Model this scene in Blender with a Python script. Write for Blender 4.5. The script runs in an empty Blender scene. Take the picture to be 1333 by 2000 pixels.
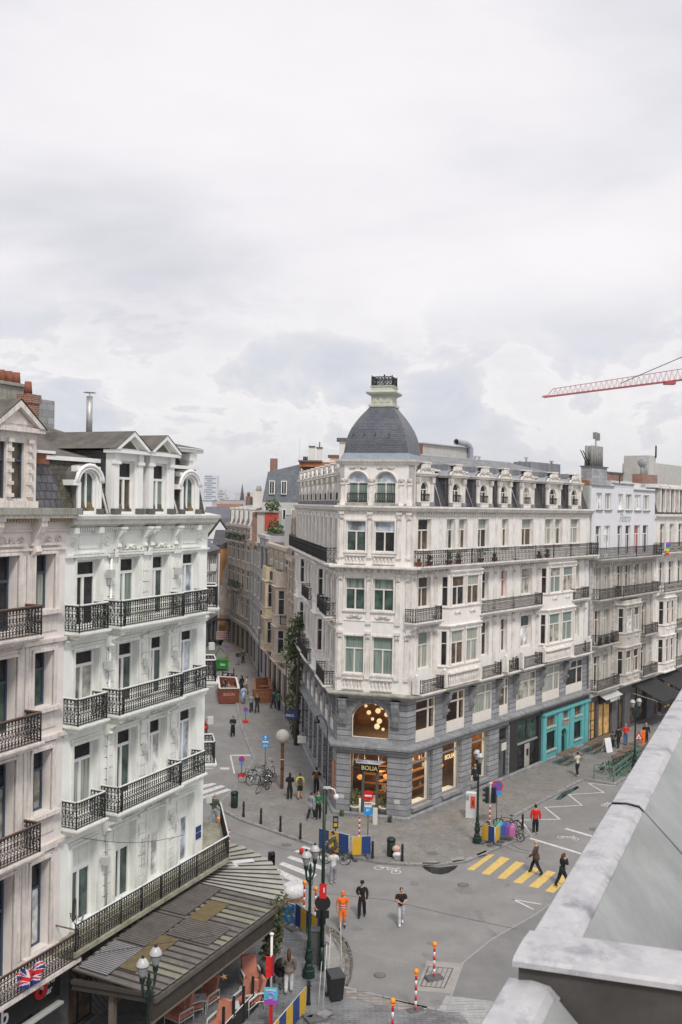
import bpy, bmesh, math, random
from mathutils import Vector, Matrix, noise as mnoise
R = math.radians
random.seed(7)
scene = bpy.context.scene
COL = scene.collection
# ------------------------------------------------------------------ camera
CF = 1944.0; CH = 19.5; PITCH = math.atan(15 / 1944.0); ROLL = 0.018
fwd = Vector((0, math.cos(PITCH), -math.sin(PITCH)))
_r0 = Vector((1, 0, 0)); _u0 = _r0.cross(fwd)
right = _r0 * math.cos(ROLL) + _u0 * math.sin(ROLL)
up = -_r0 * math.sin(ROLL) + _u0 * math.cos(ROLL)
cam = bpy.data.cameras.new('camera'); camo = bpy.data.objects.new('camera', cam); COL.objects.link(camo)
cam.sensor_fit = 'VERTICAL'; cam.sensor_height = 36; cam.sensor_width = 24; cam.lens = 36 * CF / 2000
cam.clip_start = 0.1; cam.clip_end = 6000
camo.matrix_world = Matrix(((right.x, up.x, -fwd.x, 0), (right.y, up.y, -fwd.y, 0), (right.z, up.z, -fwd.z, CH), (0, 0, 0, 1)))
cam.dof.use_dof = True; cam.dof.focus_distance = 55; cam.dof.aperture_fstop = 11
scene.camera = camo
# ------------------------------------------------------------------ sky and sun
w = bpy.data.worlds.new('World'); scene.world = w; w.use_nodes = True
nt = w.node_tree; nt.nodes.clear()
def N(nt, t, **k):
    n = nt.nodes.new(t)
    for a, b in k.items(): setattr(n, a, b)
    return n
def L(nt, a, b): nt.links.new(a, b)
def math_(nt, op, a, b=None, clamp=False):
    n = N(nt, 'ShaderNodeMath', operation=op, use_clamp=clamp)
    for i, v in enumerate((a, b)):
        if v is None: continue
        if isinstance(v, (int, float)): n.inputs[i].default_value = v
        else: L(nt, v, n.inputs[i])
    return n.outputs[0]
def ramp(nt, fac, stops):
    r = N(nt, 'ShaderNodeValToRGB'); e = r.color_ramp.elements
    while len(e) < len(stops): e.new(0.5)
    for x, (p, c) in zip(e, stops):
        x.position = p; x.color = (*c, 1) if len(c) == 3 else c
    L(nt, fac, r.inputs[0]); return r.outputs[0]
out = N(nt, 'ShaderNodeOutputWorld'); bg = N(nt, 'ShaderNodeBackground'); bg2 = N(nt, 'ShaderNodeBackground')
sky = N(nt, 'ShaderNodeTexSky', sky_type='NISHITA', sun_disc=False)
SUN_EL, SUN_AZ = R(50), R(165)          # azimuth clockwise from +Y: sun high behind the camera, to the right
sky.sun_elevation = SUN_EL; sky.sun_rotation = SUN_AZ
L(nt, sky.outputs[0], bg.inputs[0]); bg.inputs[1].default_value = 0.06
tc = N(nt, 'ShaderNodeTexCoord'); sp = N(nt, 'ShaderNodeSeparateXYZ'); L(nt, tc.outputs['Generated'], sp.inputs[0])
zc = math_(nt, 'MAXIMUM', sp.outputs[2], 0.0); zd = math_(nt, 'ADD', zc, 0.09)
cb = N(nt, 'ShaderNodeCombineXYZ')
L(nt, math_(nt, 'DIVIDE', sp.outputs[0], zd), cb.inputs[0]); L(nt, math_(nt, 'DIVIDE', sp.outputs[1], zd), cb.inputs[1])
n1 = N(nt, 'ShaderNodeTexNoise'); n1.inputs['Scale'].default_value = 0.62; n1.inputs['Detail'].default_value = 8; n1.inputs['Roughness'].default_value = .52; n1.inputs['Distortion'].default_value = .35
mp = N(nt, 'ShaderNodeMapping'); mp.inputs['Location'].default_value = (3.1, 1.7, 0); mp.inputs['Scale'].default_value = (1.0, 1.1, 1); mp.inputs['Rotation'].default_value = (0, 0, R(20))
L(nt, cb.outputs[0], mp.inputs[0]); L(nt, mp.outputs[0], n1.inputs['Vector'])
high = ramp(nt, n1.outputs[0], [(0.36, (.66, .66, .71)), (0.46, (.77, .76, .795)), (0.535, (.88, .855, .875)), (0.66, (.96, .93, .94))])
# puffier band of cumulus low over the roofs
n2 = N(nt, 'ShaderNodeTexNoise'); n2.inputs['Scale'].default_value = 8; n2.inputs['Detail'].default_value = 10; n2.inputs['Roughness'].default_value = .6; n2.inputs['Distortion'].default_value = .3
mp2 = N(nt, 'ShaderNodeMapping'); mp2.inputs['Scale'].default_value = (1, 1, 1.75); mp2.inputs['Location'].default_value = (.35, 0, .12)
L(nt, tc.outputs['Generated'], mp2.inputs[0]); L(nt, mp2.outputs[0], n2.inputs['Vector'])
low = ramp(nt, n2.outputs[0], [(0.36, (.66, .68, .76)), (0.44, (.74, .745, .80)), (0.49, (.82, .805, .835)), (0.515, (.96, .93, .93)), (.60, (.88, .855, .87)), (.70, (.97, .94, .94))])
mx = N(nt, 'ShaderNodeMix', data_type='RGBA')
L(nt, ramp(nt, sp.outputs[2], [(0.11, (0, 0, 0)), (0.22, (1, 1, 1))]), mx.inputs[0]); L(nt, low, mx.inputs[6]); L(nt, high, mx.inputs[7])
mx2 = N(nt, 'ShaderNodeMix', data_type='RGBA')
L(nt, ramp(nt, sp.outputs[2], [(0.0, (1, 1, 1)), (0.085, (0, 0, 0))]), mx2.inputs[0]); L(nt, mx.outputs[2], mx2.inputs[6])
mx2.inputs[7].default_value = (.80, .80, .84, 1)
L(nt, mx2.outputs[2], bg2.inputs[0])
# an overcast sky is brighter overhead than near the horizon
L(nt, math_(nt, 'ADD', ramp(nt, sp.outputs[2], [(0.0, (.86, .86, .86)), (0.30, (.935, .935, .93)), (0.9, (1, 1, 1))]),
            math_(nt, 'MULTIPLY', math_(nt, 'MAXIMUM', math_(nt, 'SUBTRACT', sp.outputs[2], 0.5), 0), .6)), bg2.inputs[1])
ad = N(nt, 'ShaderNodeMixShader'); ad.inputs[0].default_value = 0.9
L(nt, bg.outputs[0], ad.inputs[1]); L(nt, bg2.outputs[0], ad.inputs[2]); L(nt, ad.outputs[0], out.inputs[0])
sun = bpy.data.lights.new('sun', 'SUN'); sun.energy = 1.9; sun.angle = R(10); sun.color = (1, .95, .88)
suno = bpy.data.objects.new('sun', sun); COL.objects.link(suno)
sd = Vector((math.sin(SUN_AZ) * math.cos(SUN_EL), math.cos(SUN_AZ) * math.cos(SUN_EL), math.sin(SUN_EL)))
suno.rotation_euler = sd.to_track_quat('Z', 'Y').to_euler(); suno.location = (0, 0, 60)
scene.view_settings.view_transform = 'Standard'; scene.view_settings.look = 'None'
scene.view_settings.exposure = 0.26; scene.view_settings.gamma = 1
scene.cycles.max_bounces = 5
# ------------------------------------------------------------------ helpers
def ray(u, v): return right * ((u - 666.5) / CF) - up * ((v - 1000) / CF) + fwd
def G(u, v, z=0.0):
    d = ray(u, v); t = (z - CH) / d.z
    return Vector((d.x * t, d.y * t, z))
class Fr:
    """a vertical plane on the ground: origin P, direction a (degrees from +Y, clockwise), outward normal on the right (side=1) or left (-1)"""
    def __init__(s, P, a, side=1):
        s.P = Vector((P[0], P[1])); s.a = a; s.d = Vector((math.sin(R(a)), math.cos(R(a)))); s.n = Vector((s.d.y, -s.d.x)) * side
    def w(s, q, z, o=0.0):
        p = s.P + s.d * q + s.n * o; return Vector((p.x, p.y, z))
    def hit(s, x, y, off=0.0):
        d = ray(x, y); o = s.P + s.n * off; nn = Vector((s.n.x, s.n.y, 0))
        t = (Vector((o.x, o.y, 0)) - Vector((0, 0, CH))).dot(nn) / d.dot(nn)
        p = Vector((0, 0, CH)) + d * t
        return (Vector((p.x, p.y)) - o).dot(s.d), p.z
    def s(s_, x, y, off=0.0): return s_.hit(x, y, off)[0]
    def z(s_, x, y, off=0.0): return s_.hit(x, y, off)[1]
    def at(s, q, o=0): return Fr(s.P + s.d * q + s.n * o, s.a, 1 if s.n.dot(Vector((s.d.y, -s.d.x))) > 0 else -1)
def between(a, b, side=1):
    a = Vector((a[0], a[1])); b = Vector((b[0], b[1])); v = b - a
    f = Fr(a, math.degrees(math.atan2(v.x, v.y)), side); f.len = v.length; return f
def tag(o, label=None, cat=None, group=None, kind=None):
    if label: o['label'] = label
    if cat: o['category'] = cat
    if group: o['group'] = group
    if kind: o['kind'] = kind
    return o
def thing(name, label, cat, loc=(0, 0, 0), rz=0.0, group=None, sc=1.0):
    o = bpy.data.objects.new(name, None); o.empty_display_size = .2; COL.objects.link(o)
    o.location = (loc[0], loc[1], loc[2] if len(loc) > 2 else 0); o.rotation_euler = (0, 0, rz); o.scale = (sc,) * 3
    return tag(o, label, cat, group)
def wloc(o):
    v = Vector((0, 0, 0))
    while o is not None: v += o.location; o = o.parent
    return v
def copy_tree(o, parent=None):
    c = o.copy(); COL.objects.link(c); c.parent = parent
    for k in o.children: copy_tree(k, c)
    return c
def dup(o, loc, rz=0.0, label=None, group=None):
    c = copy_tree(o); c.location = (loc[0], loc[1], loc[2] if len(loc) > 2 else 0); c.rotation_euler = (0, 0, rz)
    if label: c['label'] = label
    if group: c['group'] = group
    return c
class MB:
    def __init__(s): s.v = []; s.f = []; s.m = []; s.mats = []; s.sm = []
    def mi(s, m):
        if m not in s.mats: s.mats.append(m)
        return s.mats.index(m)
    def face(s, pts, m, smooth=False):
        b = len(s.v); s.v += [Vector(p) for p in pts]; s.f.append(tuple(range(b, b + len(pts)))); s.m.append(s.mi(m)); s.sm.append(smooth)
    def grid(s, rows, m, close=False, smooth=False, caps=False):
        b = len(s.v); nr, nc = len(rows), len(rows[0])
        for r in rows: s.v += [Vector(p) for p in r]
        k = s.mi(m)
        for i in range(nr - 1):
            for j in range(nc if close else nc - 1):
                j2 = (j + 1) % nc
                s.f.append((b + i * nc + j, b + i * nc + j2, b + (i + 1) * nc + j2, b + (i + 1) * nc + j)); s.m.append(k); s.sm.append(smooth)
        if caps:
            for i in (0, nr - 1):
                s.f.append(tuple(b + i * nc + j for j in range(nc))); s.m.append(k); s.sm.append(False)
    def hexa(s, c, m):
        b = len(s.v); s.v += [Vector(p) for p in c]; k = s.mi(m)
        for q in ((0, 1, 2, 3), (7, 6, 5, 4), (0, 4, 5, 1), (1, 5, 6, 2), (2, 6, 7, 3), (3, 7, 4, 0)):
            s.f.append(tuple(b + i for i in q)); s.m.append(k); s.sm.append(False)
    def fbox(s, F, s0, s1, z0, z1, o0, o1, m, m2=None):
        s.hexa([F.w(s0, z0, o0), F.w(s1, z0, o0), F.w(s1, z0, o1), F.w(s0, z0, o1), F.w(s0, z1, o0), F.w(s1, z1, o0), F.w(s1, z1, o1), F.w(s0, z1, o1)], m)
    def box(s, c, sz, m, rz=0.0, taper=1.0):
        cx, cy, cz = c; a, b, h = sz[0] / 2, sz[1] / 2, sz[2] / 2; cs, sn = math.cos(rz), math.sin(rz); P = []
        for zz, t in ((-h, 1.0), (h, taper)):
            for x, y in ((-a, -b), (a, -b), (a, b), (-a, b)):
                x *= t; y *= t; P.append((cx + x * cs - y * sn, cy + x * sn + y * cs, cz + zz))
        s.hexa(P, m)
    def prism(s, poly, z0, z1, m, mtop=None, msides=True):
        """poly: 2D points; extruded vertically"""
        b = len(s.v); n = len(poly)
        s.v += [Vector((p[0], p[1], z0)) for p in poly] + [Vector((p[0], p[1], z1)) for p in poly]
        s.f.append(tuple(range(b + n - 1, b - 1, -1))); s.m.append(s.mi(m)); s.sm.append(False)
        s.f.append(tuple(range(b + n, b + 2 * n))); s.m.append(s.mi(mtop or m)); s.sm.append(False)
        for i in range(n):
            j = (i + 1) % n; s.f.append((b + i, b + j, b + n + j, b + n + i)); s.m.append(s.mi(m)); s.sm.append(False)
    def fprism(s, F, poly, o0, o1, m):
        """poly in (s,z); extruded along the plane's normal"""
        b = len(s.v); n = len(poly)
        s.v += [F.w(p[0], p[1], o0) for p in poly] + [F.w(p[0], p[1], o1) for p in poly]; k = s.mi(m)
        s.f.append(tuple(range(b + n - 1, b - 1, -1))); s.m.append(k); s.sm.append(False)
        s.f.append(tuple(range(b + n, b + 2 * n))); s.m.append(k); s.sm.append(False)
        for i in range(n):
            j = (i + 1) % n; s.f.append((b + i, b + j, b + n + j, b + n + i)); s.m.append(k); s.sm.append(False)
    def tube(s, pts, r, m, n=6, r2=None, caps=True, smooth=True):
        pts = [Vector(p) for p in pts]; rows = []
        rr = r if isinstance(r, (list, tuple)) else [r + ((r2 if r2 is not None else r) - r) * i / max(1, len(pts) - 1) for i in range(len(pts))]
        prev = None
        for i, p in enumerate(pts):
            t = (pts[min(i + 1, len(pts) - 1)] - pts[max(i - 1, 0)])
            t = t.normalized() if t.length > 1e-9 else Vector((0, 0, 1))
            ref = prev if prev is not None else (Vector((0, 0, 1)) if abs(t.z) < .9 else Vector((1, 0, 0)))
            a = (ref - t * ref.dot(t)).normalized(); b = t.cross(a); prev = a
            rows.append([p + (a * math.cos(2 * math.pi * j / n) + b * math.sin(2 * math.pi * j / n)) * rr[i] for j in range(n)])
        s.grid(rows, m, close=True, smooth=smooth and n > 4, caps=caps)
    def ring(s, c, r, t, m, ax=(0, 0, 1), n=12, k=4, a0=0, a1=360):
        c = Vector(c); ax = Vector(ax).normalized(); e = (Vector((0, 0, 1)) if abs(ax.z) < .9 else Vector((1, 0, 0)))
        e = (e - ax * e.dot(ax)).normalized(); f = ax.cross(e)
        full = abs(a1 - a0) >= 360; N_ = n + 1
        s.tube([c + (e * math.cos(R(a0 + (a1 - a0) * i / n)) + f * math.sin(R(a0 + (a1 - a0) * i / n))) * r for i in range(N_)], t, m, n=k, caps=not full)
    def lathe(s, c, prof, m, n=12, smooth=True):
        c = Vector(c)
        s.grid([[c + Vector((r * math.cos(2 * math.pi * j / n), r * math.sin(2 * math.pi * j / n), z)) for j in range(n)] for r, z in prof], m, close=True, smooth=smooth, caps=True)
    def ball(s, c, r, m, n=10, k=7, sc=(1, 1, 1)):
        c = Vector(c)
        s.grid([[c + Vector((r * sc[0] * max(1e-3, math.sin(math.pi * i / k)) * math.cos(2 * math.pi * j / n), r * sc[1] * max(1e-3, math.sin(math.pi * i / k)) * math.sin(2 * math.pi * j / n), -r * sc[2] * math.cos(math.pi * i / k))) for j in range(n)] for i in range(k + 1)], m, close=True, smooth=True, caps=True)
    def sweep(s, line, prof, m, side=1, ends=True):
        """line: 2D points; prof: (outward offset, z). mitred; outward = right of travel for side 1"""
        line = [Vector((p[0], p[1])) for p in line]; rows = []
        for i, p in enumerate(line):
            ns = []
            if i > 0: t = (p - line[i - 1]).normalized(); ns.append(Vector((t.y, -t.x)) * side)
            if i < len(line) - 1: t = (line[i + 1] - p).normalized(); ns.append(Vector((t.y, -t.x)) * side)
            nn = ns[0] if len(ns) == 1 else (ns[0] + ns[1]) / (1 + ns[0].dot(ns[1]))
            rows.append([Vector((p.x + nn.x * o, p.y + nn.y * o, z)) for o, z in prof])
        s.grid(rows, m, close=True, caps=ends)
    def split(s, name, parent, gap=.03):
        """one object for every separate piece: connected faces whose boxes touch"""
        par = list(range(len(s.f)))
        def fd(i):
            while par[i] != i: par[i] = par[par[i]]; i = par[i]
            return i
        own = {}
        for i, f in enumerate(s.f):
            for q in f:
                if q in own: par[fd(i)] = fd(own[q])
                else: own[q] = i
        cl = {}
        for i in range(len(s.f)): cl.setdefault(fd(i), []).append(i)
        B = []
        for fs in cl.values():
            vs = [s.v[q] for i in fs for q in s.f[i]]; B.append([[min(p[k] for p in vs) - gap for k in range(3)], [max(p[k] for p in vs) + gap for k in range(3)], fs])
        ch = True
        while ch:
            ch = False; i = 0
            while i < len(B):
                j = i + 1
                while j < len(B):
                    if all(B[i][0][k] <= B[j][1][k] and B[j][0][k] <= B[i][1][k] for k in range(3)):
                        B[i] = [[min(a, b) for a, b in zip(B[i][0], B[j][0])], [max(a, b) for a, b in zip(B[i][1], B[j][1])], B[i][2] + B[j][2]]; del B[j]; ch = True
                    else: j += 1
                i += 1
        for _, _, fs in B:
            o = MB(); o.mats = s.mats; mp_ = {}
            for i in fs:
                o.f.append(tuple(mp_.setdefault(q, len(mp_)) for q in s.f[i])); o.m.append(s.m[i]); o.sm.append(s.sm[i])
            o.v = [s.v[q] for q in mp_]; o.build(name, parent)
    def build(s, name, parent=None, local=False, loc=None):
        me = bpy.data.meshes.new(name); off = Vector((0, 0, 0))
        if not local: off = wloc(parent) if parent is not None else Vector(loc or (0, 0, 0))
        me.from_pydata([tuple(p - off) for p in s.v], [], s.f)
        for m in s.mats: me.materials.append(m)
        me.polygons.foreach_set('material_index', s.m); me.polygons.foreach_set('use_smooth', s.sm)
        bm = bmesh.new(); bm.from_mesh(me); bmesh.ops.recalc_face_normals(bm, faces=bm.faces)
        uv = bm.loops.layers.uv.new('UVMap'); Z = Vector((0, 0, 1))
        for f in bm.faces:
            n = f.normal
            if abs(n.z) > .985 or n.length < .5: 
                for l in f.loops: l[uv].uv = (l.vert.co.x, l.vert.co.y)
            else:
                t = Z.cross(n).normalized(); b = n.cross(t)
                if abs(n.z) < .15: b = Z
                for l in f.loops: l[uv].uv = (l.vert.co.dot(t), l.vert.co.dot(b))
        bm.to_mesh(me); bm.free()
        o = bpy.data.objects.new(name, me); COL.objects.link(o)
        if parent is not None: o.parent = parent
        elif not local and loc: o.location = loc
        return o
# ------------------------------------------------------------------ materials
MATS = {}
def mat(name, c, rough=.75, var=.12, scale=2.0, c2=None, bump=.0, bscale=30, streak=0.0, streakc=(.12, .11, .09), metal=0.0, brick=None, emit=0, spec=.35, coat=0, blotch=0):
    """c base colour; c2 stain colour mixed by noise; brick=(w,h,mortar,mortar colour,offset)"""
    if name in MATS: return MATS[name]
    m = bpy.data.materials.new(name); m.use_nodes = True; t = m.node_tree; b = t.nodes['Principled BSDF']; MATS[name] = m
    b.inputs['Roughness'].default_value = rough; b.inputs['Metallic'].default_value = metal
    b.inputs['Specular IOR Level'].default_value = spec
    if coat: b.inputs['Coat Weight'].default_value = coat; b.inputs['Coat Roughness'].default_value = .05
    tc = N(t, 'ShaderNodeTexCoord'); col = N(t, 'ShaderNodeRGB'); col.outputs[0].default_value = (*c, 1); cur = col.outputs[0]
    hgt = None
    if brick:
        bw, bh, mo, mc, off = brick
        bt = N(t, 'ShaderNodeTexBrick'); bt.offset = off; bt.inputs['Scale'].default_value = 1
        bt.inputs['Brick Width'].default_value = bw; bt.inputs['Row Height'].default_value = bh; bt.inputs['Mortar Size'].default_value = mo; bt.inputs['Mortar Smooth'].default_value = .2
        bt.inputs['Color1'].default_value = (*[x * .82 for x in c], 1); bt.inputs['Color2'].default_value = (*[min(1, x * 1.16) for x in c], 1); bt.inputs['Mortar'].default_value = (*mc, 1)
        L(t, tc.outputs['UV'], bt.inputs['Vector']); cur = bt.outputs['Color']; hgt = bt.outputs['Fac']
    n = N(t, 'ShaderNodeTexNoise'); n.inputs['Scale'].default_value = scale; n.inputs['Detail'].default_value = 6; n.inputs['Roughness'].default_value = .65
    L(t, tc.outputs['Object'], n.inputs['Vector'])
    x = N(t, 'ShaderNodeMix', data_type='RGBA', blend_type='MULTIPLY'); x.inputs[0].default_value = 1
    L(t, cur, x.inputs[6]); L(t, ramp(t, n.outputs[0], [(.3, (1 - var,) * 3), (.7, (1 + var * .5,) * 3)]), x.inputs[7]); cur = x.outputs[2]
    if c2 is not None or blotch:
        n3 = N(t, 'ShaderNodeTexNoise'); n3.inputs['Scale'].default_value = scale * .45; n3.inputs['Detail'].default_value = 8; n3.inputs['Roughness'].default_value = .7
        L(t, tc.outputs['Object'], n3.inputs['Vector']); x = N(t, 'ShaderNodeMix', data_type='RGBA')
        L(t, ramp(t, n3.outputs[0], [(.5, (0, 0, 0)), (.68, (1, 1, 1))]), x.inputs[0]); L(t, cur, x.inputs[6]); x.inputs[7].default_value = (*(c2 or c), 1); cur = x.outputs[2]
    if streak:
        mp = N(t, 'ShaderNodeMapping'); mp.inputs['Scale'].default_value = (6.5, .5, 1); L(t, tc.outputs['UV'], mp.inputs[0])
        n4 = N(t, 'ShaderNodeTexNoise'); n4.inputs['Scale'].default_value = 1.3; n4.inputs['Detail'].default_value = 7; n4.inputs['Roughness'].default_value = .7
        L(t, mp.outputs[0], n4.inputs['Vector']); x = N(t, 'ShaderNodeMix', data_type='RGBA')
        L(t, math_(t, 'MULTIPLY', ramp(t, n4.outputs[0], [(.47, (0, 0, 0)), (.70, (1, 1, 1))]), streak), x.inputs[0])
        L(t, cur, x.inputs[6]); x.inputs[7].default_value = (*streakc, 1); cur = x.outputs[2]
    L(t, cur, b.inputs['Base Color'])
    if bump or hgt is not None:
        bp = N(t, 'ShaderNodeBump'); bp.inputs['Strength'].default_value = .6; bp.inputs['Distance'].default_value = max(bump, .012) if hgt is not None else bump * 1.5
        nb = N(t, 'ShaderNodeTexNoise'); nb.inputs['Scale'].default_value = bscale; nb.inputs['Detail'].default_value = 5; L(t, tc.outputs['Object'], nb.inputs['Vector'])
        if hgt is not None: L(t, math_(t, 'SUBTRACT', math_(t, 'MULTIPLY', nb.outputs[0], .4 if bump else .08), hgt), bp.inputs['Height'])
        else: L(t, nb.outputs[0], bp.inputs['Height'])
        L(t, bp.outputs[0], b.inputs['Normal'])
    if emit: b.inputs['Emission Color'].default_value = (*c, 1); b.inputs['Emission Strength'].default_value = emit
    return m
def glassmat(name, c, rough=.06, curtain=False):
    if name in MATS: return MATS[name]
    m = bpy.data.materials.new(name); m.use_nodes = True; t = m.node_tree; b = t.nodes['Principled BSDF']; MATS[name] = m
    b.inputs['Roughness'].default_value = rough; b.inputs['Specular IOR Level'].default_value = .25
    tc = N(t, 'ShaderNodeTexCoord')
    if curtain:
        mp = N(t, 'ShaderNodeMapping'); mp.inputs['Scale'].default_value = (7, .25, 1); L(t, tc.outputs['UV'], mp.inputs[0])
        n = N(t, 'ShaderNodeTexNoise'); n.inputs['Scale'].default_value = 1.8; n.inputs['Detail'].default_value = 3; L(t, mp.outputs[0], n.inputs['Vector'])
        L(t, ramp(t, n.outputs[0], [(.3, tuple(x * .45 for x in c)), (.5, c), (.7, tuple(min(1, x * 1.3) for x in c))]), b.inputs['Base Color'])
    else:
        n = N(t, 'ShaderNodeTexNoise'); n.inputs['Scale'].default_value = 1.6; n.inputs['Detail'].default_value = 3; L(t, tc.outputs['Object'], n.inputs['Vector'])
        L(t, ramp(t, n.outputs[0], [(.35, tuple(x * .45 for x in c)), (.65, tuple(min(1, x * 1.7) for x in c))]), b.inputs['Base Color'])
    return m
def clearglass():
    m = bpy.data.materials.new('clear_glass'); m.use_nodes = True; t = m.node_tree; t.nodes.clear()
    o = N(t, 'ShaderNodeOutputMaterial'); x = N(t, 'ShaderNodeMixShader'); a = N(t, 'ShaderNodeBsdfTransparent'); g = N(t, 'ShaderNodeBsdfGlossy'); g.inputs['Roughness'].default_value = .02
    fr = N(t, 'ShaderNodeLayerWeight'); fr.inputs[0].default_value = .5; a.inputs[0].default_value = (.88, .9, .88, 1)
    L(t, math_(t, 'ADD', math_(t, 'MULTIPLY', math_(t, 'POWER', fr.outputs[1], 4), .6), .03), x.inputs[0]); L(t, a.outputs[0], x.inputs[1]); L(t, g.outputs[0], x.inputs[2]); L(t, x.outputs[0], o.inputs[0]); return m
white = mat('painted_stucco_ivory', (.80, .77, .735), streak=.2, streakc=(.38, .33, .285), scale=2.2, var=.10, bump=.004, bscale=25)
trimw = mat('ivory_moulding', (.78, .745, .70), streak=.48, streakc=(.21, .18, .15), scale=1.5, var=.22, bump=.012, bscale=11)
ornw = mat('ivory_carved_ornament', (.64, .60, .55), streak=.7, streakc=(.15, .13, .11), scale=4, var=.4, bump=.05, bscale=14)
ledge = mat('weathered_ledge_stone', (.42, .41, .37), c2=(.17, .17, .13), scale=2.4, var=.25, streak=.5, bump=.01)
whiteL = mat('painted_stucco_cool_white', (.83, .85, .81), streak=.10, streakc=(.42, .41, .36), scale=.9, var=.08, bump=.003)
trimL = mat('cool_white_moulding', (.79, .805, .76), streak=.34, streakc=(.27, .26, .21), scale=1.8, var=.14, bump=.008, bscale=12)
beige = mat('painted_stucco_beige', (.78, .725, .69), streak=.14, streakc=(.40, .36, .32), scale=1.1, var=.12, bump=.004)
trimB = mat('beige_moulding', (.74, .685, .64), streak=.5, streakc=(.20, .145, .11), scale=2, var=.2, bump=.012, bscale=12)
bluestone = mat('belgian_bluestone', (.31, .315, .33), c2=(.20, .20, .205), scale=1.6, var=.25, brick=(30, .36, .025, (.07, .07, .075), 0), streak=.3, streakc=(.12, .12, .13), bump=.006)
bluest = mat('belgian_bluestone_smooth', (.27, .275, .285), c2=(.15, .15, .155), scale=2.2, var=.3, streak=.45, streakc=(.08, .08, .085), bump=.01)
darkstone = mat('dark_stone', (.12, .12, .125), scale=3, var=.3, bump=.01)
slate = mat('roof_slates', (.135, .14, .165), rough=.5, brick=(.24, .15, .012, (.045, .045, .055), .5), scale=1.5, var=.25)
slate2 = mat('dark_roof_slates', (.075, .072, .078), rough=.6, brick=(.22, .16, .01, (.035, .035, .04), .5), scale=1.5, var=.3)
zinc = mat('zinc_sheet', (.42, .44, .49), rough=.4, metal=.35, scale=1.2, var=.25, c2=(.33, .34, .37))
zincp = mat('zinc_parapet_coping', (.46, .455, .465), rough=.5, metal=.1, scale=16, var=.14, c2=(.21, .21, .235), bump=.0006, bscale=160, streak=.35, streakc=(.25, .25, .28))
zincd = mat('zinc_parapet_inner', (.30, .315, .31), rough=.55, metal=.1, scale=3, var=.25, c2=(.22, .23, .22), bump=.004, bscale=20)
iron = mat('wrought_iron', (.02, .019, .018), rough=.5, var=.3, scale=6)
ironw = mat('white_handrail', (.72, .73, .70), rough=.5, var=.1)
ironr = mat('rusty_handrail', (.16, .10, .075), rough=.7, var=.4, scale=9)
green = mat('dark_green_iron', (.010, .028, .021), rough=.4, var=.3, scale=9)
pvc = mat('white_window_frame', (.80, .80, .78), rough=.4, var=.05)
frc = mat('cream_window_frame', (.70, .66, .61), rough=.5, var=.08)
frb = mat('blue_window_frame', (.055, .085, .13), rough=.45, var=.2)
blackm = mat('black_paint', (.02, .02, .021), rough=.45, var=.3)
grey = mat('grey_paint', (.28, .29, .29), rough=.5, var=.1)
lgrey = mat('light_grey_box', (.50, .51, .50), rough=.5, var=.1)
gd = glassmat('window_glass_dark', (.022, .023, .024)); gb = glassmat('window_glass_brown', (.085, .062, .042)); gg = glassmat('window_glass_teal', (.06, .085, .078))
gc = glassmat('window_glass_curtain', (.33, .35, .31), .12, True); gcg = glassmat('window_glass_green_curtain', (.20, .255, .225), .1, True); gblk = glassmat('window_glass_blind', (.012, .012, .013), .25)
gbl = glassmat('window_glass_grey_blue', (.33, .37, .42), .15); gred = glassmat('window_glass_red_curtain', (.34, .10, .09), .1, True); gsh = glassmat('window_glass_beige_blind', (.30, .29, .25), .12); gdg = glassmat('window_glass_dark_green', (.045, .075, .063)); gwb=glassmat('window_glass_white_blind',(.62,.63,.60),.2)
clear = clearglass()
# ------------------------------------------------------------------ architectural builders
def wall(T, F, s0, s1, z0, z1, holes, m, depth=.28, name='wall', o=0.0):
    """front face with rectangular openings, reveals, and closed outer edges"""
    mb = MB(); xs = sorted({s0, s1} | {h[i] for h in holes for i in (0, 1) if s0 < h[i] < s1}); zs = sorted({z0, z1} | {h[i] for h in holes for i in (2, 3) if z0 < h[i] < z1})
    for i in range(len(xs) - 1):
        for j in range(len(zs) - 1):
            a, b, c, d = xs[i], xs[i + 1], zs[j], zs[j + 1]; cx, cz = (a + b) / 2, (c + d) / 2
            if any(h[0] < cx < h[1] and h[2] < cz < h[3] for h in holes): continue
            mb.face([F.w(a, c, o), F.w(b, c, o), F.w(b, d, o), F.w(a, d, o)], m)
    for h in holes:
        a, b, c, d = h[:4]
        for p, q in (((a, c), (b, c)), ((b, c), (b, d)), ((b, d), (a, d)), ((a, d), (a, c))):
            mb.face([F.w(*p, o), F.w(*q, o), F.w(*q, o - depth), F.w(*p, o - depth)], m)
        if len(h) > 4 and h[4]:   # arched head: fill the two spandrels
            r = (b - a) / 2; cx = (a + b) / 2; zc = d - r * h[4]; K = 8
            for sg in (-1, 1):
                arc = [(cx + sg * r * math.cos(math.pi / 2 * i / K), zc + r * h[4] * math.sin(math.pi / 2 * i / K)) for i in range(K + 1)]
                cor = (cx + sg * r, d)
                for i in range(K):
                    mb.face([F.w(*cor, o), F.w(*arc[i], o), F.w(*arc[i + 1], o)], m)
                    mb.face([F.w(*arc[i], o), F.w(*arc[i + 1], o), F.w(*arc[i + 1], o - depth), F.w(*arc[i], o - depth)], m)
    for p, q in (((s0, z0), (s0, z1)), ((s1, z0), (s1, z1)), ((s0, z0), (s1, z0)), ((s0, z1), (s1, z1))):
        mb.face([F.w(*p, o), F.w(*q, o), F.w(*q, o - depth), F.w(*p, o - depth)], m)
    return mb.build(name, T)
WR = random.Random(12)
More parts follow.
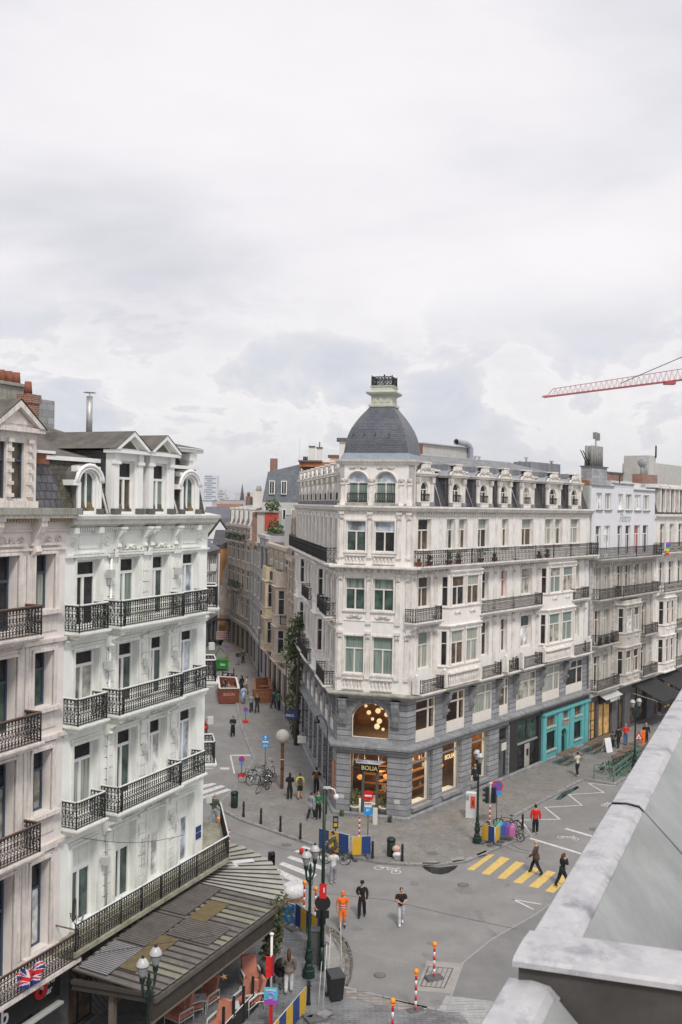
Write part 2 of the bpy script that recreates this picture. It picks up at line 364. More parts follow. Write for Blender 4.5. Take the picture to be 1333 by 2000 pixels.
def window(T, F, a, b, c, d, fm, gm, o=-.18, style='T', split=.66, bar=.065, arch=0, name='window', gm2=None, open_=False):
    """frame mesh (part) with its pane (sub-part)"""
    if gm is not clear and gm not in (gred, gblk, gbl, gdg) and name == 'window' and WR.random() < .22: gm = WR.choice((gd, gb, gc, gsh, gd, gwb))
    mb = MB(); t = bar; D = .07
    def bx(x0, x1, y0, y1, oo=0.0): mb.fbox(F, x0, x1, y0, y1, o - D + oo, o + oo, fm)
    bx(a, a + t, c, d); bx(b - t, b, c, d); bx(a + t, b - t, c, c + t); bx(a + t, b - t, d - t, d)
    zt = c + (d - c) * split; cx = (a + b) / 2
    if style in 'TX': bx(a + t, b - t, zt - t * .6, zt + t * .6, .01); bx(cx - t * .7, cx + t * .7, c + t, zt - t * .6, .004)
    if style == 'X': bx(cx - t * .5, cx + t * .5, zt + t * .6, d - t, .004)
    if style == 'P': bx(a + t, b - t, zt - t * .6, zt + t * .6, .01)
    if style == 'V': bx(cx - t * .6, cx + t * .6, c + t, d - t, .004)
    if style == '3':
        bx(a + t, b - t, zt - t * .6, zt + t * .6, .01); q = a + (b - a) * .66
        bx(q - t * .7, q + t * .7, c + t, d - t, .004)
    if style == 'G':   # many small panes
        bx(cx - t * .5, cx + t * .5, c + t, d - t, .004)
        for k in range(1, 4): bx(a + t, b - t, c + (d - c) * k / 4 - t * .25, c + (d - c) * k / 4 + t * .25, .002)
    if arch:
        r = (b - a) / 2; zc = d - r * arch
        mb.tube([F.w(cx + (r - t / 2) * math.cos(math.pi * i / 12), zc + (r * arch - t / 2) * math.sin(math.pi * i / 12), o - D / 2) for i in range(13)], t * .6, fm, n=4, smooth=False)
    W = mb.build(name, T)
    g = MB(); g.face([F.w(a + .01, c, o - .05), F.w(b - .01, c, o - .05), F.w(b - .01, zt if gm2 else d, o - .05), F.w(a + .01, zt if gm2 else d, o - .05)], gm)
    if gm2: g.face([F.w(a + .01, zt, o - .05), F.w(b - .01, zt, o - .05), F.w(b - .01, d, o - .05), F.w(a + .01, d, o - .05)], gm2)
    p = g.build('pane', W)
    return W
def surround(mb, F, a, b, c, d, m, w=.13, p=.05, sill=True, hood=True, o=0.0, keystone=False):
    mb.fbox(F, a - w, a, c, d, o, o + p, m); mb.fbox(F, b, b + w, c, d, o, o + p, m); mb.fbox(F, a - w, b + w, d, d + w, o, o + p * 1.1, m)
    if sill: mb.fbox(F, a - w - .04, b + w + .04, c - .1, c, o, o + p * 2.4, m)
    if hood:
        mb.fbox(F, a - w - .05, b + w + .05, d + w + .02, d + w + .09, o, o + .16, m); mb.fbox(F, a - w, b + w, d + w + .09, d + w + .13, o, o + .10, m)
    if keystone: mb.fprism(F, [((a + b) / 2 - .1, d - .03), ((a + b) / 2 + .1, d - .03), ((a + b) / 2 + .16, d + w + .05), ((a + b) / 2 - .16, d + w + .05)], o, o + .12, m)
def carve(mb, F, cx, cz, w, h, m, o=0.0, seed=0):
    """clustered scroll and leaf relief"""
    rn = random.Random(seed * 7 + int(cx * 10) + int(cz * 13))
    mb.ball(F.w(cx, cz, o + .03), h * .30, m, n=6, k=4, sc=(1, 1, 1))
    for sg in (-1, 1):
        mb.ring(F.w(cx + sg * w * .22, cz, o + .05), h * .22, .03, m, ax=(F.n.x, F.n.y, 0), n=8, k=4)
        mb.tube([F.w(cx + sg * w * q, cz + h * .28 * math.sin(q * 11 + 1), o + .05) for q in (.12, .2, .28, .36, .44, .5)], [.05, .06, .05, .045, .03, .012], m, n=4)
        for k in range(3): mb.ball(F.w(cx + sg * w * (.15 + .12 * k), cz - h * (.22 + .05 * rn.random()), o + .03), .055, m, n=5, k=3)
def bracket(mb, F, s, ztop, h, w, p, m, o=0.0):
    """scrolled console"""
    pts = [(0, 0), (p, 0), (p, -h * .22), (p * .80, -h * .38), (p * .45, -h * .55), (p * .38, -h * .75), (p * .50, -h * .9), (p * .25, -h), (0, -h)]
    b = [[F.w(s - w / 2, ztop + z, o + x) for x, z in pts], [F.w(s + w / 2, ztop + z, o + x) for x, z in pts]]
    mb.grid(b, m, close=True, caps=True)
    mb.fbox(F, s - w * .62, s + w * .62, ztop - .09, ztop, o, o + p * 1.1, m)
def dentils(mb, F, s0, s1, z, m, step=.28, w=.13, h=.13, p=.16, o=0.0):
    n = max(1, int((s1 - s0) / step))
    for i in range(n):
        q = s0 + (s1 - s0) * (i + .5) / n; mb.fbox(F, q - w / 2, q + w / 2, z, z + h, o, o + p, m)
def balusters(mb, F, s0, s1, z0, z1, m, step=.24, o=0.0, d=.1, rail=True):
    h = z1 - z0; n = max(2, int((s1 - s0) / step))
    if rail:
        mb.fbox(F, s0, s1, z1 - .09, z1, o - d * 1.3, o + d * 1.3, m); mb.fbox(F, s0, s1, z0, z0 + .07, o - d * 1.2, o + d * 1.2, m)
    for i in range(n):
        q = s0 + (s1 - s0) * (i + .5) / n
        mb.lathe(F.w(q, z0, o), [(.05, .07), (.03, .12), (.07, h * .4), (.075, h * .5), (.035, h * .72), (.055, h - .09)], m, n=6)
def iron_panel(mb, A, B, z0, h, m, step=.15, density=1, t=.0145):
    """ornate railing run between two ground points at height z0"""
    A = Vector((A[0], A[1])); B = Vector((B[0], B[1])); Lr = (B - A).length
    if Lr < .05: return
    u = (B - A) / Lr; nn = Vector((u.y, -u.x)); n = max(1, round(Lr / step))
    def P(q, z, o=0): p = A + u * q + nn * o; return Vector((p.x, p.y, z0 + z))
    def bar(q0, z0_, q1, z1_, r=t):
        a, b = P(q0, z0_), P(q1, z1_); mb.tube([a, b], r, m, n=4, smooth=False)
    for z, r in ((.05, t * 1.3), (h * .80, t), (h - .03, t * 1.8)): bar(0, z, Lr, z, r)
    for i in range(n + 1): bar(Lr * i / n, .05, Lr * i / n, h, t)
    ax = (nn.x, nn.y, 0); c = Lr / n
    for i in range(n):
        q = Lr * (i + .5) / n
        mb.ring(P(q, h * .90), c * .36, t * .8, m, ax, n=7, k=3)
        if density:
            mb.ring(P(q, h * .62), c * .40, t * .9, m, ax, n=8, k=3)
            mb.ring(P(q, h * .20), c * .42, t * .9, m, ax, n=8, k=3)
            mb.tube([P(q - c * .4, h * .34), P(q - c * .1, h * .42), P(q + c * .2, h * .40), P(q + c * .05, h * .50), P(q - c * .3, h * .52)], t * .8, m, n=3)
            mb.tube([P(q + c * .35, h * .30), P(q, h * .36)], t * .8, m, n=3)
        if density > 1: mb.ball(P(q, h * .45), c * .2, m, n=4, k=3)
def balcony(T, F, s0, s1, z, p, h, sm, m=None, rm=None, posts=(), o=0.0, density=1, step=.16, name='balcony', th=.14, ends=(1, 1), chamfer=0, br=None):
    """slab (part) with railing (sub-part)"""
    mb = MB(); m = m or iron
    mb.fbox(F, s0, s1, z - th, z, o, o + p, sm); mb.fbox(F, s0 - .04, s1 + .04, z - th * .55, z - .01, o, o + p + .05, sm)
    mb.fbox(F, s0 + .06, s1 - .06, z - th - .10, z - th, o, o + p - .12, sm)
    for b in (br or []): bracket(mb, F, b, z - th - .10, .55, .2, p * .8, sm, o)
    S = mb.build(name, T); r = MB(); e = .06
    pts = [F.w(s0 + e, 0, o), F.w(s0 + e, 0, o + p - e), F.w(s1 - e, 0, o + p - e), F.w(s1 - e, 0, o)]
    if chamfer: pts = [pts[0], F.w(s0 + e, 0, o + p - e - chamfer), F.w(s0 + e + chamfer, 0, o + p - e), F.w(s1 - e - chamfer, 0, o + p - e), F.w(s1 - e, 0, o + p - e - chamfer), pts[3]]
    K = len(pts) - 1
    for i in range(K):
        if (i == 0 and not ends[0]) or (i == K - 1 and not ends[1]): continue
        iron_panel(r, pts[i].xy, pts[i + 1].xy, z, h, m, step, density)
    for q in pts[1:-1]: r.tube([q + Vector((0, 0, z)), q + Vector((0, 0, z + h + .04))], .03, m, n=5)
    for q in posts: r.tube([F.w(q, z, o + p - e), F.w(q, z + h + .04, o + p - e)], .03, m, n=5)
    rr = r.build('railing', S)
    if rm:
        hm = MB(); hm.tube([q + Vector((0, 0, z + h + .02)) for q in pts[(0 if ends[0] else 1):(len(pts) if ends[1] else -1)]], .032, rm, n=5, smooth=False); hm.build('handrail', S)
    return S
FONT = None
def text(name, body, loc, rz, size, m, parent=None, tilt=90, align='CENTER', ext=.01, xs=1.0, local=False, shear=0):
    c = bpy.data.curves.new(name, 'FONT'); c.body = body; c.size = size; c.extrude = ext; c.align_x = align; c.align_y = 'CENTER'; c.shear = shear; c.offset = size * .015
    tmp = bpy.data.objects.new(name, c); COL.objects.link(tmp)
    dg = bpy.context.evaluated_depsgraph_get(); dg.update()
    me = bpy.data.meshes.new_from_object(tmp.evaluated_get(dg)); bpy.data.objects.remove(tmp); me.materials.clear(); me.materials.append(m)
    o = bpy.data.objects.new(name, me); COL.objects.link(o)
    off = Vector((0, 0, 0)) if (local or parent is None) else wloc(parent)
    o.location = Vector(loc) - off; o.rotation_euler = (R(tilt), 0, rz); o.scale = (xs, 1, 1); o.parent = parent
    return o
def ftext(T, F, s, z, o, body, size, m, name='lettering', xs=1.0, shear=0):
    """text on a facade, readable from outside"""
    # outward normal -> text faces it
    ang = math.atan2(F.n.x, -F.n.y)
    return text(name, body, F.w(s, z, o), ang, size, m, T, xs=xs, shear=shear)
def core(T, poly, z0, z1, m, mtop=None, name='building_core'):
    mb = MB(); mb.prism(poly, z0, z1, m, mtop); return mb.build(name, T)
def leafclump(mb, c, r, mats, n=60, size=.09, sc=(1, 1, 1), rn=random):
    c = Vector(c)
    for _ in range(n):
        v = Vector((rn.gauss(0, 1), rn.gauss(0, 1), rn.gauss(0, 1))).normalized() * (r * (rn.random() ** .45)); v = Vector((v.x * sc[0], v.y * sc[1], v.z * sc[2]))
        a = Vector((rn.gauss(0, 1), rn.gauss(0, 1), rn.gauss(0, 1))).normalized(); b = a.orthogonal().normalized(); s = size * (.6 + .8 * rn.random())
        p = c + v; mb.face([p - a * s, p + b * s * .5, p + a * s, p - b * s * .5], mats[rn.randrange(len(mats))])
leafA = mat('leaf_dark', (.035, .06, .02), rough=.6, var=.3); leafB = mat('leaf_mid', (.07, .11, .035), rough=.6, var=.3); leafC = mat('leaf_light', (.13, .17, .06), rough=.6, var=.3)
leaves = [leafA, leafB, leafB, leafC]
terracotta = mat('terracotta', (.25, .09, .055), rough=.8, var=.25, scale=5)
def pot_plant(label, loc, r=.18, h=.3, pm=None, ph=.5, group=None, name='potted_plant', n=70, flowers=None):
    t = thing(name, label, 'plant', loc, 0, group); a = MB(); a.lathe((0, 0, 0), [(r * .7, 0), (r, h * .85), (r * 1.1, h * .87), (r * 1.1, h), (r * .9, h), (r * .85, h * .9)], pm or terracotta, n=12); a.build('pot', t, local=True)
    b = MB(); leafclump(b, (0, 0, h + ph * .5), ph * .55, leaves + (flowers or []), n=n, size=.07, sc=(.8, .8, 1)); 
    for k in range(5):
        q = R(72 * k); b.tube([(0, 0, h * .8), (.06 * math.cos(q), .06 * math.sin(q), h + ph * .6)], .008, leafA, n=3)
    b.build('foliage', t, local=True); return t
# ------------------------------------------------------------------ the corner building with the dome
CL = Vector((-.027, 62.29)); CR = Vector((4.32, 61.03))
FC = between(CL, CR); FR = Fr(CR, 38, 1); FL = Fr(CL, -8.3, -1)
LR, LL, LC = 26.3, 26.8, FC.len
eR, eL = FR.w(LR, 0).xy, FL.w(LL, 0).xy
T = thing('corner_building', 'long ivory corner building with a slate dome, grey stone shopfront and mansard dormers', 'building', (CL.x, CL.y, 0))
line = [eL, CL, CR, eR]      # outward is on the right of this travel direction
def inset(o0): 
    F_ = []
    nl, nc, nr = FL.n, FC.n, FR.n
    def mit(p, a, b): m_ = (a + b) / (1 + a.dot(b)); return p + m_ * o0
    return [eL + nl * o0, mit(CL, nl, nc), mit(CR, nc, nr), eR + nr * o0]
# ---- upper walls
Z3, Z4, Z5, ZC = 7.85, 12.0, 15.75, 19.1
sx = lambda x, y, o=0: FR.s(x, y, o)
holesR = []; winsR = []
def addR(x0, x1, y, z0, z1, **k): a, b = sx(x0, y), sx(x1, y); holesR.append((a, b, z0, z1)); winsR.append((a, b, z0, z1, k))
for x0, x1, g, g2 in ((816, 841.4, gb, gd), (872, 888, gg, gc), (896, 912, gb, gc), (933.5, 954, gc, gc), (980, 992.5, gb, gc), (1018.6, 1041, gb, gc), (1064, 1080, gc, gc), (1083.5, 1097.5, gg, gc), (1114, 1132, gc, gc)):
    addR(x0, x1, 1030, 16.72, 18.68, fm=frc, gm=g, gm2=g2)
for x0, x1, g in ((816.5, 840.5, gb), (936.6, 953, gc), (978, 989, gred), (1017.6, 1038, gc), (1118, 1130, gd)): addR(x0, x1, 1150, 13.15, 15.05, fm=frc, gm=g)
for x0, x1, g, g2 in ((816, 840, gc, gcg), (936.6, 953, gc, gb), (977, 989, gb, gb), (1016, 1037, gb, gg), (1117, 1129, gc, gc)): addR(x0, x1, 1260, 9.3, 11.6, fm=frc, gm=g, gm2=g2)
wall(T, FR, 0, LR, Z3, ZC, holesR, white)
for a, b, c, d, k in winsR: window(T, FR, a, b, c, d, style='T', split=.64, name='window', **k)
tr = MB()
for a, b, c, d, k in winsR: surround(tr, FR, a, b, c, d, trimw, w=.11, p=.05, sill=c > 16, hood=c < 16, keystone=c < 16)
for a, b, c, d, k in winsR:
    if c < 16: carve(tr, FR, (a + b) / 2, d + .42, 1.1, .28, trimw, 0.03, seed=1)
# pilasters and quoin joints between the bays
for px in (860, 925, 968, 1002, 1054, 1107, 1146):
    q = sx(px, 1100)
    tr.fbox(FR, q - .16, q + .16, Z5 + .1, ZC - .05, 0, .05, trimw)
for px in (806, 850, 966, 1003, 1050, 1113.5, 1143):
    q = sx(px, 1150)
    for zb, ztp in ((Z3 + .5, 11.7), (12.7, 15.2)):
        tr.fbox(FR, q - .17, q + .17, zb, ztp, 0, .09, trimw); tr.fbox(FR, q - .23, q + .23, ztp, ztp + .16, 0, .14, trimw); tr.fbox(FR, q - .22, q + .22, zb - .14, zb, 0, .13, trimw)
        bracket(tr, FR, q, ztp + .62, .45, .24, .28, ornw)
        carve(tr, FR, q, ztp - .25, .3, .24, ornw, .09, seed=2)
tr.fbox(FR, 0, LR, 12.0, 12.16, 0, .14, trimw)
tr.build('window_surrounds', T)
# ---- oriels on the long front
def oriel(T, F, a, b, z0, z1, floors, p, wallm, fm, gms, trm, bal=True, nwin=2):
    A0, B0 = F.w(a, 0).xy, F.w(b, 0).xy
    Fs = [F.at(a, p)]; Ffront = Fr(F.w(a + .35, 0, p).xy, F.a, 1 if F.n.dot(Vector((F.d.y, -F.d.x))) > 0 else -1); W_ = b - a - .7
    holes = []; ws = []
    for (c, d) in floors:
        g = .22; ww = (W_ - g * (nwin + 1)) / nwin
        for i in range(nwin): h = (g + i * (ww + g), g + i * (ww + g) + ww, c, d); holes.append(h); ws.append(h)
    wall(T, Ffront, 0, W_, z0, z1, holes, wallm, .16, name='oriel_wall')
    for i, h in enumerate(ws): window(T, Ffront, *h, fm, gms[i % len(gms)], o=-.1, style='T', split=.64, gm2=gms[(i + 1) % len(gms)])
    m = MB(); base = [F.w(a, 0, 0).xy, F.w(a + .35, 0, p).xy, F.w(b - .35, 0, p).xy, F.w(b, 0, 0).xy]
    sd = 1 if F.n.dot(Vector((F.d.y, -F.d.x))) > 0 else -1
    # narrow side walls with a slit window each
    for u, v in ((base[0], base[1]), (base[2], base[3])):
        Fd = between(u, v, sd); hs = [(Fd.len * .25, Fd.len * .8, c, d) for c, d in floors]
        wall(T, Fd, 0, Fd.len, z0, z1, hs, wallm, .08, name='oriel_side')
        for h in hs: window(T, Fd, *h, fm, gd, o=-.05, style='P', split=.64, bar=.04)
    for z in [z0] + [d + .32 for c, d in floors]:
        m.sweep(base, [(0, z - .1), (.12, z - .06), (.15, z + .03), (.08, z + .08), (0, z + .1)], trm, side=sd)
    for (c, d) in floors:
        m.sweep(base, [(0, c - .12), (.09, c - .1), (.09, c - .03), (0, c)], trm, side=sd)
        for i in range(nwin): carve(m, Ffront, .22 + (W_ - .22) / nwin * (i + .42), c - .42, .8, .3, trm, 0, seed=i)
    for i in range(nwin + 1):
        q = .11 + i * (W_ - .22) / nwin
        for c, d in floors: m.fbox(Ffront, q - .08, q + .08, c, d + .05, 0, .08, trm); m.fbox(Ffront, q - .11, q + .11, d + .02, d + .18, 0, .14, trm)
    m.build('oriel_mouldings', T)
for x0, x1, gms in ((866, 938, [gb, gc, gc]), (1060, 1120, [gsh, gcg, gcg])):
    oriel(T, FR, sx(x0, 1150, .3), sx(x1, 1150, .3), Z3 + .02, 15.55, [(9.3, 11.5), (13.1, 15.0)], .6, white, frc, gms, trimw)
mb = MB()
for x0, x1 in ((874, 934), (1064, 1112)):
    balusters(mb, FR, sx(x0, 1300, .6), sx(x1, 1280, .6), 8.0, 8.85, trimw, o=.72, step=.2)
for px in (814, 869, 936, 988, 1018, 1062, 1116, 1150):
    q = sx(px, 1310, .5); mb.fbox(FR, q - .14, q + .14, 7.95, 8.95, .3, .68, trimw); mb.ball(FR.w(q, 9.05, .5), .14, trimw, n=7, k=4)
mb.split('stone_balustrade', T)
# ---- corner face
wd = [(.42, 1.68), (2.22, 3.52)]
hC = []
for a, b in wd: hC += [(a, b, 16.6, 18.5), (a, b, 12.95, 14.95), (a, b, 9.0, 11.35)]
FCo = FC.at(0, .12)
wall(T, FCo, -.02, LC + .02, Z3, ZC, hC, white, .3)
for (a, b, c, d), g, g2 in zip(hC, (gg, gdg, gcg, gg, gdg, gcg), (gbl, gcg, gcg, gbl, gcg, gcg)): window(T, FCo, a, b, c, d, frc, g, o=-.14, style='T', split=.66, gm2=g2)
tc_ = MB()
for a, b, c, d in hC: surround(tc_, FCo, a, b, c, d, trimw, w=.1, p=.05, hood=False)
for z0, z1 in ((16.4, 18.9), (12.3, 15.1), (8.9, 11.5)):
    for q in (.14, 1.95, LC - .42 - .3, LC - .1):
        tc_.fbox(FCo, q - .13, q + .13, z0, z1, 0, .08, trimw); tc_.fbox(FCo, q - .17, q + .17, z1, z1 + .16, 0, .15, trimw)
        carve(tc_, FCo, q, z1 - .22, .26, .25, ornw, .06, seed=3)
        tc_.fbox(FCo, q - .16, q + .16, z0 - .2, z0, 0, .12, trimw)
for a, b in wd:
    carve(tc_, FCo, (a + b) / 2, 12.55, 1.0, .34, ornw, .01, seed=4)
    tc_.fbox(FCo, a - .05, b + .05, 12.28, 12.34, 0, .05, trimw)
tc_.build('corner_pilasters', T)
mb = MB()
for a, b in wd:
    balusters(mb, FCo, a - .05, b + .05, 15.85, 16.42, trimw, step=.2, o=.05); balusters(mb, FCo, a - .05, b + .05, 8.02, 8.75, trimw, step=.2, o=.05)
mb.split('stone_balustrade', T)
# ---- left front, seen along the street
hL = []; wl = []
for i in range(11):
    c = 1.5 + i * 2.35
    for z0, z1 in ((9.2, 11.5), (13.0, 15.0), (16.6, 18.6)):
        hL.append((c - .5, c + .5, z0, z1))
wall(T, FL, 0, LL, Z3, ZC, hL, white)
for i, h in enumerate(hL): window(T, FL, *h, frc, (gb, gc, gd, gg)[i % 4], gm2=(gc, gd)[i % 2], style='T', split=.64)
tl_ = MB()
for h in hL: surround(tl_, FL, *h, trimw, w=.14, p=.07, hood=h[2] < 16, keystone=h[2] < 16)
for i in range(12):
    q = .35 + i * 2.35
    for zb, zt in ((8.3, 11.7), (12.4, 15.2), (16, 18.95)):
        tl_.fbox(FL, q - .17, q + .17, zb, zt, 0, .12, trimw)
        if zt < 16: tl_.fbox(FL, q - .24, q + .24, zt, zt + .16, 0, .2, trimw); bracket(tl_, FL, q, zt + .6, .45, .26, .34, ornw); carve(tl_, FL, q, zt - .3, .3, .3, ornw, .1, seed=5)
        else: tl_.fbox(FL, q - .24, q + .24, zb - .15, zb, 0, .2, trimw)
tl_.build('window_surrounds', T)
oriel(T, FL, 7.0, 9.8, Z3 + .02, 15.4, [(9.3, 11.5), (13.1, 15.0)], .55, white, frc, [gb, gc], trimw)
oriel(T, FL, 19.0, 22.0, Z3 + .02, 15.4, [(9.3, 11.5), (13.1, 15.0)], .55, white, frc, [gb, gc], trimw)
for a, b, z, p in ((.9, 4.2, 12.35, .75), (4.6, 6.8, 12.35, .6), (11.5, 16, 12.35, .7), (.9, 5.0, 8.0, .8), (10.5, 14.6, 8.0, .8), (16, 18.6, 8.0, .7)):
    balcony(T, FL, a, b, z, p, .9, trimw, density=1, step=.2, posts=((a + b) / 2,))
# ---- cornices wrapping the three fronts
mb = MB()
mb.sweep(line, [(0, ZC - .25), (.10, ZC - .22), (.14, ZC - .02), (.30, ZC + .06), (.38, ZC + .2), (.46, ZC + .24), (.46, ZC + .33), (-.1, ZC + .36), (-.1, ZC - .25)], trimw)
mb.sweep(line, [(0, 15.3), (.16, 15.34), (.2, 15.5), (.62, 15.56), (.7, 15.62), (.7, 15.72), (0, 15.75)], trimw)
for F, a, b in ((FR, .4, LR), (FC, .1, LC - .1), (FL, .6, LL)):
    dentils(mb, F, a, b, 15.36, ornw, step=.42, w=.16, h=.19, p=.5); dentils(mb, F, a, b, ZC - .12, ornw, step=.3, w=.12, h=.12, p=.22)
mb.build('cornice', T)
mb = MB()
mb.sweep(line, [(0, 7.45), (.15, 7.5), (.2, 7.62), (.62, 7.7), (.68, 7.78), (.68, 7.86), (0, 7.9)], ledge)
mb.sweep(line, [(0, 4.12), (.1, 4.15), (.12, 4.3), (.35, 4.38), (.42, 4.44), (.42, 4.56), (.1, 4.68), (0, 4.7)], bluest)
dentils(mb, FC, 0, LC, 4.28, bluest, step=.16, w=.09, h=.09, p=.34)
mb.build('stone_ledge', T)
# corner canted block hiding the joint between plane and oriel-like corner face
mb = MB()
for z0, z1 in ((Z3, 15.3), (15.75, ZC)):
    for F, q, in ((FR, .12), (FL, .12)): mb.fbox(F, -.02, .34, z0, z1, 0, .14, trimw)
mb.split('corner_quoin', T)
# ---- balconies of the long front
balcony(T, FR, .15, LR - .1, 15.77, .85, .98, trimw, density=1, step=.21, posts=[3, 6, 9, 12, 15, 18, 21, 24])
for x0, x1, z, y in ((808, 865, 12.35, 1170), (938, 1060, 12.35, 1185), (1118, 1150, 12.35, 1170), (822, 868, 7.9, 1330), (938, 980, 7.9, 1305), (992, 1014, 7.9, 1295), (1022, 1060, 7.9, 1290), (1118, 1154, 7.9, 1270)):
    a, b = sx(x0, y, .6), sx(x1, y, .6)
    balcony(T, FR, a, b, z, .72, .85, trimw, density=1, step=.17, br=[a + .25, b - .25] if z > 9 else None, chamfer=.12, posts=((a + b) / 2,) if b - a > 4 else ())
balcony(T, FL, .7, LL - .5, 15.77, .8, .98, trimw, density=1, step=.24, posts=[4, 8, 12, 16, 20])
# ---- grey stone mezzanine and ground floor
cream = mat('cream_shop_panel', (.70, .66, .60), rough=.55, var=.1)
hM = []; 
MZ = [(813, 851), (873, 909), (924, 962), (976, 994), (1009, 1048), (1060, 1094), (1106, 1139)]
for i, (x0, x1) in enumerate(MZ):
    y = 1390 - (x0 - 813) * .25
    hM.append((max(.75, sx(x0, y)), sx(x1, y), 4.75, 7.35))
wall(T, FR, 0, LR, 4.6, 7.5, hM, bluestone, .35, name='stone_wall')
for i, (a, b, c, d) in enumerate(hM):
    mb = MB(); mb.fbox(FR, a, b, c, c + .62, -.12, -.05, cream); mb.fbox(FR, a + .12, b - .12, c + .12, c + .5, -.05, -.035, cream); mb.split('window_apron', T)
    window(T, FR, a, b, c + .62, d, cream, (clear, clear, gb, gb, gsh, gd, gd)[i], o=-.06, style='3', split=.68, bar=.09)
mb = MB()
for i in range(len(hM)):
    q = hM[i][0] - .35
    if i: bracket(mb, FR, q, 7.45, 1.5, .32, .5, bluest)
    if i: carve(mb, FR, q, 6.35, .3, .3, bluest, .3, seed=7)
for q in (.42, LC - .42 - .32):
    bracket(mb, FC, q, 7.45, 1.75, .46, .42, bluest)
    for k in range(6): mb.tube([FC.w(q - .2 + .08 * k, 6.25, .25), FC.w(q - .2 + .08 * k, 5.85, .2)], .03, bluest, n=4)
for i in range(9): bracket(mb, FL, 1.0 + i * 3.1, 7.45, 1.3, .32, .45, bluest)
mb.split('stone_bracket', T)
# corner arch window
aC, bC = .92, LC - 1.08 + .12
bC = 3.35
wall(T, FC, 0, LC, 4.6, 7.5, [(aC, bC, 4.95, 7.2, .92)], bluestone, .3, name='stone_wall')
window(T, FC, aC + .02, bC - .02, 4.97, 7.18, frc, clear, o=-.2, style='S', arch=.93, bar=.05)
mb = MB(); cx = (aC + bC) / 2; r = (bC - aC) / 2
for k in range(13):
    a0, a1 = math.pi * (k + .06) / 13, math.pi * (k + .94) / 13; zc = 7.2 - r * .92
    mb.fprism(FC, [(cx + (r + .02) * math.cos(a0), zc + (r * .92 + .02) * math.sin(a0)), (cx + (r + .42) * math.cos(a0), zc + (r * .92 + .28) * math.sin(a0)), (cx + (r + .42) * math.cos(a1), zc + (r * .92 + .28) * math.sin(a1)), (cx + (r + .02) * math.cos(a1), zc + (r * .92 + .02) * math.sin(a1))], 0, .035, bluest)
mb.build('arch_stones', T)
# ground floor piers and shopfronts
hG = [(max(.62, sx(804.6, 1520)), sx(845, 1510), .75, 4.0), (sx(864.6, 1490), sx(902, 1480), .75, 4.0), (sx(921.6, 1460), sx(956, 1455), .75, 4.0), (sx(975, 1450), sx(993.5, 1450), .12, 3.9), (sx(999, 1450), sx(1054, 1430), .1, 4.05)]
sT0, sT1 = sx(1057, 1430), sx(1147, 1400)
wall(T, FR, 0, sT0 - .1, 0, 4.15, hG, bluestone, .45, name='stone_wall')
for i, h in enumerate(hG[:3]):
    mb = MB(); mb.fbox(FR, h[0] - .05, h[1] + .05, .55, .75, 0, .16, bluest); mb.fbox(FR, h[0] + .35, h[0] + .8, .1, .4, .001, .02, darkstone); mb.fbox(FR, h[1] - .9, h[1] - .45, .1, .4, .001, .02, darkstone); mb.build('window_sill', T)
    window(T, FR, h[0] + .02, h[1] - .02, .77, h[3] - .02, grey if i else grey, clear, o=-.22, style='P', split=.83, bar=.09, name='shop_window')
mb = MB(); h = hG[3]; dk = mat('dark_grey_door', (.10, .105, .11), rough=.5, var=.2)
mb.fbox(FR, h[0], h[1], .12, h[3], -.3, -.2, dk); mb.fbox(FR, h[0] + .12, h[0] + .34, .4, 2.7, -.2, -.18, blackm); mb.fbox(FR, h[1] - .34, h[1] - .12, .4, 2.7, -.2, -.18, blackm); mb.fbox(FR, h[0] + .1, h[1] - .1, 2.95, 3.7, -.2, -.19, gd)
mb.build('door', T)
h = hG[4]; mb = MB(); blk = mat('black_shopfront', (.035, .034, .033), rough=.4, var=.3)
mb.fbox(FR, sx(994.5, 1450), h[1] + .2, 3.9, 4.2, -.02, .06, blk); mb.fbox(FR, h[0] - .25, h[0] + .9, .05, 4.0, -.2, .02, blk); mb.fbox(FR, h[1] - .1, h[1] + .25, .05, 4.0, -.2, .02, blk); mb.fbox(FR, h[0] + .9, h[1], 2.1, 2.25, -.25, -.1, grey); mb.build('shopfront', T)
window(T, FR, h[0] + .9, h[1] - .1, .15, 2.1, blk, gd, o=-.16, style='V', name='shop_window'); window(T, FR, h[0] + .9, h[1] - .1, 2.25, 3.9, blk, gdg, o=-.16, style='V', name='shop_window')
mb = MB(); mb.fbox(FR, h[0] + 2.3, h[0] + 3.1, .3, 2.0, -.14, -.12, mat('pale_shop_blind', (.36, .35, .31), var=.2)); mb.fbox(FR, h[0] + 2.6, h[0] + 2.9, 1.1, 1.6, -.12, -.09, blackm); mb.build('shop_display', T)
# teal cafe front
teal = mat('turquoise_render', (.12, .41, .42), rough=.65, var=.12, scale=2, streak=.2, streakc=(.06, .25, .27))
w0, w1 = sT0, sT1; W = w1 - w0
th = [(w0 + .07 * W, w0 + .28 * W, .95, 2.35), (w0 + .39 * W, w0 + .52 * W, .12, 2.2, 1.0), (w0 + .68 * W, w0 + .85 * W, .95, 2.35), (w0 + .08 * W, w0 + .26 * W, 2.75, 3.5), (w0 + .44 * W, w0 + .54 * W, 2.95, 3.55), (w0 + .69 * W, w0 + .84 * W, 2.85, 3.6)]
FT = FR.at(0, .1)
wall(T, FT, w0, w1, 0, 3.85, th, teal, .3, name='cafe_wall')
mb = MB(); 
for q in (.0, .31, .57, .91): mb.fbox(FT, w0 + q * W, w0 + (q + .07) * W, .1, 3.7, 0, .1, teal)
mb.fbox(FT, w0 - .05, w1 + .05, 3.72, 3.9, 0, .22, teal)
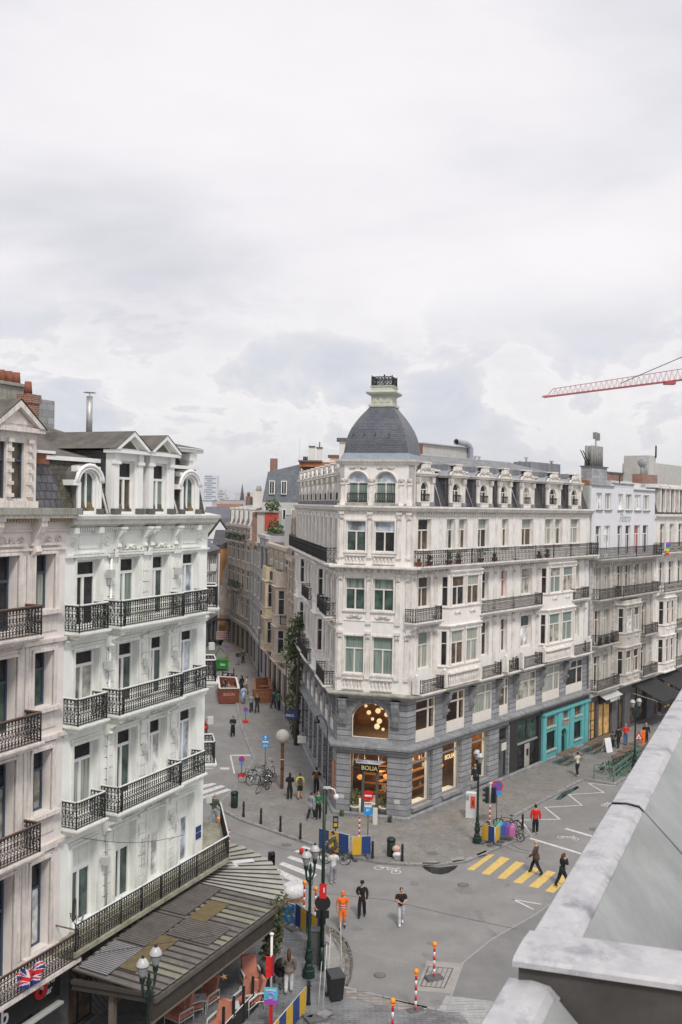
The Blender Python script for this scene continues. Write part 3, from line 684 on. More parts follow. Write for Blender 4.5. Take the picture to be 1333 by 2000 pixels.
for h in (th[0], th[2], th[3], th[4], th[5]): mb.fbox(FT, h[0] - .08, h[1] + .08, h[2] - .09, h[2], 0, .12, mat('pale_sill', (.45, .42, .36)))
mb.build('cafe_mouldings', T)
for i, h in enumerate(th):
    if i == 1: continue
    window(T, FT, *h[:4], mat('rust_bars', (.30, .16, .10)) if i > 2 else blackm, gb if i > 2 else gblk, o=-.12, style='G' if i > 2 else 'S', bar=.05)
mb = MB(); h = th[1]; mb.fbox(FT, h[0], h[1], .1, 1.75, -.28, -.2, mat('dark_teal_door', (.03, .06, .06), var=.4)); mb.fbox(FT, h[0] + .1, h[1] - .1, .3, 1.5, -.2, -.18, gd); mb.build('door', T)
sal = mat('salmon_letters', (.62, .22, .15), rough=.5); ftext(T, FT, w0 + .475 * W, 2.62, .06, 'Zeedé', .42, sal, 'cafe_lettering', shear=.2)
mb = MB(); mb.fbox(FR, w0 - .1, LR, 3.95, 4.15, 0, .16, blk); mb.fbox(FR, w1, LR, 0, 4.15, 0.0, .12, darkstone); mb.build('shop_fascia', T)
# corner entrance
cD0, cD1 = .92, 3.3
wall(T, FC, 0, LC, 0, 4.15, [(cD0, cD1, .08, 4.0)], bluestone, .5, name='stone_wall')
br = mat('bronze_door_frame', (.13, .12, .105), rough=.4, metal=.3, var=.2)
mb = MB()
for a, b in ((cD0, cD0 + .08), (cD1 - .08, cD1), (1.6, 1.75), (2.5, 2.66)): mb.fbox(FC, a, b, .08, 4.0, -.42, -.3, br)
for z in (3.0, 3.9): mb.fbox(FC, cD0, cD1, z, z + .08, -.42, -.29, br)
mb.fbox(FC, cD0, 1.6, .08, .5, -.42, -.3, br); mb.fbox(FC, 2.66, cD1, .08, .5, -.42, -.3, br)
D = mb.build('entrance_frame', T); g = MB(); g.face([FC.w(cD0, .1, -.38), FC.w(cD1, .1, -.38), FC.w(cD1, 3.98, -.38), FC.w(cD0, 3.98, -.38)], clear); g.build('pane', D)
mb = MB(); mb.fbox(FC, 1.55, 2.72, 2.9, 3.32, -.2, -.1, blackm); SG = mb.build('shop_sign', T)
brass = mat('brass_letters', (.75, .60, .28), rough=.35, metal=.2, emit=.25)
ftext(SG, FC, 2.14, 3.11, -.085, 'BOLIA', .36, brass, 'lettering', xs=1.05)
mb = MB(); mb.face([FC.w(1.4, 3.5, .3), FC.w(2.9, 3.5, .3), FC.w(3.2, 3.6, -.25), FC.w(1.1, 3.6, -.25)], gbl); 
for q in (1.4, 2.9): mb.tube([FC.w(q, 3.5, .3), FC.w(q, 3.9, -.3)], .02, lgrey, n=4)
mb.tube([FC.w(1.4, 3.5, .3), FC.w(2.9, 3.5, .3)], .025, lgrey, n=4); mb.build('glass_canopy', T)
mb = MB(); mb.fbox(FC, .2, .55, 1.1, 1.35, .001, .02, lgrey); mb.fbox(FC, LC - .75, LC - .4, 1.1, 1.35, .001, .02, lgrey); mb.split('nameplate', T)
# left front, ground and mezzanine
hl = []; ml = []
for i in range(9):
    a = 1.5 + i * 2.8; hl.append((a, a + 1.9, .6, 3.9)); ml.append((a + .1, a + 1.8, 4.85, 7.2))
wall(T, FL, 0, LL, 0, 4.15, hl, bluestone, .4, name='stone_wall'); wall(T, FL, 0, LL, 4.6, 7.5, ml, bluestone, .35, name='stone_wall')
for i, h in enumerate(hl): window(T, FL, *h, grey, (gb, gd, gdg)[i % 3], o=-.2, style='P', split=.8, bar=.08, name='shop_window')
mb = MB(); 
for h in ml: mb.fbox(FL, h[0], h[1], h[2], h[2] + .6, -.1, -.04, cream)
mb.split('window_apron', T)
for i, h in enumerate(ml): window(T, FL, h[0], h[1], h[2] + .6, h[3], cream, (gb, gc, gd)[i % 3], o=-.06, style='3', split=.7, bar=.08)
mb = MB()   # plinth
mb.sweep(line, [(0, -.05), (.22, -.05), (.22, .28), (.12, .36), (0, .36)], bluest)
# cut plinth in front of the doorway by leaving it low: threshold slab
mb.build('stone_plinth', T)
poster = mat('orange_poster', (.62, .22, .08), rough=.5); mb = MB(); mb.fbox(FL, .6, 1.35, .9, 3.2, .01, .05, poster); mb.build('poster', T)
# ---- interior of the lit shop
inn = inset(-.5); bk = inset(-4.8)
warmw = mat('shop_back_wall', (.16, .075, .03), rough=.9, var=.6, scale=1.0, c2=(.42, .19, .07)); oak = mat('oak_furniture', (.42, .20, .08), rough=.6, var=.3); floorm = mat('shop_floor', (.16, .12, .085), var=.2)
P_ = [inn[0] + (CL - inn[0]) * .72 + FL.n * -.5, inn[1], inn[2], FR.w(11.4, 0, -.5).xy]
sh = MB(); poly = [FL.w(5, 0, -.5).xy, inn[1], inn[2], FR.w(11.4, 0, -.5).xy, FR.w(11.4, 0, -4.5).xy, Vector((FC.w(LC / 2, 0, -6.2).x, FC.w(LC / 2, 0, -6.2).y)), FL.w(5, 0, -3).xy]
for z in (.09, 4.35): 
    sh.face([(p.x, p.y, z) for p in poly], floorm)
sh.face([(p.x, p.y, 4.55) for p in poly], floorm); sh.face([(p.x, p.y, 7.42) for p in poly], floorm)
for i in range(3, 6):
    p, q = poly[i], poly[i + 1]; sh.face([(p.x, p.y, 0), (q.x, q.y, 0), (q.x, q.y, 7.45), (p.x, p.y, 7.45)], warmw)
sh.face([(poly[6].x, poly[6].y, 0), (poly[0].x, poly[0].y, 0), (poly[0].x, poly[0].y, 7.45), (poly[6].x, poly[6].y, 7.45)], warmw)
sh.build('shop_interior', T)
rn = random.Random(3); fu = MB(); bulb = MB(); glow = mat('lit_glass_globe', (1, .74, .42), emit=.75); amber = mat('amber_lamp_shade', (.9, .36, .10), emit=.8)
for q, z, rr in ((1.55, 6.75, .1), (1.75, 6.35, .14), (2.2, 6.95, .11), (2.35, 6.5, .17), (2.65, 6.75, .16), (2.9, 6.3, .14), (2.0, 5.95, .1), (2.45, 5.85, .17), (2.3, 5.5, .18), (2.7, 5.35, .1)):
    bulb.ball(FC.w(q, z, -1.2), rr, glow, n=10, k=7); fu.tube([FC.w(q, z, -1.2), FC.w(q, 7.42, -1.2)], .008, blackm, n=3)
bulb.build('globe_lamp_cluster', T)
def shelfset(F, s0, s1, o):
    for z in (.6, 1.2, 1.8, 2.4): fu.fbox(F, s0, s1, z, z + .05, o - .3, o, oak)
    for k in range(14): 
        a = s0 + (s1 - s0) * rn.random(); z = rn.choice((.65, 1.25, 1.85, 2.45)); fu.lathe(F.w(a, z, o - .15), [(.05, 0), (.09, .12), (.04, .26), (.05, .3)], rn.choice((oak, terracotta, lgrey, cream)), n=7)
shelfset(FR, 1.0, 3.4, -2.6); shelfset(FR, 4.2, 6.6, -2.4); shelfset(FC, .8, 3.6, -3.4)
for F, s_, o in ((FR, 1.6, -1.2), (FR, 5.3, -1.2), (FC, 1.3, -1.6), (FR, 9, -1.3)):
    fu.lathe(F.w(s_, .75, o), [(.55, 0), (.55, .05)], oak, n=16); fu.tube([F.w(s_, .1, o), F.w(s_, .75, o)], .05, oak)
    for k in (-.7, .7): fu.lathe(F.w(s_ + k, .1, o + .1), [(.22, 0), (.25, .35), (.28, .38), (.26, .42)], cream, n=10); fu.fbox(F, s_ + k - .24, s_ + k + .24, .5, .95, o - .2, o - .12, cream)
for F, s_, z, o in ((FR, 1.5, 2.4, -1.1), (FR, 2.3, 2.6, -1.3), (FR, 4.9, 2.2, -1.2), (FR, 5.8, 2.2, -1.2), (FC, 1.25, 2.2, -1.2), (FC, 2.9, 2.3, -1.5), (FR, 2.0, 6.3, -1.2), (FR, 5.4, 6.3, -1.2)):
    fu.tube([F.w(s_, z, o), F.w(s_, z + 1.0, o)], .01, blackm, n=3); fu.ball(F.w(s_, z, o), .2, amber, n=10, k=6, sc=(1, 1, .8))
mb = MB(); wcur = mat('white_window_return', (.66, .68, .66), var=.05)
for h in hG[:3]: mb.fbox(FR, h[1] - .26, h[1] - .1, .8, 3.9, -.44, -.32, wcur); mb.fbox(FR, h[0] + .1, h[1] - .26, .76, .84, -.85, -.3, wcur)
mb.split('white_window_return', T)
fu.build('shop_furniture', T)
for F, s_, z, o, e in ((FC, 2.1, 3.0, -2.0, 110), (FR, 2.0, 3.0, -1.8, 120), (FR, 5.5, 3.0, -1.8, 120), (FR, 9.3, 3.0, -1.8, 90), (FC, 2.2, 6.6, -2.6, 120), (FR, 3.5, 6.4, -1.7, 80)):
    l = bpy.data.lights.new('shop_lamp', 'POINT'); l.energy = e; l.color = (1, .68, .38); l.shadow_soft_size = .25
    lo = bpy.data.objects.new('shop_lamp', l); COL.objects.link(lo); lo.location = F.w(s_, z, o) - wloc(T); lo.parent = T
ftext(T, FR, 5.3, 3.05, -.2, 'BOLIA', .42, mat('gold_window_letters', (.8, .62, .3), emit=.35), 'window_lettering')
# ---- solid core
apex = [inset(-.42)[0], FL.w(LL, 0, -9).xy, FR.w(LR, 0, -9).xy, inset(-.42)[3]]
mb = MB(); c0 = inset(-.36)
mb.prism([c0[0], c0[1], c0[2], c0[3], FR.w(LR, 0, -10).xy, FL.w(LL, 0, -7).xy], 7.5, 19.35, mat('inner_core', (.05, .05, .05)), slate2)
ci = [FL.w(5.1, 0, -.5).xy, FL.w(5.1, 0, -3.2).xy, FR.w(11.6, 0, -4.7).xy, FR.w(11.6, 0, -.5).xy, FR.w(LR, 0, -.5).xy, FR.w(LR, 0, -10).xy, FL.w(LL, 0, -7).xy, FL.w(LL, 0, -.5).xy]
mb.prism([ci[0], ci[1], FC.w(LC / 2, 0, -6.4).xy, ci[2], ci[3], ci[4], ci[5], ci[6], ci[7]], 0, 7.5, MATS['inner_core'])
mb.build('building_core', T)
# ---- mansard, zinc roof, dormers
ZR = 19.46
mb = MB()
def slope(F, s0, s1, o0, z0, o1, z1, m, e0=0, e1=0): mb.face([F.w(s0, z0, o0), F.w(s1, z0, o0), F.w(s1 + e1, z1, o1), F.w(s0 + e0, z1, o1)], m)
slope(FR, .1, LR, -.25, ZR, -1.15, 21.75, slate2); slope(FL, .1, LL, -.25, ZR, -1.15, 21.75, slate2)
mb.face([FR.w(LR, ZR, -.25), FR.w(LR, 21.75, -1.15), FR.w(LR, 22.9, -6.5), FR.w(LR, ZR, -10)], white)
mb.build('mansard_roof', T)
mb = MB(); slope(FR, .1, LR, -.95, 21.72, -1.2, 21.95, zinc); slope(FR, .1, LR, -1.2, 21.95, -7.5, 23.3, zinc, 3.6, 0); slope(FR, 3.7, LR, -7.5, 23.3, -10.5, 22.0, zinc, 3.2, 0)
slope(FL, .1, LL, -.95, 21.72, -1.2, 21.95, zinc); slope(FL, 3, LL, -1.2, 21.95, -3.4, 22.05, zinc)
for i in range(int(LR / .55)):
    q = .3 + i * .55
    if q > 4: mb.tube([FR.w(q, 21.97, -1.2), FR.w(q, 23.33, -7.5)], .045, bluest, n=4, smooth=False)
mb.tube([FR.w(3.8, 23.34, -7.5), FR.w(LR, 23.34, -7.5)], .07, zinc, n=5)
mb.tube([FR.w(.1, 21.8, -.95), FR.w(LR, 21.8, -.95)], .08, trimw, n=6)
mb.build('zinc_roof', T)
def dormer(T, F, a, b, gm=gd):
    m = MB(); w_ = b - a; cx = (a + b) / 2; z0, z1 = ZR + .02, 21.25
    hw = w_ * .21; hole = (cx - hw, cx + hw, z0 + .28, 21.0, 1.0)
    Fd = F.at(0, -.12)
    D = wall(T, Fd, a + .12, b - .12, z0, z1 + .15, [hole], trimw, .3, name='dormer')
    window(D, Fd, hole[0], hole[1], hole[2], hole[3], frc, gm, o=-.12, style='T', split=.62, bar=.05, arch=1)
    m.fbox(Fd, a + .12, a + .16, z0, z1 + .1, -1.3, 0, slate2); m.fbox(Fd, b - .16, b - .12, z0, z1 + .1, -1.3, 0, slate2)
    for q in (a + .2, b - .2):
        m.fbox(Fd, q - .13, q + .13, z0 + .05, z1 - .12, 0, .12, trimw); m.fbox(Fd, q - .18, q + .18, z1 - .3, z1 + .05, 0, .2, ornw); m.fbox(Fd, q - .17, q + .17, z0, z0 + .25, 0, .18, bluest)
    m.fbox(Fd, a, b, z1 + .12, z1 + .24, -.8, .26, trimw); m.fbox(Fd, a - .06, b + .06, z1 + .24, z1 + .31, -.9, .33, trimw)
    # scrolled pediment
    P = [(-w_ * .46, 0), (w_ * .46, 0), (w_ * .40, .16), (w_ * .24, .26), (w_ * .2, .5), (w_ * .14, .62), (-w_ * .14, .62), (-w_ * .2, .5), (-w_ * .24, .26), (-w_ * .40, .16)]
    m.fprism(Fd, [(cx + x, z1 + .31 + z) for x, z in P], .0, .16, trimw); carve(m, Fd, cx, z1 + .58, w_ * .5, .3, ornw, .16, seed=9)
    m.fbox(Fd, cx - w_ * .22, cx + w_ * .22, z1 + .93, z1 + 1.02, -.5, .2, trimw)
    for sg in (-1, 1): m.ring(Fd.w(cx + sg * w_ * .33, z1 + .45, .18), .12, .05, ornw, ax=(F.n.x, F.n.y, 0), n=8, k=4)
    # curved zinc cover behind
    rows = []
    for o in (-.0, -2.6): rows.append([Fd.w(cx + w_ * .5 * math.cos(math.pi * k / 8), z1 + .3 + (.42 if o == 0 else .42) * math.sin(math.pi * k / 8), o) for k in range(9)])
    m.grid(rows, zinc); m.fbox(Fd, cx - w_ * .36, cx + w_ * .34, z1 + .62, z1 + .98, -1.7, -.25, bluest)
    m.build('dormer_mouldings', D)
    r = MB(); iron_panel(r, Fd.w(hole[0], 0, .1).xy, Fd.w(hole[1], 0, .1).xy, z0 + .28, .5, iron, .12, 0); r.build('railing', D)
for x0, x1 in ((813, 847), (876, 908), (930, 961), (972, 998), (1015, 1043), (1066, 1095), (1110.5, 1134.5)):
    dormer(T, FR, sx(x0, 960, -.1), sx(x1, 960, -.1))
for i in range(9): dormer(T, FL, 1.0 + i * 2.85, 2.9 + i * 2.85)
mb = MB()
for x, xb in ((852, 862), (911, 925), (1000, 1013)):
    mb.tube([FR.w(sx(x, 940, -.6), 21.5, -.9), FR.w(sx(xb, 990, -.1), ZR, -.1)], .035, zinc, n=5)
mb.tube([FR.w(LR - .1, 19.3, .1), FR.w(LR - .1, 4.8, .1)], .06, zinc, n=6)
mb.split('downpipe', T)
# ---- tower storey and dome
hT = [(.47, 1.72, 19.62, 21.55, .95), (2.25, 3.5, 19.62, 21.55, .95)]
FD = FC.at(0, .05)
wall(T, FD, -.08, LC + .1, 19.45, 22.05, hT, white, .3, name='tower_wall')
for h in hT: window(T, FD, *h[:4], frc, gcg, o=-.16, style='T', split=.66, arch=.95, gm2=gbl)
bd = Vector((-FC.n.x, -FC.n.y)); Q = [FC.w(-.08, 0, .05).xy, FC.w(LC + .1, 0, .05).xy]; Q += [Q[1] + bd * 4.3, Q[0] + bd * 4.3]
for i in (1, 3):
    Fs = between(Q[i], Q[(i + 1) % 4]); wall(T, Fs, 0, Fs.len, 19.45, 22.05, [(1.3, 2.4, 19.7, 21.5, .95)], white, .3, name='tower_wall'); window(T, Fs, 1.3, 2.4, 19.7, 21.5, frc, gd, o=-.16, style='T', arch=.95)
mb = MB(); 
i_ = [q + (Vector((sum(p.x for p in Q) / 4, sum(p.y for p in Q) / 4)) - q) * .16 for q in Q]
mb.prism(i_, 19.4, 22.0, MATS['inner_core']); mb.face([(q.x, q.y, 22.0) for q in Q], white); mb.build('tower_core', T)
mb = MB()
ql = [Q[3], Q[0], Q[1], Q[2]]
mb.sweep(ql, [(0, 21.98), (.08, 22.0), (.12, 22.12), (.26, 22.18), (.3, 22.3), (0, 22.32)], trimw)
mb.sweep(ql, [(0, 19.46), (.1, 19.46), (.1, 19.58), (0, 19.6)], ledge)
for q in (.16, 1.98, LC - .62, LC - .1):
    mb.fbox(FD, q - .13, q + .13, 19.5, 20.8, 0, .09, trimw); carve(mb, FD, q, 21.0, .3, .5, ornw, .05, seed=11); mb.fbox(FD, q - .16, q + .16, 20.75, 20.86, 0, .16, trimw); mb.fbox(FD, q - .16, q + .16, 19.46, 19.75, 0, .14, trimw)
for h in hT:
    cx = (h[0] + h[1]) / 2; mb.tube([FD.w(cx + .7 * math.cos(math.pi * k / 14), 20.94 + .66 * math.sin(math.pi * k / 14), .03) for k in range(15)], .05, trimw, n=5); carve(mb, FD, cx, 21.82, 1.2, .2, ornw, 0, seed=12)
mb.build('tower_mouldings', T)
r = MB()
for h in hT: iron_panel(r, FD.w(h[0], 0, .1).xy, FD.w(h[1], 0, .1).xy, 19.62, .62, iron, .16, 1); r.tube([FD.w(h[0] - .05, 20.75, .12), FD.w(h[1] + .05, 20.75, .12)], .02, iron, n=4)
r.split('tower_railing', T)
prof = [(2.06, 22.66), (2.03, 22.9), (1.99, 23.2), (1.93, 23.55), (1.84, 23.9), (1.69, 24.3), (1.47, 24.7), (1.22, 25.1), (.99, 25.4), (.82, 25.62), (.74, 25.75)]
cc = Vector((sum(q.x for q in Q) / 4, sum(q.y for q in Q) / 4)) - FC.d * .12
ux, uy = FC.d, Vector((FC.n.x, FC.n.y))
def sq(h, z, ch=.16):
    c = h * ch
    return [Vector((*(cc + ux * a + uy * b), z)) for a, b in ((-h + c, h), (h - c, h), (h, h - c), (h, -h + c), (h - c, -h), (-h + c, -h), (-h, -h + c), (-h, h - c))]
dprof = []
for i in range(len(prof) - 1):
    for k in range(3): t = k / 3; dprof.append((prof[i][0] * (1 - t) + prof[i + 1][0] * t, prof[i][1] * (1 - t) + prof[i + 1][1] * t))
dprof.append(prof[-1])
domes = mat('dome_fish_scale_slate', (.125, .135, .165), rough=.42, brick=(.20, .12, .02, (.06, .063, .075), .5), scale=.9, var=.3, c2=(.13, .135, .12))
mb = MB(); mb.grid([sq(h, z, .05) for h, z in dprof], domes, close=True, caps=True); DM = mb.build('dome', T)
mb = MB(); mb.grid([sq(h, z, .05) for h, z in ((2.25, 22.3), (2.2, 22.4), (2.07, 22.7), (2.05, 22.72))], mat('lead_flashing', (.26, .30, .34), rough=.45, metal=.3, var=.2), close=True, caps=True); mb.build('dome_skirt', DM)
mb = MB()
for q in (-1.45, -.75, -.05, .85): mb.tube([Vector((*(cc + ux * q + uy * 1.9), 23.95)), Vector((*(cc + ux * q + uy * 2.02), 23.8))], .03, blackm, n=4)
mb.build('roof_hook', DM)
lant = mat('lantern_pale_green_paint', (.50, .52, .44), streak=.4, streakc=(.25, .27, .2), scale=3)
mb = MB(); mb.grid([sq(h, z, .02) for h, z in ((.82, 25.72), (.82, 25.86), (.70, 25.9), (.67, 26.35), (.72, 26.42), (.92, 26.52), (.98, 26.62), (.98, 26.66), (.72, 26.75), (.70, 26.95), (.76, 27.0), (.76, 27.06))], lant, close=True, caps=True)
FLn = Fr((cc - ux * .67 + uy * .68), FC.a, 1)
for q in (.25, .67, 1.09): mb.fprism(FLn, [(q - .12, 26.0), (q, 25.97), (q + .12, 26.0), (q + .12, 26.25), (q, 26.3), (q - .12, 26.25)], 0, .05, lant)
LN = mb.build('lantern', T)
r = MB(); k = [p.xy for p in sq(.66, 0, 0.0)]; k = [k[0], k[2], k[4], k[6]]
for i in range(4): iron_panel(r, k[i], k[(i + 1) % 4], 27.06, .58, iron, .22, 1, t=.018)
for p in k: r.tube([(p.x, p.y, 27.0), (p.x, p.y, 27.72)], .04, iron, n=5)
r.build('railing', LN)
r = MB(); r.tube([(cc.x, cc.y, 27.0), (cc.x, cc.y, 27.8)], .02, iron, n=4); r.ball((cc.x, cc.y, 27.8), .06, iron, n=6, k=4); r.build('finial', LN)
# ---- things behind the ridge
mb = MB(); ren = mat('rendered_service_block', (.50, .49, .46), var=.12, streak=.3); rust = mat('rusty_metal', (.25, .10, .05), var=.5, rough=.8, scale=3)
q0, q1, q2 = [sx(x, 885, -8.6) for x in (808, 826, 920)]
mb.fbox(FR, q1, q2, 21.9, 24.35, -10.5, -8.6, ren); mb.fbox(FR, q1 - .2, q2 + .2, 24.35, 24.43, -10.7, -8.4, lgrey); mb.fbox(FR, q0, q1, 21.9, 24.2, -10.4, -8.6, rust)
SB = mb.build('service_block', T)
d = MB(); q = q2 - .4
d.tube([FR.w(q - 2.3, 24.75, -8.4), FR.w(q - .8, 24.7, -8.4), FR.w(q - .2, 24.55, -8.4), FR.w(q, 24.2, -8.4), FR.w(q, 23.0, -8.4)], .24, zinc, n=14, caps=False); d.lathe(FR.w(q, 22.6, -8.4), [(.4, 0), (.4, .4), (.3, .7)], zinc, n=10); d.build('ventilation_duct', SB)
mb = MB(); mb.fbox(FR, q2 + 1, LR + 8, 21.5, 23.5, -12, -9.4, lgrey); mb.fbox(FR, sx(1037, 905, -7.6), sx(1095, 905, -7.6), 21.6, 23.65, -9.3, -7.6, mat('grey_cladding', (.22, .23, .25), brick=(.5, 8, .02, (.1, .1, .1), 0))); mb.fbox(FR, q2 + .8, LR + 8.2, 23.5, 23.58, -12.1, -9.3, pvc); mb.build('roof_plant_room', T)
mb = MB()
for x_, h_ in ((912, .4), (928, .25), (936, .25), (1017, .2), (1028, .6), (1078, .5)):
    q = sx(x_, 890, -9.5); mb.lathe(FR.w(q, 23.5, -9.5), [(.1, 0), (.1, h_), (.2, h_ + .02), (.18, h_ + .15), (.05, h_ + .22)], lgrey, n=8)
mb.split('roof_vents', T)
# ------------------------------------------------------------------ right-hand neighbours
N0, N1, N2 = LR + .05, 40.6, 62.0
T = thing('apartment_house', 'soot stained ivory apartment house with a plain pale blue-white modern top', 'building', FR.w(N0, 0))
coolw = mat('pale_bluewhite_render', (.70, .70, .725), var=.06, scale=.8, streak=.12, streakc=(.4, .42, .46))
soot = mat('sooty_ivory_stucco', (.56, .53, .49), var=.25, scale=1.3, streak=.6, streakc=(.20, .18, .15), c2=(.38, .35, .31), bump=.008)
hs = []; hw = []
xs_ = [sx(a, 990) for a in (1165, 1176, 1182, 1194, 1207.5, 1217, 1223, 1234, 1240, 1252, 1257, 1268)]
for i in range(6):
    a, b = xs_[2 * i], xs_[2 * i + 1]; hw.append((a, b, 19.45, 20.85)); hs.append((a, b - .1, 15.5, 18.1))
wall(T, FR, N0, N1, 15.3, 21.45, hs + hw, coolw, .22)
for i, h in enumerate(hw): window(T, FR, *h, pvc, gc if i % 2 else gwb, o=-.14, style='V', bar=.06)
for i, h in enumerate(hs): window(T, FR, *h, pvc, gred if i == 4 else (gb, gd)[i % 2], o=-.14, style='T', split=.7, bar=.06)
mb = MB()
for h in hw: mb.fbox(FR, h[0] - .08, h[1] + .08, 19.33, 19.45, 0, .12, bluest)
mb.fbox(FR, N0, N0 + 4.6, 21.4, 21.5, -.2, .12, bluest); mb.fbox(FR, N0 + 4.6, N0 + 9, 21.65, 21.78, -.2, .08, bluest); mb.fbox(FR, N0 + 9, N1, 21.2, 21.3, -.2, .12, bluest); mb.fbox(FR, N0 + 4.6, N0 + 9, 21.4, 21.65, -.2, 0, coolw)
mb.build('coping', T)
fad = mat('faded_grey_lettering', (.42, .43, .45), rough=.9); ftext(T, FR, 33.5, 18.72, .015, 'Fintro', 1.0, fad, 'faded_lettering', shear=.3)
lowh = []
for i in range(6):
    a = xs_[2 * i]; 
    for z0, z1 in ((12.0, 14.6), (8.2, 11.0), (4.6, 7.2)): lowh.append((a, a + 1.15, z0, z1))
wall(T, FR, N0, N1, 4.0, 15.3, lowh, soot, .3)
for i, h in enumerate(lowh): window(T, FR, *h, frc, (gc, gb, gd, gc, gg)[i % 5], style='T', split=.72)
mb = MB()
for h in lowh: surround(mb, FR, *h, soot, w=.13, p=.06, hood=True)
for q in (N0 + .3, N0 + 5, N0 + 9.2, N1 - .35):
    for k in range(24): mb.fbox(FR, q - .28, q + .28, 4.4 + k * .45, 4.4 + k * .45 + .38, 0, .08, soot)
mb.fbox(FR, N0, N1, 14.95, 15.2, 0, .35, soot); dentils(mb, FR, N0, N1, 14.7, soot, step=.45, w=.2, h=.25, p=.3)
mb.fbox(FR, N0, N1, 3.95, 4.2, 0, .3, soot); mb.build('mouldings', T)
balcony(T, FR, N0 + .1, N1, 15.35, .85, .95, soot, density=1, step=.24, posts=[N0 + 4, N0 + 8, N0 + 12])
for a, b, z in ((N0 + .4, N0 + 5, 12.0), (N0 + 5.4, N1 - .5, 12.0), (N0 + .4, N0 + 4.6, 8.2), (N0 + 10.6, N1 - .4, 8.2), (N0 + .3, N0 + 5, 4.5), (N0 + 10.4, N1 - .3, 4.5)): balcony(T, FR, a, b, z, .75, .9, soot, density=1, step=.2)
oriel(T, FR, N0 + 5.6, N0 + 9.9, 4.3, 11.6, [(5.2, 7.2), (8.8, 10.9)], .7, soot, frc, [gc, gb, gd], soot)
core(T, [FR.w(N0 + .02, 0, -.32).xy, FR.w(N1, 0, -.32).xy, FR.w(N1, 0, -9).xy, FR.w(N0 + .02, 0, -9).xy], 0, 21.35, MATS['inner_core'], zinc)
mb = MB(); mb.face([FR.w(N0, 19.4, -.1), FR.w(N0, 21.42, -.1), FR.w(N0, 21.42, -7), FR.w(N0, 19.4, -7)], mat('pale_green_party_wall', (.42, .46, .40), streak=.4)); mb.build('party_wall', T)
C_ = MB(); gren = mat('grey_chimney_render', (.36, .37, .38), streak=.5, var=.2, scale=2, brick=(.7, .3, .01, (.2, .2, .2), .5))
c0_, c1_ = sx(1156, 930, -2.4), sx(1186, 930, -2.4); C_.fbox(FR, c0_, c1_, 21.3, 23.2, -3.4, -2.4, gren); C_.fbox(FR, c0_ - .1, c1_ + .1, 23.2, 23.3, -3.5, -2.3, darkstone); CHM = C_.build('chimney', T)
C_ = MB()
for k in range(5): 
    for j in range(2): C_.tube([FR.w(c0_ + .5 + k * .52, 23.2, -3.15 + j * .5), FR.w(c0_ + .5 + k * .52, 25.1, -3.15 + j * .5)], [.17, .14], mat('grey_flue', (.26, .26, .25), var=.3, streak=.4), n=8)
q = c0_ + 1.9; C_.tube([FR.w(q, 25.0, -2.9), FR.w(q, 25.9, -2.9)], .07, lgrey, n=8); C_.fbox(FR, q - .45, q - .1, 25.75, 26.35, -3, -2.7, MATS['grey_flue']); C_.fbox(FR, q + .1, q + .45, 25.65, 26.3, -3, -2.7, MATS['grey_flue']); C_.build('chimney_pot', CHM)
C_ = MB(); brickm = mat('red_brick', (.25, .095, .055), brick=(.22, .075, .012, (.35, .3, .26), .5), var=.3, scale=2); q, q_ = sx(1184, 925, -5), sx(1217, 925, -5); C_.fbox(FR, q, q_, 21.2, 23.0, -6, -5, brickm); C_.fbox(FR, q - .1, q_ + .1, 23.0, 23.15, -6.1, -4.9, darkstone); C_.build('brick_stack', T)
C_ = MB(); q, q_ = sx(1134, 896, -3), sx(1154, 925, -3); C_.tube([FR.w(q, 24.6, -3), FR.w(q_, 22.8, -3)], .05, iron, n=4); C_.tube([FR.w(q + .5, 24.6, -3), FR.w(q_ + .5, 22.8, -3)], .05, iron, n=4); C_.fbox(FR, 35, 36.2, 21.3, 22.1, -3, -2, lgrey); C_.tube([FR.w(37, 21.3, -2), FR.w(37, 22.6, -2)], .05, iron, n=4); C_.ball(FR.w(37.6, 21.9, -2.2), .3, lgrey, n=8, k=5, sc=(1, 1, .4)); C_.fbox(FR, 31, 33.6, 21.4, 22.0, -4, -2.6, rust)
C_.build('roof_clutter', T)
# ground floor with shops
sh_ = [(N0 + .5, N0 + 2.1, .2, 3.4), (N0 + 2.4, N0 + 5.2, .15, 3.1), (N0 + 6.3, N0 + 8.0, .15, 3.2), (N0 + 9.2, N0 + 13.3, .15, 3.4)]
wall(T, FR, N0, N1, 0, 3.95, sh_, darkstone, .4, name='shop_wall')
amb = mat('amber_shop_interior', (.55, .33, .12), rough=.7, var=.7, scale=2, emit=.18)
for i, h in enumerate(sh_): window(T, FR, *h, blk, amb if i < 2 else gb, o=-.2, style='V' if i else 'G', bar=.09, name='shop_window')
mb = MB(); mb.fbox(FR, N0 + 2.2, N0 + 5.4, 3.1, 3.75, .02, .22, blackm); mb.face([FR.w(N0 + 2.0, 3.9, .1), FR.w(N0 + 5.6, 3.9, .1), FR.w(N0 + 5.6, 3.55, .8), FR.w(N0 + 2.0, 3.55, .8)], lgrey); mb.fbox(FR, N0 + 2.0, N0 + 5.6, 3.2, 3.55, .76, .8, blackm); SG = mb.build('shop_awning', T)
ftext(SG, FR, N0 + 3.8, 3.37, .82, 'MARIONETTE', .32, pvc, 'lettering')
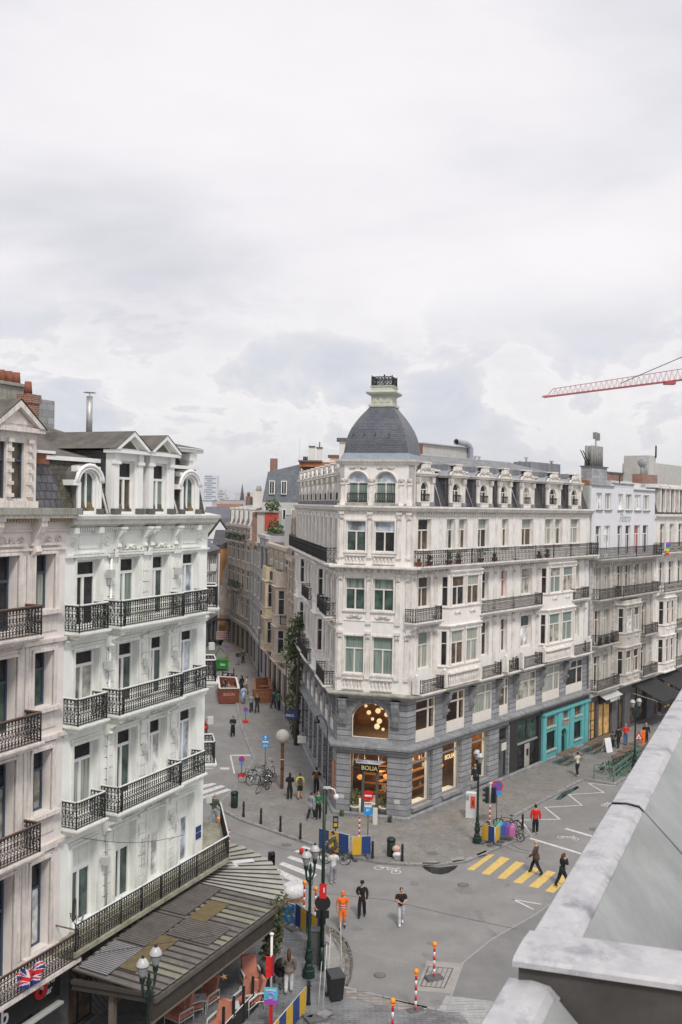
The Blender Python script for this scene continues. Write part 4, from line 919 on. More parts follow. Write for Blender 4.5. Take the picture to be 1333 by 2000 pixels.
# far right house
T = thing('terraced_house', 'ivory terraced house at the far right with dark dormer roof and rainbow flag', 'building', FR.w(N1, 0))
hh = []
for k in range(7):
    a = N1 + 1.4 + k * 2.5
    for z0, z1 in ((15.9, 18.2), (12.2, 14.6), (8.4, 11.0), (4.8, 7.4)): hh.append((a, a + 1.2, z0, z1))
wall(T, FR, N1, N2, 3.9, 19.0, hh, soot if 0 else white, .3)
for i, h in enumerate(hh): window(T, FR, *h, frc, (gb, gc, gd)[i % 3], style='T', split=.7)
mb = MB()
for h in hh: surround(mb, FR, *h, trimw, hood=h[2] < 15)
for q in [N1 + .5 + 2.5 * k for k in range(8)]:
    mb.fbox(FR, q - .18, q + .18, 4.2, 18.8, 0, .08, trimw)
for z in (18.9, 15.3, 11.5, 7.8, 4.1): mb.fbox(FR, N1, N2, z, z + .22, 0, .35, trimw); mb.fbox(FR, N1, N2, z - .2, z, 0, .15, trimw)
mb.build('mouldings', T)
for a, b, z in ((N1, N2, 15.5), (N1 + .8, N1 + 8, 11.75), (N1 + 4.5, N1 + 8, 8.05), (N1 + 4.5, N1 + 8, 4.4)): balcony(T, FR, a, b, z, .8, .95, trimw, density=1, step=.25)
oriel(T, FR, N1 + 1.0, N1 + 4.4, 4.2, 11.6, [(5.1, 7.3), (8.7, 10.9)], .7, trimw, frc, [gd, gb], trimw)
core(T, [FR.w(N1 + .02, 0, -.32).xy, FR.w(N2, 0, -.32).xy, FR.w(N2, 0, -9).xy, FR.w(N1 + .02, 0, -9).xy], 0, 19.1, MATS['inner_core'], slate2)
mb = MB(); mb.face([FR.w(N1, 19.1, -.2), FR.w(N2, 19.1, -.2), FR.w(N2, 21.9, -1), FR.w(N1, 21.9, -1)], slate2); mb.face([FR.w(N1, 21.9, -1), FR.w(N2, 21.9, -1), FR.w(N2, 22.6, -8), FR.w(N1, 22.6, -8)], zinc); mb.face([FR.w(N1, 19.1, -.2), FR.w(N1, 21.9, -1), FR.w(N1, 22.6, -8), FR.w(N1, 19, -8)], white); mb.build('mansard_roof', T)
mb = MB()
for k in range(6):
    a = N1 + 1.6 + k * 2.5
    for q in (a, a + 1.2): mb.fbox(FR, q - .14, q + .14, 19.3, 21.6, -1.3, 0, trimw)
    mb.fbox(FR, a - .3, a + 1.5, 21.55, 21.8, -1.4, .15, trimw); mb.fbox(FR, a + .14, a + 1.06, 19.3, 21.6, -.3, -.25, gd); mb.fbox(FR, a + .5, a + .62, 19.3, 21.6, -.25, -.2, frc)
mb.fbox(FR, N1, N2, 21.6, 21.95, -1.4, -.05, trimw); mb.split('dormer', T)
wall(T, FR, N1, N2, 0, 3.9, [(N1 + .8 + 2.8 * k, N1 + 3.0 + 2.8 * k, .2, 3.2) for k in range(6)], darkstone, .4, name='shop_wall')
for k in range(6): window(T, FR, N1 + .8 + 2.8 * k, N1 + 3.0 + 2.8 * k, .2, 3.2, blk, (gb, amb, gd)[k % 3], o=-.2, style='V', bar=.08, name='shop_window')
mb = MB(); q = sx(1268, 920, -8); q_ = sx(1281, 920, -8); mb.fbox(FR, q_, N1 + 30, 19, 24.9, -12, -8, ren); mb.fbox(FR, q, q_, 19, 25.7, -11, -8, ren); mb.tube([FR.w(q_ - .3, 25.5, -7.9), FR.w(q_ - .3, 26.9, -7.9)], .1, iron, n=5); mb.build('rendered_back_block', T)
mb = MB()
for q, r_ in ((N1 + 4.4, .3), (N1 + 5.0, .18), (N1 + 5.6, .18)): mb.tube([FR.w(q, 22.4, -3), FR.w(q, 24.2, -3)], r_ * .6, gren, n=8)
mb.ball(FR.w(N1 + 4.4, 24.2, -3), .5, gren, n=10, k=6); mb.fbox(FR, N1 + 3.4, N1 + 7.5, 21.9, 23.0, -3.6, -2.6, brickm); mb.split('chimney', T)
aw = mat('black_awning_canvas', (.03, .03, .03), rough=.8, var=.3)
for k, (a, b) in enumerate(((N1 - 4.8, N1 + .4), (N1 + 1.2, N1 + 6.4))):
    t = thing('shop_awning', ('black canvas awning with white lettering nearer the blue-white building', 'black canvas awning at the far right, cut by the parapet')[k], 'awning', FR.w(a, 3.3), 0, 'black shop awnings')
    mb = MB(); mb.hexa([FR.w(a, 3.75, .1), FR.w(b, 3.75, .1), FR.w(b, 2.55, 2.9), FR.w(a, 2.55, 2.9), FR.w(a, 3.8, .1), FR.w(b, 3.8, .1), FR.w(b, 2.6, 2.9), FR.w(a, 2.6, 2.9)], aw)
    mb.fbox(FR, a, b, 2.25, 2.6, 2.88, 2.92, aw); mb.build('canvas', t)
    mb = MB()
    for q in (a + .1, b - .1): mb.tube([FR.w(q, 3.0, .1), FR.w(q, 2.5, 2.8)], .025, lgrey, n=4)
    mb.build('arm', t)
    o = ftext(t, FR, (a + b) / 2, 3.13, 1.62, 'BELGAUFRE', .62, pvc, 'lettering'); o.rotation_euler[0] = R(24)
# ------------------------------------------------------------------ left-hand houses
FW = Fr((-9.9, 34.785), 24, 1)
SJ, SC = .38, 9.93
T = thing('white_house', 'bright white corner house with iron balconies and pedimented dormers above the cafe canopy', 'building', FW.w(SJ, 0))
cols = [(1.07, 2.45), (3.61, 4.87), (5.74, 6.91), (7.93, 9.09)]
rows = [(14.85, 17.3), (11.6, 14.0), (7.95, 10.6), (3.95, 6.9)]
sxl = lambda x, y, o=0: FW.s(x, y, o)
hs = [(a, b, z0, z1) for a, b in cols for z0, z1 in rows]
wall(T, FW, SJ, SC, 3.7, 18.0, hs, whiteL, .62)
k = 0
for ci_, (a, b) in enumerate(cols):
    for ri, (z0, z1) in enumerate(rows):
        bf = z1 - z0
        if ri == 3:   # boarded upper lights
            mb = MB(); mb.fbox(FW, a, b, z1 - .95, z1, -.6, -.26, whiteL); mb.fbox(FW, a + .15, b - .15, z1 - .8, z1 - .15, -.26, -.24, trimL); mb.build('window_panel', T)
            window(T, FW, a, b, z0, z1 - .95, pvc, gbl if ci_ == 3 else gg, o=-.27, style='V', bar=.09)
        elif ci_ == 3: window(T, FW, a, b, z0, z1, pvc, gbl, o=-.22, style='T', split=.80, bar=.07, gm2=gblk)
        else: window(T, FW, a, b, z0, z1, pvc, (gg, gcg, gg)[(ci_ + ri) % 3] if not (ci_ == 0 and ri == 0) else gd, o=-.27, style='T', split=.76, bar=.09, gm2=gblk)
mb = MB()
for h in hs:
    a, b, c, d = h
    mb.fbox(FW, a - .14, a - .02, c, d + .12, 0, .05, trimL); mb.fbox(FW, b + .02, b + .14, c, d + .12, 0, .05, trimL); mb.fbox(FW, a - .14, b + .14, d + .02, d + .14, 0, .055, trimL); mb.fbox(FW, a - .2, b + .2, d + .22, d + .28, 0, .10, trimL)
    if b > 3 and b < 7.2 and d < 18: carve(mb, FW, (a + b) / 2, d + .42, 1.1, .34, trimL, .02, seed=21)
# pilasters with banded rustication
for q, wd_ in ((3.1, .2), (5.3, .2), (7.42, .2), (2.95, .1)):
    for z0, z1 in rows[:4]:
        kk = int((z1 - z0 - .1) / .42)
        for j in range(kk): mb.fbox(FW, q - wd_, q + wd_, z0 + .2 + j * .42, z0 + .2 + j * .42 + .38, 0, .06 + (.02 if j % 3 == 0 else 0), trimL)
        mb.fbox(FW, q - wd_ - .06, q + wd_ + .06, z1 + .05, z1 + .2, 0, .14, trimL)
# string courses under the balconies
for z in (14.3, 11.05, 7.4): mb.fbox(FW, SJ, SC, z, z + .13, 0, .1, trimL); mb.fbox(FW, SJ, SC, z + .13, z + .2, 0, .16, trimL)
# frieze: panels, roundels, consoles
for a, b in ((1.15, 2.45), (3.75, 4.75), (5.75, 6.85), (8.0, 9.1)):
    for p, q, zz0, zz1 in ((a, b, 17.72, 17.75), (a, b, 18.2, 18.23), (a, a + .03, 17.72, 18.23), (b - .03, b, 17.72, 18.23)): mb.fbox(FW, p, q, zz0, zz1, 0, .03, trimL)
for q in (.85, 2.75, 7.6, 9.35): mb.ring(FW.w(q, 17.98, .02), .15, .035, trimL, ax=(FW.n.x, FW.n.y, 0), n=12); mb.ball(FW.w(q, 17.98, .02), .07, trimL, n=6, k=4)
for q in (3.35, 5.05, 5.5, 7.2): bracket(mb, FW, q, 18.5, .85, .24, .42, trimL); carve(mb, FW, q, 17.6, .3, .3, trimL, .05, seed=2)
for q in (2.0, 8.7, .6): mb.fbox(FW, q - .12, q + .12, 18.3, 18.5, 0, .4, trimL)
mb.fbox(FW, SJ, SC, 17.42, 17.5, 0, .12, trimL)
dentils(mb, FW, SJ + .1, SC, 18.38, trimL, step=.13, w=.07, h=.12, p=.2)
mb.build('window_surrounds', T)
BL = Vector((math.sin(R(-11)), math.cos(R(-11)))); cor = FW.w(SC, 0).xy; FWS = between(cor, cor + BL * 9, 1)   # side front along the street
mb = MB(); wl_ = [FW.w(SJ, 0).xy, cor, cor + BL * 9]
mb.sweep(wl_, [(0, 18.5), (.12, 18.5), (.3, 18.58), (.42, 18.62), (.45, 18.75), (.55, 18.8), (.58, 18.92), (-.1, 18.97)], mat('weathered_white_cornice', (.70, .705, .655), streak=.4, streakc=(.3, .31, .25), c2=(.5, .51, .44), scale=3)); mb.build('cornice', T)
for a, b, z, p, po in ((.42, 2.15, 14.8, .7, ()), (2.62, 6.95, 14.8, .85, (2.9,)), (7.0, 9.0, 14.8, .7, ()), (.42, 2.15, 11.5, .7, ()), (2.62, 6.95, 11.5, .85, (2.9,)), (7.0, 9.0, 11.5, .7, ()), (.42, 2.15, 7.85, .7, ()), (2.62, 6.95, 7.85, .85, (2.9,)), (7.0, 9.0, 7.85, .7, ())):
    balcony(T, FW, a, b, z, p, .95, trimL, rm=ironw, density=2, step=.145, posts=po, ends=(1, 0 if b == 6.95 else 1), br=(a + .25, b - .25) if b - a > 3 else None)
hs2 = [(3.2, 4.3, z0, z1) for z0, z1 in rows] + [(5.9, 7, z0, z1) for z0, z1 in rows]
wall(T, FWS, 0, 9, 3.7, 18.0, hs2, whiteL, .3)
for h in hs2: window(T, FWS, *h, pvc, gg, style='T', split=.76)
for z in (14.8, 11.5, 7.85): balcony(T, FWS, .3, 1.9, z, .55, .95, trimL, rm=ironw, density=2, step=.16)
mb = MB(); mb.sweep(wl_, [(0, 17.9), (.02, 17.9), (.02, 18.55), (0, 18.55)], whiteL); mb.build('frieze', T)
mb = MB(); bcl = [FW.w(SJ - .5, 0).xy, cor, cor + BL * 4.5]
# big wrap-round balcony over the canopy
mb.sweep(bcl, [(0, 3.45), (.6, 3.5), (.85, 3.6), (1.1, 3.66), (1.2, 3.7), (1.2, 3.85), (0, 3.88)], mat('mossy_balcony_slab', (.34, .32, .25), c2=(.12, .14, .05), var=.35, scale=2.5, streak=.5)); BB = mb.build('long_balcony', T)
r = MB(); hmr = MB(); op = [FW.w(SJ - .5, 0, 1.12).xy, None, None]
nn = (FW.n + FWS.n) / (1 + FW.n.dot(FWS.n)); p1 = cor + nn * 1.12; p0 = FW.w(SJ - .45, 0, 1.12).xy; p2 = cor + BL * 4.5 + FWS.n * 1.12
iron_panel(r, p0, p1, 3.88, .92, iron, .145, 2); iron_panel(r, p1, p2, 3.88, .92, iron, .16, 1)
for k in range(0, 9): q = p0 + (p1 - p0) * k / 8; r.tube([(q.x, q.y, 3.88), (q.x, q.y, 4.86)], .03, iron, n=5)
r.build('railing', BB); hmr.tube([(p0.x, p0.y, 4.83), (p1.x, p1.y, 4.83), (p2.x, p2.y, 4.83)], .035, ironw, n=5, smooth=False); hmr.build('handrail', BB)
# floodlight boxes
mb = MB()
for q, z in ((2.78, 16.75), (2.72, 13.35), (2.75, 6.0), (5.25, 13.1), (5.25, 9.75), (7.35, 16.6), (7.35, 13.15), (7.35, 9.9), (7.35, 6.3)):
    mb.fbox(FW, q - .16, q + .1, z - .15, z + .15, .12, .34, lgrey); mb.fbox(FW, q - .05, q, z - .05, z + .05, 0, .12, lgrey)
for z in (16.6, 13.1, 9.8, 6.3): mb.fbox(FWS, .1, .4, z - .15, z + .15, .15, .4, lgrey)
mb.split('floodlight_box', T)
mb = MB(); mb.tube([FW.w(2.98, 17.4, .08), FW.w(2.98, 4, .08)], .05, whiteL, n=6); mb.fbox(FW, 2.9, 3.05, 15.6, 15.8, .05, .2, grey); mb.tube([FW.w(3.0, 15.7, .2), FW.w(4.6, 15.6, .5)], .02, grey, n=4)
for z in (5.0, 5.25, 5.5, 5.75, 6.0): mb.tube([FW.w(5.2, z, .12), FW.w(5.6, z, .12)], .012, grey, n=3)
for q in (5.2, 5.4, 5.6): mb.tube([FW.w(q, 4.9, .12), FW.w(q, 6.1, .12)], .012, grey, n=3)
mb.split('downpipe', T)
sgn = mat('street_nameplate_blue', (.03, .05, .16), rough=.4); mb = MB(); mb.fbox(FW, 9.35, 9.75, 5.05, 5.3, .01, .04, sgn); mb.fbox(FW, 9.35, 9.75, 4.75, 5.0, .01, .04, sgn); mb.split('street_nameplate', T)
core(T, [FW.w(SJ + .02, 0, -.64).xy, FW.w(SC - .3, 0, -.64).xy, (cor + BL * 9 - FWS.n * .4), FW.w(SC + 4, 0, -10).xy, FW.w(SJ + .02, 0, -10).xy], 0, 18.9, MATS['inner_core'], slate2)
wall(T, FW, SJ, SC, 0, 3.7, [(1.0, 2.6, .2, 3), (3.6, 5, .2, 3), (5.8, 7.2, .2, 3), (7.8, 9.3, .2, 3)], darkstone, .4, name='cafe_front')
for a, b in ((1.0, 2.6), (3.6, 5), (5.8, 7.2), (7.8, 9.3)): window(T, FW, a, b, .2, 3, blackm, gb, o=-.2, style='V', name='shop_window')
# roof
mb = MB(); mossy = mat('mossy_roof_felt', (.14, .128, .115), c2=(.075, .07, .055), var=.35, scale=2.0, rough=.95); mosl = mat('mossy_slates', (.09, .085, .07), c2=(.20, .15, .06), var=.5, scale=3, brick=(.25, .2, .01, (.03, .03, .03), .5))
ZM = 18.97
mb.face([FW.w(SJ - .2, ZM, -.15), FW.w(SC, ZM, -.15), FW.w(SC, 21.0, -.7), FW.w(SJ - .2, 21.0, -.7)], mosl)
mb.face([FW.w(SC, ZM, -.15), FW.w(SC, 21.0, -.7), FW.w(SC + .2, 21.0, -6), FW.w(SC + 1.5, ZM, -8)], mosl); mb.build('mansard_roof', T)
mb = MB(); mb.face([FW.w(SJ - .5, 21.0, -.6), FW.w(SC, 21.0, -.6), FW.w(SC - 1, 22.3, -6), FW.w(SJ + 1, 23.3, -6)], mossy); mb.face([FW.w(SJ + 1, 23.3, -6), FW.w(SC - 1, 22.3, -6), FW.w(SC - 1, 20, -12), FW.w(SJ, 20, -12)], mossy)
mb.fbox(FW, SJ - .4, 3.0, 20.9, 21.05, -.7, -.5, pvc); mb.fbox(FW, 7.4, SC, 20.9, 21.05, -.7, -.5, pvc); mb.build('felt_roof', T)
def arch_dormer(a, b, z0, z1, p=.12):
    m = MB(); cx = (a + b) / 2; F2 = FW.at(0, -.1); hw_ = (b - a) * .27
    hole = (cx - hw_, cx + hw_, z0 + .12, z1 - .3, .8)
    D = wall(T, F2, cx - hw_ - .22, cx + hw_ + .22, z0, z1 - .12, [hole], pvc, .25, name='dormer'); window(D, F2, *hole[:4], pvc, gg, o=-.12, style='V', arch=.8, bar=.06)
    r_ = (b - a) / 2 - .08; zc = z1 - .72
    for rr, tt in ((r_, .075), (r_ - .14, .045)): m.tube([F2.w(cx + rr * math.cos(math.pi * (k - 1) / 12 + 0), zc + rr * .82 * math.sin(math.pi * (k - 1) / 12), .06) for k in range(1, 14)], tt, pvc, n=6)
    m.fbox(F2, a - .15, cx - hw_ - .2, zc - .12, zc + .08, -.6, .1, pvc); m.fbox(F2, cx - hw_ - .22, cx - hw_ - .05, z0, zc, 0, .07, pvc); m.fbox(F2, cx + hw_ + .05, cx + hw_ + .22, z0, zc, 0, .07, pvc)
    m.fbox(F2, cx - hw_ - .3, cx - hw_, z0 - .02, z0 + .2, 0, .14, darkstone); m.fbox(F2, cx + hw_, cx + hw_ + .3, z0 - .02, z0 + .2, 0, .14, darkstone)
    rws = [[F2.w(cx + (r_ + .06) * math.cos(math.pi * k / 10), zc + (r_ + .06) * .82 * math.sin(math.pi * k / 10), o) for k in range(11)] for o in (.05, -1.0)]
    m.grid(rws, mossy); m.fbox(F2, cx - hw_ - .22, cx - hw_ - .18, z0, z1 - .5, -.8, 0, slate2); m.build('dormer_mouldings', D)
arch_dormer(.95, 2.65, ZM, 20.85); arch_dormer(7.65, 9.45, ZM, 20.85)
def ped_dormer(a, b, z0, ze, za, gm):
    m = MB(); F2 = FW.at(0, -.05); cx = (a + b) / 2; hw_ = (b - a) * .24
    hole = (cx - hw_, cx + hw_, z0 + .1, z0 + 2.05)
    D = wall(T, F2, a + .12, b - .12, z0, ze, [hole], pvc, .3, name='dormer'); window(D, F2, *hole, pvc, gm, o=-.16, style='T', split=.66, gm2=gblk, bar=.08)
    m.fbox(F2, a + .14, b - .14, z0, ze + .1, -2.2, -.32, slate2)
    for q in (a + .28, b - .28): m.fbox(F2, q - .15, q + .15, z0, ze - .4, 0, .1, pvc); m.fbox(F2, q - .2, q + .2, ze - .42, ze - .3, 0, .16, pvc); m.fbox(F2, q - .15, q + .15, ze - .3, ze, 0, .13, pvc); m.fbox(F2, q - .2, q + .2, z0, z0 + .22, -.02, .18, darkstone)
    m.fbox(F2, a - .05, b + .05, ze, ze + .13, -.3, .3, pvc)
    for o0, o1, e, mt in ((-.0, .34, .0, pvc),):
        m.fprism(F2, [(a - .08, ze + .13), (a + .14, ze + .13), (cx, za - .17), (cx, za)], o0, o1, mt); m.fprism(F2, [(b + .08, ze + .13), (b - .14, ze + .13), (cx, za - .17), (cx, za)], o0, o1, mt)
    m.fprism(F2, [(a + .1, ze + .12), (b - .1, ze + .12), (cx, za - .12)], 0, .06, trimL); m.fprism(F2, [(cx - .5, ze + .2), (cx + .5, ze + .2), (cx, za - .3)], .06, .08, mossy)
    for s_, e_ in ((a - .12, cx), (b + .12, cx)): m.face([F2.w(s_, ze + .16, .36), F2.w(cx, za + .03, .36), F2.w(cx, za + .03, -4), F2.w(s_, ze + .16, -4)], mossy)
    m.build('dormer_mouldings', D)
ped_dormer(3.0, 5.1, ZM, 21.3, 22.15, gg); ped_dormer(5.25, 7.3, ZM, 21.3, 22.15, gcg)
mb = MB(); mb.fbox(FW, 8.6, SC + .1, 19, 21.7, -5, -1.2, slate2); mb.fbox(FW, 9.45, 9.75, 19.2, 21.55, -1.2, -.7, pvc); mb.fbox(FW, 9.35, 9.9, 21.3, 21.6, -1.3, -.6, pvc); mb.fbox(FW, 8.0, SC + .35, 21.65, 21.8, -5, -.5, pvc); mb.face([FW.w(7.9, 21.82, -.4), FW.w(SC + .4, 21.82, -.4), FW.w(SC, 22.3, -3), FW.w(7.9, 22.3, -3)], mossy); mb.build('roof_box', T)
mb = MB(); mb.tube([FW.w(2.7, 20.95, -.6), FW.w(2.8, 19.0, 0)], .045, pvc, n=6); mb.tube([FW.w(7.35, 20.95, -.6), FW.w(7.5, 19.0, 0)], .045, pvc, n=6); mb.split('drainpipe', T)
mb = MB(); steel = mat('galvanised_steel', (.5, .5, .49), rough=.35, metal=.6, var=.25, scale=4); mb.tube([FW.w(5.45, 21.9, -3), FW.w(5.45, 23.75, -3)], .13, steel, n=12); mb.tube([FW.w(5.45, 23.7, -3), FW.w(5.45, 23.95, -3)], .02, steel, n=4); mb.lathe(FW.w(5.45, 23.9, -3), [(.27, 0), (.22, .03), (.02, .06)], steel, n=14); mb.build('flue_pipe', T)
# ---- beige house at the left edge
T = thing('beige_house', 'weathered beige house at the left edge with blue window frames and rusty balconies', 'building', FW.w(SJ, 0))
S0 = -9.0; FB = FW.at(0, .06)
rowsb = [(15.7, 17.6), (12.35, 14.25), (8.7, 10.85), (4.0, 7.05)]
hb = [(a, b, z0 - (.6 if fr else 0), z1) for a, b, fr in ((-1.2, -.25, 0), (-3.15, -2.05, 1), (-5.2, -4.1, 1), (-7.2, -6.2, 0)) for z0, z1 in rowsb]
wall(T, FB, S0, SJ - .02, 3.6, 18.2, hb, beige, .42)
for i, h in enumerate(hb): window(T, FB, *h, frb, (gd, gdg, gsh, gd)[i % 4], o=-.34, style='T', split=.66, bar=.075, gm2=gd)
mb = MB()
for h in hb:
    a, b, c, d = h; 
    for w1, p in ((.12, .1), (.24, .05)): mb.fbox(FB, a - w1, a - .02, c, d + w1, 0, p, trimB); mb.fbox(FB, b + .02, b + w1, c, d + w1, 0, p, trimB); mb.fbox(FB, a - w1, b + w1, d + .02, d + w1, 0, p + .005, trimB)
    mb.fbox(FB, a - .3, b + .3, d + .32, d + .4, 0, .14, trimB)
    if a > -2: mb.fbox(FB, a - .35, b + .35, c - .14, c, 0, .22, trimB); mb.fbox(FB, a - .2, b + .2, c - .75, c - .25, 0, .04, trimB)
    else: carve(mb, FB, (a + b) / 2, d + .5, 1.3, .3, trimB, 0, seed=31)
for z in (14.55, 11.2, 7.45): mb.fbox(FB, S0, SJ, z, z + .14, 0, .14, trimB)
for q in (-1.55, -3.5, -1.75 + .05): mb.fbox(FB, q - .1, q + .1, 4, 17.6, 0, .04, trimB)
for q in (-.55, -.02, -1.9, -2.75): mb.ring(FB.w(q, 18.1, .02), .13, .035, trimB, ax=(FW.n.x, FW.n.y, 0), n=12); mb.ball(FB.w(q, 18.1, .02), .07, trimB, n=6, k=4)
for q in (-1.25, -3.3, -5.3): bracket(mb, FB, q, 18.85, 1.25, .3, .45, trimB)
mb.fbox(FB, S0, SJ, 17.75, 17.83, 0, .1, trimB); mb.fbox(FB, S0, SJ, 18.4, 18.46, 0, .1, trimB)
dentils(mb, FB, S0, SJ, 18.72, mat('ochre_dentils', (.42, .34, .2)), step=.14, w=.08, h=.13, p=.3)
mb.fbox(FB, S0, SJ + .05, 18.85, 18.98, 0, .5, trimB); mb.fbox(FB, S0, SJ + .1, 18.98, 19.2, 0, .62, mat('grey_cornice_stone', (.36, .35, .31), streak=.4, c2=(.2, .2, .16))); mb.fbox(FB, S0, SJ, 18.0, 18.85, -.4, -.002, beige)
mb.build('window_surrounds', T)
for a, b, z in ((-5.4, -1.6, 15.0), (-5.4, -1.55, 11.45), (-5.4, -1.5, 7.75)): balcony(T, FB, a, b, z, .78, .95, trimB, rm=ironr, density=2, step=.15)
mb = MB(); mb.fbox(FB, S0, SJ - .1, 3.3, 3.42, 0, .9, trimB); mb.fbox(FB, S0, SJ - .1, 3.42, 3.55, 0, 1.05, trimB); bb_ = mb.build('long_balcony', T)
r = MB(); iron_panel(r, FB.w(S0, 0, 1.0).xy, FB.w(SJ - .2, 0, 1.0).xy, 3.55, .9, iron, .15, 2); r.build('railing', bb_); r = MB(); r.tube([FB.w(S0, 4.47, 1.0), FB.w(SJ - .2, 4.47, 1.0)], .03, ironr, n=5); r.build('handrail', bb_)
r = MB()   # scrolled iron divider between the houses
for sg in (-1, 1): r.ring(FB.w(SJ - .2, 4.95, .9 + sg * .16), .12, .014, iron, ax=(FW.d.x, FW.d.y, 0), n=10); r.tube([FB.w(SJ - .2, 4.5, .9), FB.w(SJ - .2, 4.75, .9 + sg * .1), FB.w(SJ - .2, 5.05, .9 + sg * .3)], .014, iron, n=4)
r.tube([FB.w(SJ - .2, 4.4, .9), FB.w(SJ - .2, 5.6, .85)], .015, iron, n=4); r.tube([FB.w(SJ - .2, 4.5, 1), FB.w(SJ - .2, 4.5, 0)], .03, ironr, n=4); r.build('balcony_divider', T)
core(T, [FW.w(S0, 0, -.4).xy, FW.w(SJ - .02, 0, -.4).xy, FW.w(SJ - .02, 0, -10).xy, FW.w(S0, 0, -10).xy], 0, 19.1, MATS['inner_core'], slate2)
mb = MB(); scal = mat('scalloped_slates', (.105, .105, .115), brick=(.3, .3, .02, (.035, .035, .04), .5), var=.35, scale=3)
mb.face([FW.w(-1.4, 19.2, -.1), FW.w(SJ + .1, 19.2, -.1), FW.w(SJ - .25, 21.05, -.7), FW.w(-1.4, 21.05, -.7)], scal); mb.face([FW.w(S0, 19.2, -.1), FW.w(-3.2, 19.2, -.1), FW.w(-3.2, 21.05, -.7), FW.w(S0, 21.05, -.7)], scal)
mb.fbox(FW, -1.4, SJ - .2, 20.72, 21.1, -.72, -.55, rust); mb.fbox(FW, -1.4, SJ, 21.1, 21.2, -.75, -.45, pvc)
mb.face([FW.w(S0, 21.1, -.6), FW.w(SJ + .6, 21.1, -.6), FW.w(SJ + 2, 23.6, -6), FW.w(S0, 23.6, -6)], mossy); mb.build('mansard_roof', T)
# gabled dormer
F2 = FW.at(0, .02); ga, gb_ = -3.35, -1.15; D = wall(T, F2, ga, gb_, 19.2, 21.7, [(-3.0, -2.58, 19.5, 21.35), (-2.32, -1.75, 19.5, 21.35)], trimB, .2, name='gabled_dormer')
for h in ((-3.0, -2.58, 19.5, 21.35), (-2.32, -1.75, 19.5, 21.35)): window(D, F2, *h, frb, gd, o=-.1, style='P', split=.68, bar=.05)
m = MB(); m.fbox(F2, ga - .15, gb_ + .15, 21.7, 21.85, -.4, .25, trimB); cx = (ga + gb_) / 2
m.fprism(F2, [(ga - .1, 21.85), (ga + .15, 21.85), (cx, 22.5), (cx, 22.72)], 0, .3, trimB); m.fprism(F2, [(gb_ + .1, 21.85), (gb_ - .15, 21.85), (cx, 22.5), (cx, 22.72)], 0, .3, trimB); m.fprism(F2, [(ga, 21.85), (gb_, 21.85), (cx, 22.6)], -.1, .1, trimB)
m.fprism(F2, [(cx - .7, 21.95), (cx + .7, 21.95), (cx, 22.4)], .1, .14, trimB)
for q in (-2.45, -1.5, -3.2):
    m.fbox(F2, q - .07, q + .07, 19.5, 21.5, 0, .06, trimB)
    for z, w_ in ((19.55, .12), (19.95, .1), (20.35, .09), (20.7, .11), (21.05, .09), (21.35, .12)): m.fbox(F2, q - w_, q + w_, z, z + .12, 0, .13, trimB)
m.fbox(F2, ga, gb_, 19.2, 19.42, 0, .12, trimB)
for s_ in (ga - .2, gb_ + .2): m.face([F2.w(s_, 21.82, .32), F2.w(cx, 22.78, .32), F2.w(cx, 22.78, -4), F2.w(s_, 21.82, -4)], mossy)
m.build('dormer_mouldings', D)
C_ = MB(); cem = mat('cement_chimney', (.38, .37, .32), streak=.6, c2=(.22, .22, .17), scale=3); q = sxl(55, 790, -4.4); C_.fbox(FW, q - 6, q, 21.5, 24.0, -5.2, -4.4, cem); C_.fbox(FW, q - 6.1, q + .1, 23.9, 24.02, -5.3, -4.3, cem); CH_ = C_.build('chimney', T)
C_ = MB()
for k in range(12): C_.tube([FW.w(q - .25 - k * .42, 24.0, -4.8), FW.w(q - .25 - k * .42, 24.5, -4.8)], [.19, .16], terracotta, n=9)
C_.build('chimney_pot', CH_)
C_ = MB(); q = sxl(56, 800, -3.5); C_.fbox(FW, q, q + .62, 21.8, 23.55, -4.0, -3.5, brickm); C_.fbox(FW, q - .05, q + .67, 23.2, 23.55, -4.05, -3.45, brickm); CH_ = C_.build('brick_chimney', T)
C_ = MB(); C_.tube([FW.w(q + .25, 23.55, -3.75), FW.w(q + .25, 24.05, -3.75)], [.17, .13], terracotta, n=9); C_.build('chimney_pot', CH_)
C_ = MB(); C_.fbox(FW, sxl(74, 810, -6.5), sxl(107, 810, -6.5), 22.4, 23.85, -7.5, -6.5, gren); C_.build('roof_upstand', T)
wall(T, FB, S0, SJ - .05, 0, 3.3, [(-8.5, -.6, .1, 2.1)], darkstone, .5, name='shop_wall'); window(T, FB, -8.5, -.6, .1, 2.1, blackm, gd, o=-.3, style='X', name='shop_window')
mb = MB(); mb.fbox(FB, S0, .1, 2.15, 3.2, .02, .3, blackm); mb.fbox(FB, S0, .1, 3.2, 3.27, 0, .55, grey); mb.fbox(FB, S0, .0, 1.95, 2.03, .3, .55, lgrey); SG = mb.build('pub_fascia', T)
mb = MB(); redm = mat('red_sign', (.55, .02, .02), rough=.4); mb.ring(FB.w(-.95, 2.78, .33), .22, .1, redm, ax=(FW.n.x, FW.n.y, 0), n=14, k=6); mb.build('red_badge', SG)
ftext(SG, FB, -.62, 2.9, .34, 'sports', .30, pvc, 'lettering'); ftext(SG, FB, -.6, 2.6, .34, 'bar', .34, pvc, 'lettering'); ftext(SG, FB, -3.05, 2.65, .34, 'pub', .75, pvc, 'lettering')
